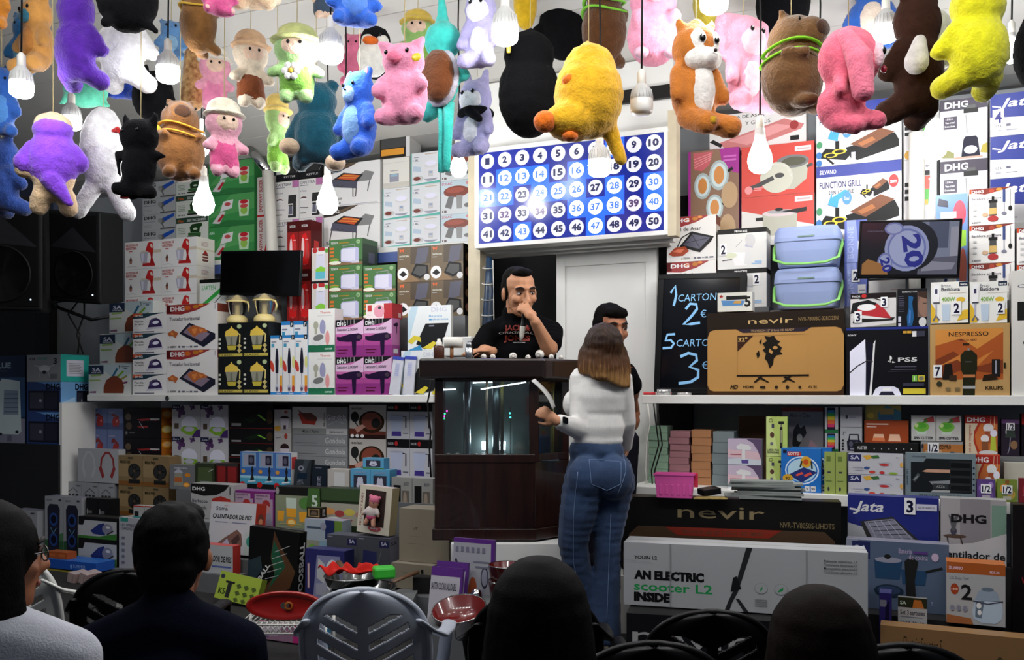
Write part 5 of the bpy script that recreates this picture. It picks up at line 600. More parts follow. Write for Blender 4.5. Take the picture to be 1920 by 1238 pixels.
 plainwhite=('9a9aa0', [R('a8a8ae',0,0,1,1), E('334', .3,.5,.06,.1), R('889',.4,.46,.7,.5)], None, 'aab'),
)
# ---------------------------------------------------------------- the setting
NTR = [0]
def slab(name, px0, px1, v0, v1, z0, z1, m, bevel=0, parent=None, pxv=None):
    """a block parallel to the shelves from pixel column px0 to px1 on its front plane v0"""
    pv = v0 if pxv is None else pxv
    A, B = pl(px0, pv), pl(px1, pv); U, V = uv(TH)
    P0 = Vector((0, 5.67)); u0, u1 = (A-P0).dot(U), (B-P0).dot(U)
    mb = MB(); w = u1-u0
    mb.box(-w/2, 0, 0, w/2, v1-v0, z1-z0, m)
    o = mb.build(name, parent, bevel); p = stall((u0+u1)/2, v0, z0)
    o.location = p; o.rotation_euler = (0, 0, -TH)
    return o
def riser(px0, px1, v0, v1, z0, z1, m=None):
    NTR[0] += 1
    return struct(slab('trim_%d' % NTR[0], px0, px1, v0, v1, z0, z1-.001, m or RISE))
RISE = mat('riser_paint', '6a6c6e', rough=.6)
STAND_SHADE = mat('stand_and_shade_black', '07080b', rough=.8, vary=.1)  # near-black: painted darkness of doorway and outside, also the dark stands
NAVY = mat('navy_tarp', '20283c', rough=.6, vary=.1)
GREYP = mat('grey_panel', 'b8bec2', rough=.5, vary=.04, vscale=2)
def block(name, x0, y0, z0, x1, y1, z1, m):
    mb = MB(); mb.box(x0, y0, z0, x1, y1, z1, m); return mb.build(name)
FLOORM = mat('asphalt', '1c1a19', rough=.9, bump=.3, bscale=120, vary=.2)
struct(block('floor', -8, 3.75, -.03, 6, 10, 0, FLOORM))
struct(block('floor_ground', -8, -1.5, -.30, 6, 10, -.25, FLOORM))
ZS = 1.24
struct(slab('wall_back', 92, 2150, 1.08, 1.12, 0, 3.1, GREYP, pxv=1.08))
struct(slab('night_backdrop', -420, 90, .75, .79, -.25, 3.1, STAND_SHADE, pxv=.75))  # black sheet standing for the night darkness beyond the stall
struct(slab('trim_left', -300, 100, -.35, -.30, 2.55, 3.08, NAVY, pxv=-.35))
# the ceiling: long white boards rising towards the street
CEIL = mat('ceiling_paint', 'd4d2cc', rough=.5, vary=.04, vscale=2)
def ceil_z(x, y):
    v = x*math.sin(TH)+y*math.cos(TH)-C0
    return 3.12+max(0, .7-v)*.32
mb = MB()
for k in range(21):
    v = -3.52+.23*k; za, zb_ = (3.12+max(0, .7-q)*.32 for q in (v, v+.224))
    mb.add([(-7.2, v, za), (4.2, v, za), (4.2, v+.224, zb_), (-7.2, v+.224, zb_), (-7.2, v, za+.03), (4.2, v, za+.03), (4.2, v+.224, zb_+.03), (-7.2, v+.224, zb_+.03)],
           [(3, 2, 1, 0), (4, 5, 6, 7), (0, 1, 5, 4), (1, 2, 6, 5), (2, 3, 7, 6), (3, 0, 4, 7)], CEIL)
    mb.box(-7.2, v+.222, zb_+.005, 4.2, v+.232, zb_+.03, CEIL)
ce = struct(mb.build('ceiling')); ce.location = stall(0, 0, 0); ce.rotation_euler = (0, 0, -TH)
yv0 = lambda py: zz(py, pl(1257, .02).y)
# header over the door, carrying the board, and a black strip drawn as the dark gap below the ceiling
struct(slab('wall_header', 886, 1262, .16, .22, zz(465, pl(1080, .16).y), 3.27, WHITEP, pxv=.16))
struct(slab('trim_header', 1050, 1262, .12, .15, zz(196, pl(1150, .12).y), zz(172, pl(1150, .12).y), plastic('1a1816', .5)))
struct(slab('trim_post', 1252, 1268, .02, .12, yv0(442), 2.9, mat('post', 'c8bca0', rough=.5, vary=.1)))
struct(slab('trim_jamb', 878, 900, .1, .2, 0, 3.1, mat('post', 'c8bca0')))
# doorway: a near-black sheet paints the unlit room's shade, a white sliding door
struct(slab('doorway_shade', 850, 1260, .95, 1.0, 0, 2.6, STAND_SHADE, pxv=.4))
door = slab('door_1', 1044, 1232, .32, .36, .2, zz(470, pl(1130, .32).y), WHITEP, .004); struct(door)
mb = MB(); dw = door.dimensions.x; dh = door.dimensions.z
for (a, b, c, d) in ((-dw/2+.0, -.01, -dw/2+.06, dh), (dw/2-.07, -.01, dw/2, dh)): mb.box(a, b, 0, c, 0, d, WHITEP)
mb.box(-dw/2+.06, -.01, dh-.09, dw/2-.07, 0, dh, WHITEP)
mb.build('door_frame', door, .003)
struct(slab('trim_doorhead', 896, 1256, .24, .3, zz(472, pl(1080, .24).y), zz(464, pl(1080, .24).y)+.01, WHITEP))
# the step under the counter and the boards the two sellers stand on
def W0(px, Y): return (px-960)/F*Y
struct(block('trim_step', W0(845, 4.66), 4.66, 0, W0(1010, 4.66)+.18, 5.02, .474, WHITEP))
struct(block('trim_step_low', W0(1010, 4.66)+.18, 4.72, 0, W0(1185, 4.7), 5.4, .3, WHITEP))
struct(block('floor_seller', -.55, 5.02, 0, W0(1010, 4.66)+.18, 5.48, .23, FLOORM))
# shelves
def shelf(px0, px1, v0, z, t, label, depth=None, stripe=None):
    o = slab('display_shelf', px0, px1, v0, depth or 1.07, z-t, z, WHITEP, .004)
    tag(o, label, 'shelf'); return o
sl = shelf(163, 813, 0, ZS, .05, 'long white shelf left of the dark wooden counter')
sr = shelf(1203, 2060, 0, ZS, .05, 'long white shelf right of the white door')
mb = MB(); mb.lathe([(0, 0), (.017, 0), (.02, .004), (.014, .008), (.009, .004), (0, .005)], metal('777'), 16)
k = mb.build('cable_hole', sl); k.rotation_euler = (PI/2, 0, 0); k.location = (-.72, -.001, .025)
ZU = zz(470, pl(650, .6).y)
su = shelf(262, 886, .58, ZU, .04, 'white upper shelf with a blue strip behind the left goods')
mb = MB(); mb.box(-su.dimensions.x/2, -.004, -.075, su.dimensions.x/2, 0, -.0, mat('blue_strip', '4a5f9a', rough=.4)); mb.build('price_strip', su)
ZUR = zz(438, pl(1600, .48).y)
shelf(1282, 2060, .46, ZUR, .04, 'white upper shelf behind the goods right of the board')
ZL = .715
shelf(1178, 2060, -.12, ZL, .06, 'white lower ledge carrying the stacks of bingo cards')
for q, (a, b) in enumerate(((232, 402), (536, 745), (744, 884))):
    pass
# risers hidden behind the front goods
yv = lambda px, py, v: zz(py, pl(px, v).y)
ZM1 = yv(300, 607, .34); riser(232, 372, .33, .57, ZS, ZM1)
ZM2 = yv(650, 600, .32); riser(536, 742, .31, .56, ZS, ZM2)
ZM3 = yv(806, 594, .32); riser(743, 872, .31, .56, ZS, ZM3)
ZR1 = yv(1340, 578, .25); riser(1240, 1442, .27, .45, ZS, ZR1)
ZR2 = 1.738; riser(1444, 1581, .17, .44, ZS, yv(1512, 578, .12))
ZR3 = yv(1850, 565, .2); riser(1750, 2000, .19, .44, ZS, ZR3)
ZR4 = yv(1600, 575, .3); riser(1582, 1700, .29, .44, ZS, ZR4)
Z1 = .666; riser(168, 815, .17, 1.06, 0, Z1)
# ---------------------------------------------------------------- goods on the left shelf
grid('knife_block', [187, 269], [625, 683, 741], .2, .13, 'carton showing a brown knife block with coloured knives', 'beside the iron boxes', 'knife block cartons', on=ZS)
carton('knife_block', 205, 565, 287, 625, .2, .13, 'carton showing a brown knife block, topmost of the stepped pile', group='knife block cartons', on=yv(228, 625, .2)+.001)
carton('knife_block', 166, 683, 246, 741, .05, .13, 'carton showing a brown knife block standing foremost at the shelf end', group='knife block cartons', on=ZS)
for k in (-1,): pass
grid('iron', [249, 312], [587, 625, 664, 702, 741], .03, .14, 'white carton of a purple steam iron', 'in the stack of four', 'steam iron cartons', on=ZS)
grid('toast', [312, 408], [570, 656, 741], .03, .24, 'white carton of a horizontal toaster with croissant', 'on the left shelf', 'horizontal toaster cartons', on=ZS)
grid('classic', [409, 456, 504], [605, 672, 741], .03, .15, 'black carton of a yellow citrus juicer', 'on the left shelf', 'citrus juicer cartons', on=ZS)
grid('wand', [507, 530, 553, 577], [628, 741], .03, .08, 'slim blue and white hand blender carton', 'in the front row', 'hand blender cartons', on=ZS)
grid('wand', [527, 551, 576], [602, 741], .13, .08, 'slim blue and white hand blender carton', 'in the second row', 'hand blender cartons', on=ZS)
grid('comfort', [578, 628], [579, 660, 741], .04, .1, 'white carton with green base of a heel scrubber', 'beside the pink boxes', 'heel care cartons', on=ZS)
grid('dryer', [629, 682, 735], [598, 669, 741], .03, .1, 'pink carton of a black hair dryer', 'on the left shelf', 'hair dryer cartons', on=ZS)
carton('pinkclean', 686, 569, 736, 598, .04, .13, 'flat white and red carton of a pink gadget on the hair dryers')
carton('scale', 764, 573, 846, 656, .06, .03, 'glossy carton of a black bathroom scale, upper one leaning back', group='bathroom scale cartons', on=yv(800, 657, .06))
carton('scale', 752, 657, 830, 741, .04, .14, 'glossy carton of a black bathroom scale, lower one behind the counter', group='bathroom scale cartons', on=ZS)
grid('mixer', [234, 302, 369], [449, 502, 554, 607], .34, .2, 'white carton of a red stand mixer', 'behind the iron boxes', 'stand mixer cartons', on=ZM1)
riser(372, 420, .28, .4, ZS, yv(396, 574, .3))
carton('sarten', 374, 523, 425, 573, .3, .05, 'white carton with green band for a frying pan')
grid('redclam', [538, 560, 583], [414, 506, 600], .37, .14, 'tall dark red carton of a chopping blender', 'behind the black monitor', 'red blender cartons', on=ZM2)
grid('juicepress', [584, 616], [464, 531, 600], .33, .14, 'carton of a white juice press with apples', 'beside the toaster boxes', 'juice press cartons', on=ZM2)
grid('toaster', [617, 680], [448, 497, 547, 600], .33, .2, 'green carton of a white toaster', 'in the stack of three', 'toaster cartons', on=ZM2)
grid('toaster', [681, 742], [497, 547, 600], .33, .2, 'green carton of a white toaster', 'in the stack of two', 'toaster cartons', on=ZM2)
grid('waffle', [745, 807, 869], [460, 527, 594], .33, .2, 'brown carton of a sandwich maker', 'beside the doorway', 'sandwich maker cartons', on=ZM3)
# upper shelf, left
V = .62
grid('grinder', [267, 329], [340, 371, 401, 431, 462, 498], V, .2, 'grey carton of a blue angle grinder', 'on the upper shelf', 'angle grinder cartons', on=ZU)
grid('sander', [330, 390], [330, 365, 407, 450, 492], V, .2, 'pale green carton of an electric sander', 'on the upper shelf', 'sander cartons', on=ZU)
grid('slicer', [391, 477], [302, 364, 424, 486], V, .18, 'bright green carton of a white food slicer', 'on the upper shelf', 'food slicer cartons', on=ZU)
grid('easyslicer', [482, 514], [331, 406, 480], V, .1, 'narrow white and red vegetable slicer carton', 'behind the leaning pole', 'vegetable slicer cartons', on=ZU)
grid('cafetera', [516, 561, 605], [337, 410, 476], V, .18, 'white carton of a black coffee maker', 'on the upper shelf', 'coffee maker cartons', on=ZU)
cz = yv(560, 337, V)
grid('thermos_box', [518, 560, 603], [293, 336], V, .16, 'black carton of a kettle', 'on the coffee maker boxes', 'kettle cartons')
grid('barbacoa', [607, 713], [305, 385, 470], V, .12, 'white carton of a folding charcoal barbecue', 'on the upper shelf', 'folding barbecue cartons', on=ZU)
grid('cooker', [717, 769], [352, 411, 466], V, .18, 'white and teal rice cooker carton', 'beside the barbecue boxes', 'rice cooker cartons', on=ZU)
grid('cooker', [770, 825], [285, 346, 406, 464], V, .18, 'white and teal rice cooker carton', 'in the taller stack', 'rice cooker cartons', on=ZU)
grid('ripper', [826, 883], [280, 338, 401, 461], V, .18, 'pale carton of a red electric cutter on legs', 'beside the number board', 'electric cutter cartons', on=ZU)
carton('whiteappl', 718, 296, 768, 352, V, .16, 'cream white appliance carton on the rice cooker boxes')
carton('elecsan', 712, 242, 769, 296, V, .16, 'black carton with a red band, topmost of the upper shelf')
# ---------------------------------------------------------------- goods on the right shelf
carton('nevir32', 1326, 584, 1583, 739, .03, .11, 'brown cardboard television carton with a printed lion head', on=ZS)
carton('ps5', 1586, 613, 1741, 740, .03, .14, 'black game console carton with a white console printed on it', on=ZS)
zp = yv(1663, 613, .03)
carton('fagor_iron', 1594, 549, 1681, 613, .04, .12, 'carton of a red and black iron with two number slips', slips=(('3', .74, .72, .3), ('3', .17, .3, .34)))
carton('shaver', 1682, 541, 1739, 613, .03, .08, 'black carton of a blue shaver showing a cropped face')
carton('nespresso', 1743, 607, 1894, 740, .02, .16, 'brown carton of a black capsule coffee machine', on=ZS, slips=(('7', .1, .34, .18),))
carton('brazo', 1745, 528, 1816, 606, .03, .09, 'white and yellow hand blender carton beside the shaver', group='white hand blender cartons', slips=(('2', .69, .36, .32),))
carton('brazo', 1818, 527, 1889, 606, .03, .09, 'white and yellow hand blender carton with a yellow tape band', group='white hand blender cartons', slips=(('2', .82, .36, .3),))
carton('cordless', 1896, 505, 2010, 740, .02, .14, 'tall white carton standing at the right picture edge', on=ZS)
grid('grill_asar', [1250, 1343], [405, 490, 576], .28, .13, 'white carton of a black contact grill', 'behind the chalkboard', 'contact grill cartons', on=ZR1)
grid('princess', [1345, 1438], [428, 504, 578], .28, .15, 'white carton with black lid of a hand mixer', 'beside the cool boxes', 'hand mixer cartons', on=ZR1)
for o in [x for x in COL.objects if x.get('group') == 'hand mixer cartons']:
    sw, hh, sd = MADE['princess'][1:]
    price_slip(o, '2', -.38*sw if 'top' in o['label'] else .3*sw, -sd/2-.004, (.5 if 'top' in o['label'] else .72)*hh, .3*hh, '113')
carton('tupper', 1345, 548, 1411, 584, .04, .08, 'small white carton of a blue food container with a five')
grid('redpot', [1390, 1527], [270, 366], .5, .25, 'red carton of a steel pressure cooker with lid off', 'on top', None)
for o in [x for x in COL.objects if (x.get('label') or '').startswith('red carton of a steel')]: o['label'] = 'red carton of a steel pressure cooker with its lid off'
carton('redpot2', 1390, 366, 1527, 434, .5, .25, 'red and white carton of a lidded pressure cooker', on=ZUR)
carton('woodpans', 1290, 280, 1386, 436, .5, .05, 'purple edged carton of blue frying pans leaning askew', on=ZUR)
carton('pinkgrill', 1330, 208, 1512, 270, .56, .12, 'white carton of a pink table grill on the red cartons', on=yv(1458, 270, .5)+.001)
grid('silvano', [1530, 1691], [190, 306, 421], .5, .22, 'white and blue carton of a black table grill', 'above the monitor', 'table grill cartons', on=ZUR)
grid('vaso', [1694, 1757], [190, 298, 413], .5, .18, 'carton of a fruit filled glass jug blender', 'behind the white pole', 'glass jug blender cartons', on=ZUR)
grid('dhgblend', [1762, 1852], [184, 300, 410], .5, .2, 'grey and violet carton of a black jug blender', 'on the upper shelf', 'jug blender cartons', on=ZUR)
grid('jata', [1856, 1960], [172, 252, 332, 404], .5, .2, 'blue and white kettle carton', 'at the far right of the upper shelf', 'blue kettle cartons', on=ZUR)
for o in [x for x in COL.objects if x.get('group') == 'blue kettle cartons' and 'top' in x['label']]:
    sw, hh, sd = MADE['jata'][1:]; price_slip(o, '4', -.35*sw, -sd/2-.004, .45*hh, .36*hh, '227')
grid('picadora', [1817, 1903], [352, 421, 493, 565], .2, .16, 'white and red carton of a stick chopper set', 'beside the monitor', 'stick chopper cartons', on=ZR3)
grid('picadora', [1906, 1990], [425, 495, 565], .2, .16, 'white and red carton of a stick chopper set', 'cut by the right edge', 'stick chopper cartons', on=ZR3)
carton('greenchop', 1754, 364, 1815, 565, .22, .12, 'carton of a white machine with a lime green lid', on=ZR3, slips=(('2', .25, .2, .22, '237'),))
grid('bluebottle', [1583, 1626], [412, 492, 575], .32, .1, 'violet blue bottle carton', 'beside the cool boxes', 'violet bottle cartons', on=ZR4)
for o in [x for x in COL.objects if x.get('group') == 'violet bottle cartons' and 'bottom' in x['label']]:
    sw, hh, sd = MADE['bluebottle'][1:]; price_slip(o, '2', .0*sw, -sd/2-.004, .7*hh, .28*hh)
carton('whitebox', 1628, 525, 1698, 575, .3, .1, 'plain white carton below the right monitor', on=ZR4)
# ---------------------------------------------------------------- below the left shelf
grid('redkettle', [172, 201, 231], [766, 805, 845], .2, .1, 'blue carton of a red kettle', 'under the left shelf', 'red kettle cartons', on=Z1)
grid('knifeset', [232, 303], [765, 822, 874], .2, .2, 'black carton of red knives with orange fruit sides', 'under the left shelf', 'knife set cartons', on=Z1)
grid('grapejuicer', [322, 376, 428], [759, 820, 878], .2, .18, 'white carton with purple grapes and a green bowl', 'under the shelf', 'grape carton stack', on=Z1)
grid('slate', [429, 512], [759, 804, 832, 859, 886], .2, .18, 'flat black carton with a lime green streak', 'under the shelf', 'flat black cartons', on=Z1)
grid('fondue', [514, 546], [768, 810, 886], .2, .12, 'small grey carton of a fondue pot', 'under the shelf', 'fondue cartons', on=Z1)
grid('gondola', [548, 652], [815, 836, 856, 876, 888], .2, .2, 'low grey ham stand carton', 'in the stack', 'ham stand cartons', on=Z1)
carton('gondolatop', 548, 763, 652, 815, .2, .2, 'white and grey ham stand carton showing a ham, topmost of its stack')
grid('crepe', [655, 724], [759, 823, 893], .2, .2, 'pale carton of a dark red crepe maker', 'under the shelf', 'crepe maker cartons', on=Z1)
grid('blendjug', [725, 768, 811], [757, 824, 895], .2, .18, 'black and white carton of a purple based jug', 'beside the counter', 'purple jug cartons', on=Z1)
# left end: the big blue cartons on a dark counter
ZD = yv(80, 833, -.1); riser(-60, 109, -.14, .3, 0, ZD, STAND_SHADE)
riser(111, 116, -.12, .9, yv(115, 985, -.12), 1.18, WHITEP)
carton('aircooler', -18, 667, 47, 833, -.1, .25, 'tall dark blue air cooler carton at the left edge', on=ZD)
grid('airfryer', [50, 114], [716, 773, 833], -.1, .27, 'blue carton of a black air fryer', 'beside the air cooler carton', 'air fryer cartons', on=ZD)
o = carton('drone', 50, 665, 114, 716, -.1, .27, 'grey and teal drone carton on the air fryer boxes')
# second tier
ZB = yv(260, 968, -.05); riser(112, 330, -.09, .15, 0, ZB)
grid('minifan', [222, 268, 317], [855, 912, 968], -.06, .12, 'kraft brown carton of a black mini fan', 'in the fan pile', 'mini fan cartons', on=ZB)
grid('chargers', [122, 153, 184, 214], [905, 962], -.06, .12, 'small grey charger carton', 'under the headphones', 'charger cartons', on=ZB)
carton('headphones', 146, 842, 222, 905, -.06, .07, 'grey carton showing silver and red headphones')
ZB2 = yv(500, 925, -.08); riser(330, 815, -.16, .15, 0, ZB2)
carton('juicecup', 318, 872, 358, 945, -.14, .09, 'grey carton of a citrus juicer with printed oranges', on=ZB2)
carton('greenjars', 366, 869, 402, 910, -.1, .1, 'dark carton of green glass jars', on=ZB2)
carton('redjars', 404, 869, 446, 912, -.1, .1, 'dark carton of red glass jars', on=ZB2)
carton('vtcard', 322, 858, 341, 880, .1, .02, 'small cream card reading V7', on=ZB2)
grid('gopro', [450, 482, 514, 546], [848, 920], -.1, .07, 'blue sports camera carton with a surfer', 'in the row of three', 'sports camera cartons', on=ZB2)
carton('pouch', 549, 863, 580, 922, -.12, .04, 'grey gift carton of a watch beside the camera boxes', on=ZB2, lean=-.1)
carton('wallet', 582, 874, 611, 922, -.12, .03, 'dark blue wallet carton leaning beside the white one', on=ZB2, lean=-.12)
carton('whitegift', 614, 880, 655, 922, -.12, .08, 'white plastic wrapped gift carton beside the wallet', on=ZB2)
grid('bluefig', [657, 694, 731], [880, 924], -.12, .09, 'light blue carton with a window of a small figure', 'in the pair', 'blue figure cartons', on=ZB2)
carton('bluefig', 680, 859, 720, 880, -.1, .07, 'light blue figure carton lying on top of the pair', group='blue figure cartons')
grid('figure', [734, 773, 812], [896, 962], -.14, .08, 'white carton with a body sculpture picture', 'beside the counter', 'body figure cartons', on=ZB2-.18)
# third tier
ZC = yv(520, 988, -.32); riser(355, 700, -.36, -.18, 0, ZC)
carton('barbround', 358, 908, 439, 985, -.33, .13, 'white and black carton of a round red barbecue', on=ZC)
grid('icecream', [441, 477, 514], [921, 988], -.33, .12, 'purple framed dessert maker carton', 'beside the round barbecue', 'dessert maker cartons', on=ZC)
carton('jugset', 516, 914, 600, 988, -.33, .13, 'dark green carton of glass jugs of orange juice', on=ZC)
carton('fooddark', 602, 917, 690, 988, -.33, .13, 'dark green carton showing plates of food', on=ZC)
# left low tier
ZE = yv(180, 1052, -.35); riser(20, 300, -.52, -.16, 0, ZE)
grid('towerspk', [84, 119, 153], [932, 1022], -.32, .1, 'tall grey carton of a party speaker with blue lights', 'at the left', 'party speaker cartons', on=ZE)
carton('towerspk', 22, 957, 70, 1060, -.36, .12, 'tall grey speaker carton behind the woman with glasses', group='party speaker cartons', on=ZE)
grid('blackbox', [161, 184, 208], [935, 1020], -.3, .08, 'small black carton', 'beside the speaker boxes', 'small black cartons', on=ZE)
grid('handvac', [147, 219], [970, 1011, 1052], -.48, .12, 'black and white carton of a blue hand vacuum', 'in the pair', 'hand vacuum cartons', on=ZE)
carton('ringlamp', 223, 972, 292, 1052, -.48, .12, 'white carton of a rainbow ring lamp speaker', on=ZE)
carton('smallwhite', 250, 948, 270, 972, -.46, .05, 'tiny white and red carton on the ring lamp box', group='tiny white cartons')
carton('smallwhite', 271, 949, 291, 972, -.46, .05, 'tiny white carton beside the first on the ring lamp box', group='tiny white cartons')
# front left floor
ZF = yv(450, 1062, -.62); riser(370, 740, -.64, -.38, 0, .2); 
carton('calentador', 388, 948, 474, 1065, -.6, .1, 'white and red foot warmer carton leaning back, the upper one', on=.2, lean=-.12, group='foot warmer cartons')
carton('footstool', 372, 1022, 437, 1064, -.74, .07, 'white and red foot warmer carton, the lower one', on=.12, group='foot warmer cartons')
riser(368, 440, -.76, -.65, 0, .12)
carton('football', 462, 992, 556, 1112, -.76, .07, 'black carton of a wooden table football game standing askew', on=.0, roll=.06)
carton('foodboxes', 571, 975, 642, 1040, -.5, .1, 'pale carton of food storage boxes with a lime stripe', on=.2)
carton('coffeegold', 575, 952, 602, 977, -.45, .06, 'small black and gold carton above the food storage carton', on=yv(606, 976, -.5)+.002)
grid('cookset', [612, 670, 731], [1006, 1088], -.63, .12, 'dark grey cookware carton with a blue logo', 'behind the pans', 'grey cookware cartons', on=.2)
carton('plates', 572, 1031, 646, 1110, -.78, .1, 'dark violet carton of a sixteen piece dinner set', on=.0)
ZLN = 0; riser(728, 846, -.86, -.6, 0, .14)
carton('linen', 748, 955, 842, 1057, -.66, .18, 'beige linen gift box with a black tab, the upper one', on=yv(795, 1057, -.66)+.004, group='linen gift boxes')
carton('linen', 733, 1058, 812, 1120, -.72, .2, 'beige linen gift box lying under the other one', on=.14, group='linen gift boxes')
riser(812, 846, -.66, -.48, .14, yv(795, 1057, -.66))
carton('healthy', 846, 1012, 924, 1085, -1.13, .02, 'white and purple pan carton standing against the step', on=.1, lean=-.06)
riser(838, 960, -1.2, -1.12, 0, .1)
carton('cocina', 806, 1057, 866, 1100, -1.24, .02, 'purple edged healthy frying pan carton behind its twin', on=.05, lean=-.2, group='healthy frying pan cartons')
carton('cocina', 796, 1068, 856, 1118, -1.31, .02, 'purple edged healthy frying pan carton in front, beside the red pan', on=.03, lean=-.2, group='healthy frying pan cartons')
carton('limepack', 400, 1085, 478, 1138, -.98, .05, 'lime green carton of a hair trimmer near the red tray', on=.0, lean=-.3, roll=.1)
carton('pinkboard', 478, 1172, 562, 1262, -1.5, .03, 'pink and purple folding board carton in front of the red tray', on=.0, lean=-.15)
carton('bluekids', 566, 1180, 612, 1262, -1.5, .03, 'light blue toy carton beside the pink board carton', on=.0, lean=-.15)
carton('blueflat', 88, 1052, 180, 1069, -.66, .16, 'flat bright blue carton', on=yv(130, 1069, -.66))
carton('yellowflat', 84, 1070, 152, 1100, -.66, .16, 'low yellow carton under the flat blue one', on=.0)
carton('orangebox', 88, 1035, 126, 1052, -.64, .08, 'small bright orange carton on the flat blue one', on=yv(130, 1052, -.66)+.001)
carton('pinkbook', 125, 1075, 140, 1112, -.9, .12, 'pale pink book standing near the white armchair', on=0, roll=.15, group='pale pink books')
carton('pinkbook', 146, 1075, 160, 1112, -.9, .12, 'pale pink book leaning toward the black chair', on=0, roll=.25, group='pale pink books')
# ---------------------------------------------------------------- below the right shelf
ZK = yv(1700, 850, .12); riser(1540, 2040, .07, 1.06, ZL, ZK)
carton('heartbox', 1466, 764, 1544, 905, .2, .1, 'grey and pink boxed set with a heart, behind the trimmer boxes', on=ZL)
grid('colourspk', [1546, 1572], [763, 812, 852], .1, .08, 'slim carton of a rainbow coloured speaker', 'under the right shelf', 'rainbow speaker cartons', on=ZK)
carton('party', 1575, 801, 1617, 852, .1, .12, 'white carton of a black radio with a handle', on=ZK)
carton('plainwhite', 1575, 763, 1617, 801, .1, .12, 'plain pale carton lying on the radio carton')
carton('glassbowls', 1620, 788, 1704, 852, .12, .14, 'orange carton of four glass bowls', on=ZK)
carton('ricepack', 1622, 760, 1690, 788, .13, .12, 'yellow and blue carton on the orange bowls carton')
carton('bodypro', 1726, 828, 1806, 852, .1, .14, 'low grey and orange carton with a half slip', on=ZK, slips=(('1/2', .3, .5, .8),))
grid('spincutter', [1708, 1755, 1803], [779, 827], .1, .13, 'white carton of a green spinning cutter', 'on the low grey carton', 'spin cutter cartons')
carton('cruetset', 1809, 779, 1871, 852, .1, .12, 'orange carton of an oil and vinegar set, the upper one', on=ZK, group='vinegar set cartons')
carton('cruetset', 1818, 853, 1876, 925, -.06, .1, 'orange carton of an oil and vinegar set, the lower one', on=ZL, group='vinegar set cartons')
carton('cutter', 1877, 786, 1912, 870, .1, .1, 'tall violet carton of a green cutter with a half slip', on=ZK, slips=(('1/2', .5, .8, .2),))
carton('redblack', 1915, 776, 1960, 870, .1, .1, 'red and black carton cut by the picture edge', on=ZK)
grid('sacorn', [1590, 1694], [851, 890, 929], -.1, .09, 'white carton with sweetcorn and a chopped vegetable picture', 'on the ledge', 'vegetable slicer set cartons', on=ZL)
carton('knifecase', 1697, 850, 1830, 932, -.115, .05, 'grey window carton of a black kitchen knife set', on=ZL)
carton('lavender', 1831, 899, 1867, 934, -.118, .04, 'violet lavender scent carton with a half slip', on=ZL, slips=(('1/2', .5, .58, .42),))
carton('fruitcard', 1869, 899, 1908, 935, -.118, .04, 'green fruit scent carton with a half slip', on=ZL, slips=(('1/2', .5, .55, .4),))
carton('cherrycard', 1910, 897, 1945, 936, -.118, .04, 'dark red scent carton at the picture edge', on=ZL)
carton('openlid', 1882, 868, 1940, 899, -.02, .08, 'open cream carton lid behind the scent cartons', on=ZL)
grid('trimmer', [1436, 1477], [781, 856, 926], .02, .05, 'lime green carton of a gold trimmer', 'on the ledge', 'trimmer cartons', on=ZL)
grid('massage', [1364, 1428], [823, 872, 921], .0, .08, 'pastel carton of a white massage gun', 'on the ledge', 'massage gun cartons', on=ZL)
carton('lotto', 1464, 841, 1540, 925, -.07, .06, 'blue lottery game carton with an orange ball, the front one', on=ZL, group='lottery game cartons')
carton('lotto', 1484, 839, 1560, 922, .04, .05, 'blue lottery game carton, half hidden behind its twin', on=ZL, group='lottery game cartons')
grid('trimmerback', [1545, 1566, 1588], [848, 931], -.09, .05, 'olive green carton turned back to front', 'beside the lottery game', 'olive cartons', on=ZL)
carton('jatabbq', 1589, 931, 1761, 1040, -.26, .1, 'dark blue carton of an electric barbecue with a slip', on=.42, slips=(('3', .69, .86, .26),))
carton('ventilador', 1763, 936, 1888, 1062, -.26, .1, 'pale carton of a standing fan with a living room picture', on=.42)
riser(1586, 2040, -.28, -.13, 0, .42, STAND_SHADE)
grid('blackset', [1898, 1985], [948, 1105, 1215], -.36, .12, 'black carton with red lettering', 'at the picture edge', 'red lettered cartons', on=0)
carton('bateria', 1586, 1016, 1780, 1141, -.42, .1, 'slate blue carton of a blue saucepan set', on=.2)
carton('fryer', 1774, 1056, 1886, 1144, -.57, .12, 'white and orange carton of a deep fryer', on=.2, slips=())
riser(1584, 1888, -.54, -.3, 0, .2, STAND_SHADE)
carton('set3', 1683, 1121, 1739, 1182, -.6, .03, 'grey card sleeve of a set of three frying pans', on=.14)
riser(1660, 1780, -.62, -.56, 0, .14, STAND_SHADE)
carton('cardscoot', 1650, 1186, 1960, 1250, -.74, .1, 'long open cardboard carton at the bottom right', on=0)
carton('spotbox', 1648, 1112, 1672, 1200, -.62, .1, 'violet carton behind the white scooter carton', on=.0)
carton('nevir50', 1168, 936, 1578, 1100, 0, .13, 'huge black and brown television carton behind the scooter carton', ang=14, Y=4.6, on=0)
carton('nevirlow', 1174, 1160, 1560, 1240, 0, .3, 'black television carton on the floor under the scooter carton', ang=14, Y=4.12, on=0)
carton('scooter', 1169, 1026, 1628, 1160, 0, .19, 'long white electric scooter carton lying on the black carton', ang=16, Y=4.22, on=zz(1160, 4.12)+.004)
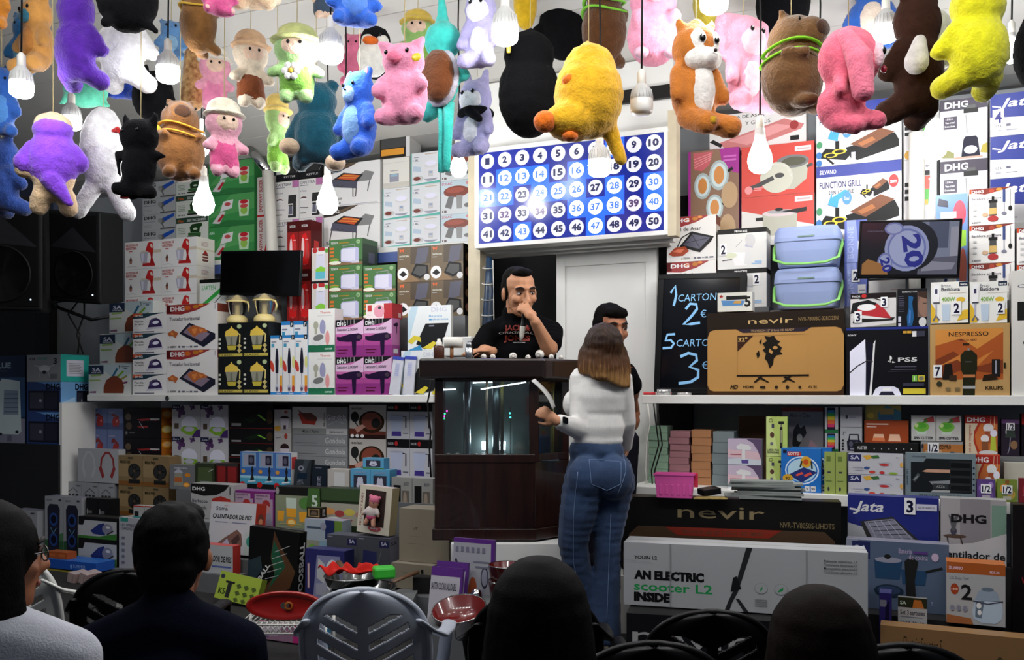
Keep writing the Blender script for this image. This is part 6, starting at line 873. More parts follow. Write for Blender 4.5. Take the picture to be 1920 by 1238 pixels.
# ---------------------------------------------------------------- lit number board over the door
LIT = {12, 13, 14, 16, 17, 21, 22, 24, 25, 26, 28, 30, 36, 37, 38, 40, 43, 47, 8}
nb_v = .02
A, B = pl(890, nb_v), pl(1253, nb_v); bw = (B-A).length; Yr = B.y
zb0, zb1 = zz(440, Yr), zz(236, Yr); bh = zb1-zb0
nb = empty('number_board', ((A.x+B.x)/2, (A.y+B.y)/2, zb0), 'blue board of fifty numbers, partly lit, above the doorway', 'board', rz=-TH)
mb = MB(); mb.box(-bw/2, .015, 0, bw/2, .135, bh, WHITEP); mb.build('case', nb)
fr = .028
mb = MB()
for a in ((-bw/2, 0, bw/2, fr), (-bw/2, bh-fr, bw/2, bh), (-bw/2, fr, -bw/2+fr, bh-fr), (bw/2-fr, fr, bw/2, bh-fr)):
    mb.box(a[0], 0, a[1], a[2], .016, a[3], WHITEP)
mb.build('frame', nb, .004)
cw, ch = (bw-2*fr)/10, (bh-2*fr)/5
BLUE = mat('board_blue', '1c2a8c', rough=.18, emit=.15, vary=.03); BLUEL = mat('board_blue_lit', '1f4cff', rough=.18, emit=1.6, vary=.02)
WD = mat('board_disc', 'd4d4e0', rough=.2, emit=.45); WL = mat('board_disc_lit', 'ffffff', rough=.2, emit=2.6)
ND = mat('board_digit', '141a50', rough=.3); NL = mat('board_digit_lit', '3f68d8', rough=.3, emit=.9); NR = mat('board_digit_warm', '5a3f70', rough=.3, emit=.1)
FM = Matrix(((1, 0, 0, 0), (0, 0, -1, 0), (0, 1, 0, 0), (0, 0, 0, 1)))
mb = MB()
for n in range(1, 51):
    i, j = (n-1) % 10, (n-1)//10; x = -bw/2+fr+cw*i; z = bh-fr-ch*(j+1)
    mb.box(x, .006, z, x+cw, .0148, z+ch, BLUEL if n in LIT else BLUE)
mb.build('panel', nb)
for n in range(1, 51):
    i, j = (n-1) % 10, (n-1)//10; x = -bw/2+fr+cw*i; z = bh-fr-ch*(j+1)
    mb = MB(); lit = n in LIT
    draw(mb, [E(WL if lit else WD, .5, .5, .41*ch/cw if ch < cw else .41, .41 if ch < cw else .41*cw/ch), T(NL if lit else (NR if n in (32, 34, 39) else ND), str(n), .5, .34, .34, .26*len(str(n)), .045, 'c')], cw, ch, FM, step=.0008)
    o = mb.build('number_disc', nb, weld=False); o.location = (x, .0055, z)
# ---------------------------------------------------------------- lamps
HS = mat('lamp_metal', 'c8c8c6', rough=.4); SOCK = plastic('e0ddd4', .4); CORDM = plastic('141414', .6)
DIFF = mat('lamp_diffuser', 'ffffff', rough=.4, emit=BULB); DIFFO = mat('lamp_diffuser_off', 'f0eee8', rough=.3)
def bulb(px, pyb, Y, r, kind, label, lit=True, top=None):
    """px, pyb: where the lowest point of the glass shows; r: radius in metres"""
    p = W(px, pyb, Y); o = empty('hanging_bulb', p, label, 'bulb', 'bare bulbs hung over the stall'); m = DIFF if lit else DIFFO
    mb = MB()
    if kind == 'T':
        mb.lathe([(0, 0), (r*.7, .002), (r*.95, r*.25), (r, r*.6), (r, r*1.25), (r*.98, r*1.3)], m, 24)
    else:
        mb.lathe([(0, 0), (r*.5, r*.07), (r*.87, r*.45), (r, r*1.0), (r*.9, r*1.55), (r*.6, r*2.3), (r*.45, r*2.7), (r*.42, r*2.9)], m, 24)
    mb.build('diffuser', o)
    h = r*1.3 if kind == 'T' else r*2.9
    mb = MB()
    if kind == 'T':
        mb.lathe([(r*.98, h), (r*1.0, h+.002), (r*.82, h+r*.9), (r*.45, h+r*1.35), (r*.32, h+r*1.5)], HS, 24)
        for k in range(20):
            a = 2*PI*k/20; mb.tube([(math.cos(a)*r*1.0, math.sin(a)*r*1.0, h+.004), (math.cos(a)*r*.86, math.sin(a)*r*.86, h+r*.85)], r*.035, HS, 4)
        h2 = h+r*1.5
    else:
        mb.lathe([(r*.42, h), (r*.45, h+r*.1), (r*.42, h+r*.7), (r*.3, h+r*.8)], HS, 20); h2 = h+r*.8
    mb.build('heat_sink', o)
    mb = MB(); sr_ = min(.02, r*.42); mb.lathe([(sr_*.9, h2-.005), (sr_, h2), (sr_*.95, h2+.045), (sr_*.4, h2+.06), (0, h2+.062)], SOCK, 16); mb.build('socket', o)
    mb = MB(); zt = ceil_z(p.x, p.y)-p.z
    mb.tube([(0, 0, h2+.06), (.004, .002, h2+.06+(zt-h2)*.4), (-.003, 0, h2+.06+(zt-h2)*.75), (0, 0, max(zt, h2+.08))], .0045, CORDM, 6); mb.build('cord', o)
    return o
for a in ((40, 182, 4.2, .052, 'T', 'lit bulb hanging in front of the blue plush at the left edge'),
          (315, 154, 4.5, .056, 'T', 'lit bulb hanging between the white plush and the tan plush'),
          (134, 243, 5.0, .052, 'T', 'lit bulb between the purple plush and the long white plush'),
          (620, 117, 4.3, .058, 'T', 'lit bulb between the green doll and the penguin plush'),
          (947, 82, 4.0, .058, 'T', 'lit bulb in front of the upper lavender plush'),
          (1339, 23, 4.0, .062, 'T', 'lit bulb cut off by the top edge above the squirrel plush'),
          (382, 404, 5.3, .062, 'P', 'lit pear bulb in front of the green slicer cartons'),
          (614, 402, 5.3, .062, 'P', 'lit pear bulb in front of the coffee maker cartons'),
          (860, 332, 5.2, .048, 'P', 'lit bulb below the lavender plush beside the number board'),
          (1124, 330, 4.36, .055, 'T', 'lit bulb below the yellow duck plush in front of the board'),
          (1425, 325, 4.3, .058, 'P', 'lit pear bulb in front of the red pressure cooker cartons'),
          (1537, 184, 4.5, .045, 'P', 'lit bulb between the capybara and the coral plush'),
          (1661, 78, 4.3, .055, 'T', 'lit bulb between the blue plush and the brown dog plush'),
          (1750, 300, 4.5, .066, 'P', 'lit pear bulb beside the white pole on the right'),
          (378, 293, 5.5, .045, 'P', 'lit bulb half hidden between the capybara with a bag and the pink doll'),
          (648, 268, 5.12, .04, 'P', 'lit bulb peeping out between the teal plush and the blue plush'),
          (1897, 118, 4.4, .04, 'P', 'lit bulb between the yellow plush and the black plush')):
    bulb(*a)
FRONT = ('at the far left', 'second from the left', 'third from the left', 'fourth from the left', 'in the middle', 'fourth from the right', 'third from the right', 'second from the right', 'at the far right')
for i in range(9):      # unseen bulbs added above the view, enlarged to light the stall from the front
    x = -2.7+.62*i; y = 2.85-.08*i; z = 3.35
    bulb(960+x*F/y, 738-(z-H0)*F/y, y, .1, 'T', 'large unseen bulb added above the view for front light, '+FRONT[i])
bulb(1203, 216, 3.95, .05, 'T', 'unlit bulb hanging between the duck and the squirrel plush', False)
bulb(390, 198, 5.4, .042, 'T', 'small lit bulb behind the pink and white dolls')
# ---------------------------------------------------------------- monitors, chalkboard
def monitor(x0, y0, x1, y1, v, roll, lean, label, ops, stand_px, stand_v, stand_z):
    A, B = pl(x0, v), pl(x1, v); w = (B-A).length; ym = (A.y+B.y)/2; z0, z1 = zz(y1, ym), zz(y0, ym); h = z1-z0
    o = empty('monitor', ((A.x+B.x)/2, (A.y+B.y)/2, z0), label, 'monitor', rz=-TH); o.rotation_euler = (lean, roll, -TH)
    bk = plastic('0c0c0e', .25)
    mb = MB(); mb.box(-w/2, 0, 0, w/2, .028, h, bk); mb.build('bezel', o, .004)
    mb = MB()
    M = Matrix.Translation((-w/2+.014, -.0006, .02)) @ FM
    sw, sh_ = w-.028, h-.034
    draw(mb, ops, sw, sh_, M, mk=lambda c: screen(c, .55) if c != '050' else mat('screen_off', '060607', rough=.12))
    mb.build('screen', o, weld=False)
    mb = MB(); mb.box(-.07, .028, h*.3, .07, .05, h*.7, bk); mb.build('mount_plate', o)
    p = stall(0, 0); q = pl(stand_px, stand_v)
    mb = MB(); mb.box(-.012, -.012, stand_z-z0, .012, .012, h*.55, bk)
    mi = o.matrix_basis.inverted() @ Matrix.Translation((q.x, q.y, z0)) @ Matrix.Rotation(-TH, 4, 'Z')
    mb.v = [mi @ v_ for v_ in mb.v]; mb.build('stand_post', o)
    return o
monitor(411, 470, 561, 555, .21, .055, 0, 'black switched off monitor above the juicers', [R('050', 0, 0, 1, 1)], 485, .265, ZS+.001)
SCR = [R('111318', 0, 0, 1, 1), R('8a90a8', .62, .3, 1, 1), R('5a6078', .7, .5, .9, 1), R('aab', .92, .2, 1, .9), P('667', .6, .0, 1, 0, 1, .35, .62, .3), P('99a', .64, .06, .95, .1, .98, .22, .66, .26), E('161820', .53, .55, .27, .48), E('a8b0dc', .48, .5, .23, .44), E('7a84c0', .48, .5, .2, .38), E('b4bce4', .48, .5, .18, .34), E('8088c4', .26, .22, .08, .2), E('b0b8e0', .26, .22, .065, .16), E('8088c4', .34, .88, .1, .12), E('b0b8e0', .34, .88, .08, .09), P('b07a40', .02, .0, .3, .0, .24, .2, .08, .3, .02, .2), T('2a3098', '20', .43, .74, .3, .5, .04, rot=-1.4), T('2a3098', '20', .21, .3, .16, .2, .04, rot=-1.3), T('667', 'ORIGINAL', .06, .82, .03, .18)]
monitor(1606, 412, 1799, 522, .06, .05, 0, 'monitor showing a bingo ball numbered twenty', SCR, 1731, .185, ZS+.001)
A, B = pl(1226, .175), pl(1392, .175); w = (B-A).length; h = zz(515, pl(1310, .175).y)-ZS
cb = empty('chalkboard', ((A.x+B.x)/2, (A.y+B.y)/2, ZS+.014), 'black chalkboard with carton prices leaning behind the television carton', 'chalkboard', rz=-TH)
cb.rotation_euler = (-.05, .025, -TH)
fm = plastic('101012', .35); mb = MB()
for a in ((-w/2, 0, w/2, .025), (-w/2, h-.03, w/2, h), (-w/2, .025, -w/2+.035, h-.03), (w/2-.035, .025, w/2, h-.03)): mb.box(a[0], 0, a[1], a[2], .02, a[3], fm)
mb.build('frame', cb, .003)
mb = MB(); mb.box(-w/2+.03, .008, .02, w/2-.03, .016, h-.025, mat('board_face', '0b0e14', rough=.15)); CH = mat('chalk_blue_glow', '8cc4f0', rough=.9, emit=.12)  # faint emission put into the chalk colour brightens the strokes
M = Matrix.Translation((-w/2, .0078, 0)) @ FM
draw(mb, [L(CH, .02, .15,.84, .2,.9, .215,.82, .2,.76, .19,.73), T(CH, 'CARTON', .24, .765, .06, .42, -.002, sh=.1, rot=.03), L(CH, .022, .33,.7, .38,.745, .45,.74, .46,.7, .4,.64, .31,.57, .4,.575, .5,.585), T(CH, '€', .5, .63, .06, None, -.002),
    L(CH, .02, .22,.49, .13,.485, .11,.435, .17,.44, .21,.41, .18,.375, .08,.37), T(CH, 'CARTON', .24, .385, .06, .45, -.002, sh=.1, rot=.02), L(CH, .024, .29,.3, .38,.33, .47,.315, .48,.27, .4,.215, .5,.19, .5,.13, .42,.09, .28,.075), T(CH, '€', .54, .2, .06, None, -.002)], w, h, M, mk=lambda c: c, step=.0003)
mb.build('writing_panel', cb, weld=False)
# ---------------------------------------------------------------- cool boxes
def coolbox(y0, y1, label):
    v = .115; A, B = pl(1447, v), pl(1577, v); w = (B-A).length-.01; ym = (A.y+B.y)/2; z0, z1 = zz(y1, ym), zz(y0, ym); h = z1-z0-.002
    U, V = uv(TH); c = (A+B)/2+V*.155
    bm_ = plastic('8fa0cc', .5); D = .29
    o = empty('cool_box', (c.x, c.y, z0), label, 'cool box', 'pale blue cool boxes', -TH)
    def rr(wx, wy, r, n=6):
        pts = []
        for cx, cy_, a0 in ((wx-r, wy-r, 0), (-wx+r, wy-r, PI/2), (-wx+r, -wy+r, PI), (wx-r, -wy+r, 1.5*PI)):
            for k in range(n+1): pts.append((cx+r*math.cos(a0+PI/2*k/n), cy_+r*math.sin(a0+PI/2*k/n)))
        return pts
    mb = MB(); n = 28
    def loft(lv, m):
        rings = [[(x, y, z) for x, y in rr(w/2*s, D/2*s, .05*s)] for s, z in lv]; N = len(rings[0])
        vs = [p for r in rings for p in r]
        mb.add(vs, [(i*N+k, i*N+(k+1) % N, (i+1)*N+(k+1) % N, (i+1)*N+k) for i in range(len(rings)-1) for k in range(N)]+[tuple(range(N))[::-1], tuple((len(rings)-1)*N+k for k in range(N))], m, False)
    loft([(.84, 0), (.88, .01), (.95, h*.4), (.965, h*.62)], bm_); b = mb.build('body', o)
    mb = MB(); loft([(.985, h*.625), (1.0, h*.64), (1.0, h*.72), (.97, h*.9), (.9, h*.985), (.8, h)], bm_); mb.build('lid', o)
    mb = MB(); mb.box(-.045, -D/2-.004, h*.72, .045, -D/2+.01, h*.755, plastic('6a8a7a', .5)); mb.build('lid_grip', o)
    gm = plastic('7cc060', .4); hz = h*.62
    for q in (1,):
        mb = MB(); pts = [(-w/2*.99, -.0, hz+.02), (-w/2-.004, -.06, hz-.02), (-w/2*.96, -D/2-.012, hz*.3), (-w*.3, -D/2-.022, hz*.06+.008), (0, -D/2-.024, .012), (w*.3, -D/2-.022, hz*.06+.008), (w/2*.96, -D/2-.012, hz*.3), (w/2+.004, -.06, hz-.02), (w/2*.99, 0, hz+.02)]
        mb.tube(pts, .009, gm, 8, flat=.6); mb.build('carry_handle', o)
    return o
coolbox(500, 578, 'pale blue cool box with a green handle, the lower one')
coolbox(421, 499, 'pale blue cool box with a green handle, the upper one')
# ---------------------------------------------------------------- citrus juicers
CREAM = plastic('e4d08c', .35); CLEAR = thin_glass('clear_jug', 'f4f0e4', .08, .12)
zj = yv(455, 605, .04)+.001
def juicer(px, label):
    p = pl(px, .1); o = empty('citrus_juicer', (p.x, p.y, zj), label, 'juicer', 'yellow citrus juicers', -.5)
    mb = MB(); mb.lathe([(0, 0), (.072, 0), (.078, .008), (.074, .035), (.058, .05), (.05, .058), (0, .058)], CREAM, 28); mb.build('base', o)
    mb = MB(); mb.lathe([(.05, .059), (.056, .07), (.076, .15), (.08, .152)], CLEAR, 28); mb.build('jug', o)
    mb = MB(); mb.lathe([(.022, .059), (.018, .1), (.026, .15)], plastic('cfc290', .4), 16); mb.build('spindle', o)
    mb = MB(); mb.lathe([(.02, .152), (.084, .152), (.086, .16), (.07, .168), (.05, .172), (.03, .188), (.016, .206), (0, .21)], CREAM, 28); mb.build('reamer', o)
    mb = MB(); mb.lathe([(.085, .168), (.07, .19), (.04, .205)], CLEAR, 24); mb.build('dust_cover', o)
    mb = MB(); mb.tube([(.078, 0, .15), (.105, 0, .15), (.118, 0, .12), (.108, 0, .08)], .009, CREAM, 8, flat=.7); mb.build('handle', o)
juicer(445, 'yellow citrus juicer on the black cartons, beside the toaster cartons')
juicer(496, 'yellow citrus juicer on the black cartons, in front of the monitor corner')
# ---------------------------------------------------------------- loudspeakers
SPK = mat('speaker_black', '0c0d0f', rough=.6, spec=.2, bump=.2, bscale=300)
def speaker(cx, cy_, Y, w, h, d, rot, label, bracket):
    c = W(cx, cy_, Y); o = empty('loudspeaker', c, label, 'speaker', 'black loudspeakers'); o.rotation_euler = rot
    mb = MB(); pts = [(-w/2, -d/2), (w/2, -d/2), (w/2*.62, d/2), (-w/2*.62, d/2)]; mb.prism(pts, -h/2, h/2, SPK); mb.build('cabinet', o, .02, 3)
    mb = MB(); mb.box(-w/2+.025, -d/2-.006, -h/2+.03, w/2-.025, -d/2+.0, h/2-.03, mat('speaker_grille', '060607', rough=.7, spec=.1, bump=.4, bscale=500)); mb.build('grille', o, .004)
    mb = MB(); mb.add([(-w*.44, -d/2-.0065, h*.1), (w*.44, -d/2-.0065, h*.06), (0, -d/2-.012, h*.32)], [(0, 1, 2)], plastic('1c1c20', .4)); mb.lathe([(.02, 0), (w*.36, .0), (w*.37, .004), (w*.35, .005)], plastic('08080a', .6), 28, Matrix.Translation((0, -d/2-.006, -h*.18)) @ Matrix.Rotation(PI/2, 4, 'X')); mb.build('horn_and_woofer', o)
    mb = MB(); mb.ball((w*.36, -d/2-.008, -h*.4), .006, glow('cde', 1.5), 8); mb.build('power_light', o)
    mb = MB(); inv = o.matrix_basis.inverted()
    for pts in bracket: mb.tube([inv @ Vector(p) for p in pts], .012, plastic('0e0e10', .5), 6)
    mb.build('wall_bracket', o)
    mb = MB()
    for k in range(2):
        mb.tube([inv @ W(x, y, Y+.1) for x, y in ((150+8*k, 560), (128+30*k, 590), (150-6*k, 628), (146+10*k, 664))], .006, CORDM, 6)
    if cx > 100: mb.build('cable', o)
    return o
speaker(172, 483, 6.3, .42, .62, .34, (.12, .09, -.25), 'black loudspeaker tilted on a wall bracket in front of the grey panel',
        [[W(104, 572, 6.5), W(112, 578, 6.3), W(172, 600, 6.25), W(204, 594, 6.25)], [W(104, 566, 6.5), W(150, 560, 6.3)], [W(104, 572, 6.5), W(104, 572, 8.2)]])
speaker(28, 480, 6.2, .52, .76, .4, (.05, .02, .1), 'large black loudspeaker at the left picture edge', [[W(60, 560, 6.3), W(78, 570, 6.4), W(80, 570, 6.75)]])
struct(slab('trim_mast', 66, 92, .2, .28, -.25, 3.1, plastic('0b0b0d', .5)))
# ---------------------------------------------------------------- leaning pole left, straight pole right
CHROME = metal('d8d8d8', .15)
def pole(a, b, c, r, label):
    o = empty('support_pole', c, label, 'pole'); inv = Matrix.Translation(-c)
    mb = MB(); mb.tube([inv @ b, inv @ c], r*1.25, SOCK, 18); mb.build('white_sleeve', o)
    mb = MB(); mb.tube([inv @ a, inv @ b], r*.95, CHROME, 16); mb.build('chrome_tube', o)
pv_ = .5
a_ = WV(468, 40, pv_); a_.z = 3.18
pole(a_, WV(502, 322, pv_), Vector((*pl(526, pv_), ZS+.008)), .036, 'white and chrome pole slanting in front of the slicer cartons')
q = pl(1719, .40)
pole(Vector((q.x, q.y, 3.12)), Vector((q.x, q.y, zz(250, q.y))), Vector((q.x, q.y, ZS+.001)), .034, 'white and chrome pole standing beside the glass jug cartons')
# ---------------------------------------------------------------- wooden counter with the glass front
WOOD = mat('dark_wood', '2a120c', rough=.32, vary=.3, vscale=3, stretch=(14, 14, 1.2), coat=.25, bump=.08, bscale=30)
WOODT = mat('dark_wood_top', '1f0f0b', rough=.3, vary=.3, vscale=3, stretch=(1.2, 8, 8), coat=.3)
Yc = 4.74; zc0, zc1 = zz(1013, Yc), zz(672, Yc-.08)
xl, xr = W0(815, Yc), W0(1003, Yc)
def octo(e, yb):    # plan of the counter, e: overhang
    k = .19
    return [(xl-e, Yc-e), (xr+e*.6, Yc-e), (xr+k+e, Yc+k-e*.4), (xr+k+e, yb), (xl-e, yb)]
ct = empty('counter', ((xl+xr)/2, Yc+.13, zc0), 'dark wooden counter with a lit glass front, between the man and the buyers', 'counter')
def cpart(name, mb, bevel=0):
    mb.v = [v_-Vector(ct.location) for v_ in mb.v]; return mb.build(name, ct, bevel)
YB = 5.0; gz0, gz1 = zz(852, Yc), zz(716, Yc)
mb = MB(); mb.prism(octo(.0, YB), zc0+.06, gz0-.04, WOOD); cpart('base', mb, .004)
mb = MB(); mb.prism(octo(.012, YB), zc0, zc0+.06, WOOD); cpart('plinth', mb, .004)
mb = MB(); mb.prism(octo(.075, YB+.0), zc1-.105, zc1, WOODT); cpart('worktop', mb, .012)
mb = MB(); k = .19
for (x, y, s) in ((xl, Yc, .045), (xr-.03, Yc+.0, .05), (xr+k-.045, Yc+k, .045), (xl, YB-.04, .04), (xr+k-.045, YB-.04, .04)):
    mb.box(x, y, gz0-.04, x+s, y+.04, zc1-.105, WOOD)
mb.box(xl, Yc, gz1, xr, Yc+.03, zc1-.1, WOOD); mb.box(xl, Yc-.004, gz0-.045, xr, Yc+.03, gz0, WOOD)
mb.prism([(xr, Yc), (xr+k, Yc+k), (xr+k-.03, Yc+k+.01), (xr-.02, Yc+.03)], gz0-.04, gz0, WOOD); mb.prism([(xr, Yc), (xr+k, Yc+k), (xr+k-.03, Yc+k+.01), (xr-.02, Yc+.03)], gz1, zc1-.1, WOOD)
cpart('window_frame', mb, .003)
GL = thin_glass('counter_glass', 'e8eeee', .1, .015)
mb = MB(); mb.box(xl+.045, Yc+.012, gz0, xr-.03, Yc+.016, gz1, GL); mb.prism([(xr+.022, Yc+.03), (xr+k-.04, Yc+k-.02), (xr+k-.043, Yc+k-.017), (xr+.019, Yc+.033)], gz0, gz1, GL); cpart('glass_pane', mb)
mb = MB(); mb.box(xl+.04, YB-.04, gz0-.02, xr+k-.045, YB-.03, zc1-.1, mat('counter_inside', '3c4a48', rough=.5)); mb.box(xl+.5, YB-.045, gz0+.1, xr+.1, YB-.041, gz1, mat('green_inside', '2c4a1c', rough=.5)); mb.box(xl+.48, YB-.05, gz0+.2, xr+.0, YB-.046, gz0+.3, mat('red_inside', '5a1c14', rough=.5)); cpart('back_lining', mb)
LED = glow('eef4ff', 14)
mb = MB()
def leds(a, b, n):
    for i in range(n):
        p = Vector(a).lerp(Vector(b), i/(n-1)); mb.box(p.x-.0035, p.y-.003, p.z-.003, p.x+.0035, p.y+.003, p.z+.003, LED)
leds(W(903, 730, 4.80), W(985, 717, 4.84), 26); leds(W(888, 718, 4.94), W(935, 716, 4.94), 16); leds(W(832, 731, 4.92), W(853, 730, 4.92), 8); leds(W(1012, 742, 4.93), W(1040, 738, 4.94), 10)
cpart('led_strip', mb)
STEEL = metal('9aa4a8', .3)
mb = MB()
for px, r, m in ((876, .021, STEEL), (930, .02, metal('566', .4)), (913, .008, plastic('b8a890', .5)), (941, .01, plastic('5a5a24', .5)), (1037, .006, plastic('6a6a30', .5))):
    x = W0(px, 4.86); mb.tube([(x, 4.86, gz0-.03), (x, 4.86, zc1-.11)], r, m, 14)
cpart('blower_tube', mb)
mb = MB(); mb.box(xl+.05, Yc+.035, gz0-.039, xr+k-.06, YB-.045, gz0-.035, mat('tray_inside', '39464c', rough=.3)); cpart('ball_tray', mb)
lamp = mat('counter_lamp', 'e8f4ff', rough=.4, emit=45)
for px in (909, 942):
    mb = MB(); p = W(px, 836, 4.9); mb.box(p.x-.016, p.y-.008, p.z-.022, p.x+.016, p.y+.004, p.z+.022, lamp); mb.box(p.x-.006, p.y, gz0-.036, p.x+.006, p.y+.006, p.z, STEEL); cpart('inner_lamp', mb)
mb = MB()
for px, py, c in ((838, 771, 'f4c'), (834, 776, '3e8'), (833, 781, 'f4c'), (832, 785, '3e8'), (956, 775, '4ec'), (957, 783, '4ec')):
    p = W(px, py, 4.93); mb.ball((p.x, p.y, p.z), .005, glow(c, 5), 8)
for px in (834, 957):
    p = W(px, 770, 4.935); mb.tube([(p.x, p.y, p.z+.02), (p.x, p.y+.002, gz0-.036)], .002, CORDM, 5)
cpart('indicator_light', mb)
BALLM = plastic('d8d4cc', .35)
def bball(px, Y, z, label, r=.019, grp='bingo balls'):
    mb = MB(); mb.ball((0, 0, 0), r, BALLM, 18)
    draw(mb, [E('334', 0, 0, .22, .22), E('dcd8d0', 0, 0, .18, .18)], r*2, r*2, Matrix.Translation((0, -r-.0004, 0)) @ FM)
    o = mb.build('bingo_ball', weld=False); o.location = ((px-960)/F*Y, Y, z+r); tag(o, label, 'ball', grp); o.rotation_euler = (random.uniform(-.6, .4), 0, random.uniform(-.5, .5)); return o
for i, px in enumerate((841, 858, 890, 906, 922)):
    bball(px, 4.80+.02*(i % 2), gz0-.035, 'bingo ball lying inside the lit glass front, %s' % ('nearest the dark post', 'beside the steel tube', 'under the first lamp', 'between the lamps', 'beside the second lamp')[i], grp='balls inside the counter')
for px, Y, n in ((907, 4.83, 'nearest his resting hand'), (924, 4.85, 'second from his resting hand'), (962, 4.93, 'below the microphone'), (990, 4.93, 'beside the tallest ball'), (1034, 4.86, 'nearest his elbow')):
    bball(px, Y, zc1, 'white numbered ball on the counter top, '+n, r=.015 if px != 962 else .021, grp='balls on the counter')
bball(1012, 4.92, zc1+.006, 'largest white numbered ball on the counter top', r=.025, grp='balls on the counter')
bball(1052, 4.94, zc1, 'pinkish ball at the far end of the counter top', r=.014, grp='balls on the counter')
# things on the counter
def lathe_thing(name, loc, label, cat, parts, rot=(0, 0, 0)):
    o = empty(name, loc, label, cat); o.rotation_euler = rot
    for pn, prof, m in parts:
        mb = MB(); mb.lathe(prof, m, 20); mb.build(pn, o)
    return o
p = W(823, 672, 4.82)
lathe_thing('pump_bottle', (p.x, 4.82, zc1), 'brown bottle with a white pump on the counter', 'bottle', [('bottle_body', [(0, 0), (.027, 0), (.029, .004), (.029, .06), (.022, .072), (.012, .075)], plastic('4a2a20', .35)), ('pump_cap', [(.016, .072), (.016, .092), (.01, .096), (.008, .11), (0, .111)], SOCK)])
p = W(850, 637, 4.88)
o = empty('paper_roll', (p.x, 4.9, zc1), 'white paper roll on a small stand on the counter', 'roll')
mb = MB(); mb.tube([(-.05, 0, .095), (.05, 0, .095)], .03, SOCK, 20); mb.build('roll', o)
mb = MB(); mb.tube([(-.01, 0, 0), (-.01, 0, .07)], .01, plastic('8a5a34', .5), 10); mb.lathe([(0, 0), (.03, 0), (.03, .008), (0, .01)], plastic('8a5a34', .5), 16); mb.build('stand', o)
p = W(881, 640, 4.9)
lathe_thing('lighter', (p.x, 4.82, zc1), 'silver table lighter standing on the counter beside his hand', 'lighter', [('lighter_body', [(0, 0), (.02, 0), (.021, .004), (.021, .06), (.016, .064)], metal('b0b4b8', .25)), ('lighter_top', [(.016, .064), (.017, .078), (.012, .095), (0, .1)], metal('888c90', .3))])
# white bin behind the counter's end
p = pl(868, -.32)
mb = MB(); mb.prism([(-.075, -.07), (.075, -.07), (.075, .07), (-.075, .07)], 0, 1.47, WHITEP); o = mb.build('white_cabinet'); o.location = (p.x, p.y, 0); o.rotation_euler = (0, 0, -TH); tag(o, 'narrow white cabinet behind the counter beside the scale cartons', 'cabinet')
mb = MB(); mb.box(-.095, -.085, 1.472, .1, .08, 1.585, WHITEP); mb.build('cabinet_top', o, .006)
# blue netted hose bundle beside the door
p = pl(905, .02)
mb = MB(); mb.tube([(0, 0, 0), (.0, .0, .9), (.012, 0, 1.3), (.005, 0, 1.65), (.02, 0, 1.9), (.02, .01, 2.12)], [.04, .04, .042, .034, .03, .02], mat('blue_bundle', '1c3a58', rough=.35, vary=.4, vscale=12), 12)
o = mb.build('rolled_tarp'); o.location = (p.x+.02, p.y, .0); tag(o, 'rolled dark blue tarpaulin tied with white cord beside the doorway', 'tarpaulin')
mb = MB()
for k in range(9):
    z = 1.25+.1*k; r = .043-.0006*k*k*.3; mb.tube([(r*math.cos(a)+.01, r*math.sin(a), z+.01*math.sin(a)) for a in [2*PI*i/14 for i in range(15)]], .0025, SOCK, 5)
mb.tube([(.048, -.01, 1.2), (.055, 0, 1.5), (.05, 0, 1.8), (.045, 0, 2.1)], .004, SOCK, 5); mb.build('tie_cord', o)
# ---------------------------------------------------------------- bingo cards, basket and small things on the right
CARD_C = {'green': '8aa890', 'rose': '9a6a70', 'orange': 'b07a50', 'grey': '7a8688'}
def cardstack(px0, px1, ytop, v, ybot, col, n, where):
    zb, zt = ZL, yv((px0+px1)/2, ytop, v); H = (zt-zb)/n
    A, B = pl(px0, v), pl(px1, v); U, V = uv(TH); w = (B-A).length-.006; c = (A+B)/2+V*.08
    for i in range(n):
        mb = MB(); hh = H-.0015
        m = mat('card_pile_'+col, CARD_C[col], rough=.85, vary=.12, vscale=1, stretch=(1, 1, 300))
        mb.box(-w/2, -.07, 0, w/2, .07, hh, m); o = mb.build('card_pack')
        o.location = (c.x+random.uniform(-.003, .003), c.y+random.uniform(-.003, .003), zb+i*H); o.rotation_euler = (0, 0, -TH+random.uniform(-.02, .02))
        f = ('at the base of the stack', 'second from the base', 'third from the base', 'fourth from the base', 'fifth from the base', 'sixth from the base', 'seventh from the base', 'eighth from the base')[i] if i < n-1 else 'topmost of the stack'
        tag(o, '%s pack of bingo cards, %s' % (col, f), 'cards', '%s bingo card packs' % col)
cardstack(1214, 1252, 799, .09, 906, 'green', 8, '')
cardstack(1254, 1293, 808, .09, 906, 'rose', 8, '')
cardstack(1295, 1333, 806, .09, 906, 'orange', 7, '')
cardstack(1335, 1376, 809, .09, 906, 'grey', 5, '')
PINK = plastic('e05aa8', .4)
p = pl(1270, -.2)
o = empty('plastic_basket', (p.x, p.y+.02, ZL+.0), 'bright pink plastic basket on the edge of the ledge', 'basket', rz=-TH*.6)
o.location.z = zz(935, p.y+.02)
mb = MB(); bw_, bd, bh_ = .105, .06, .155
def ring(s, z): return [(-bw_*s, -bd*s, z), (bw_*s, -bd*s, z), (bw_*s, bd*s, z), (-bw_*s, bd*s, z)]
vs = ring(.88, 0)+ring(1, bh_)+ring(.97, bh_)+ring(.85, .006)
mb.add(vs, [(0, 3, 2, 1)]+[(i, (i+1) % 4, 4+(i+1) % 4, 4+i) for i in range(4)]+[(4+i, 4+(i+1) % 4, 8+(i+1) % 4, 8+i) for i in range(4)]+[(8+i, 8+(i+1) % 4, 12+(i+1) % 4, 12+i) for i in range(4)]+[(12, 13, 14, 15)], PINK); mb.build('basket_body', o)
mb = MB()
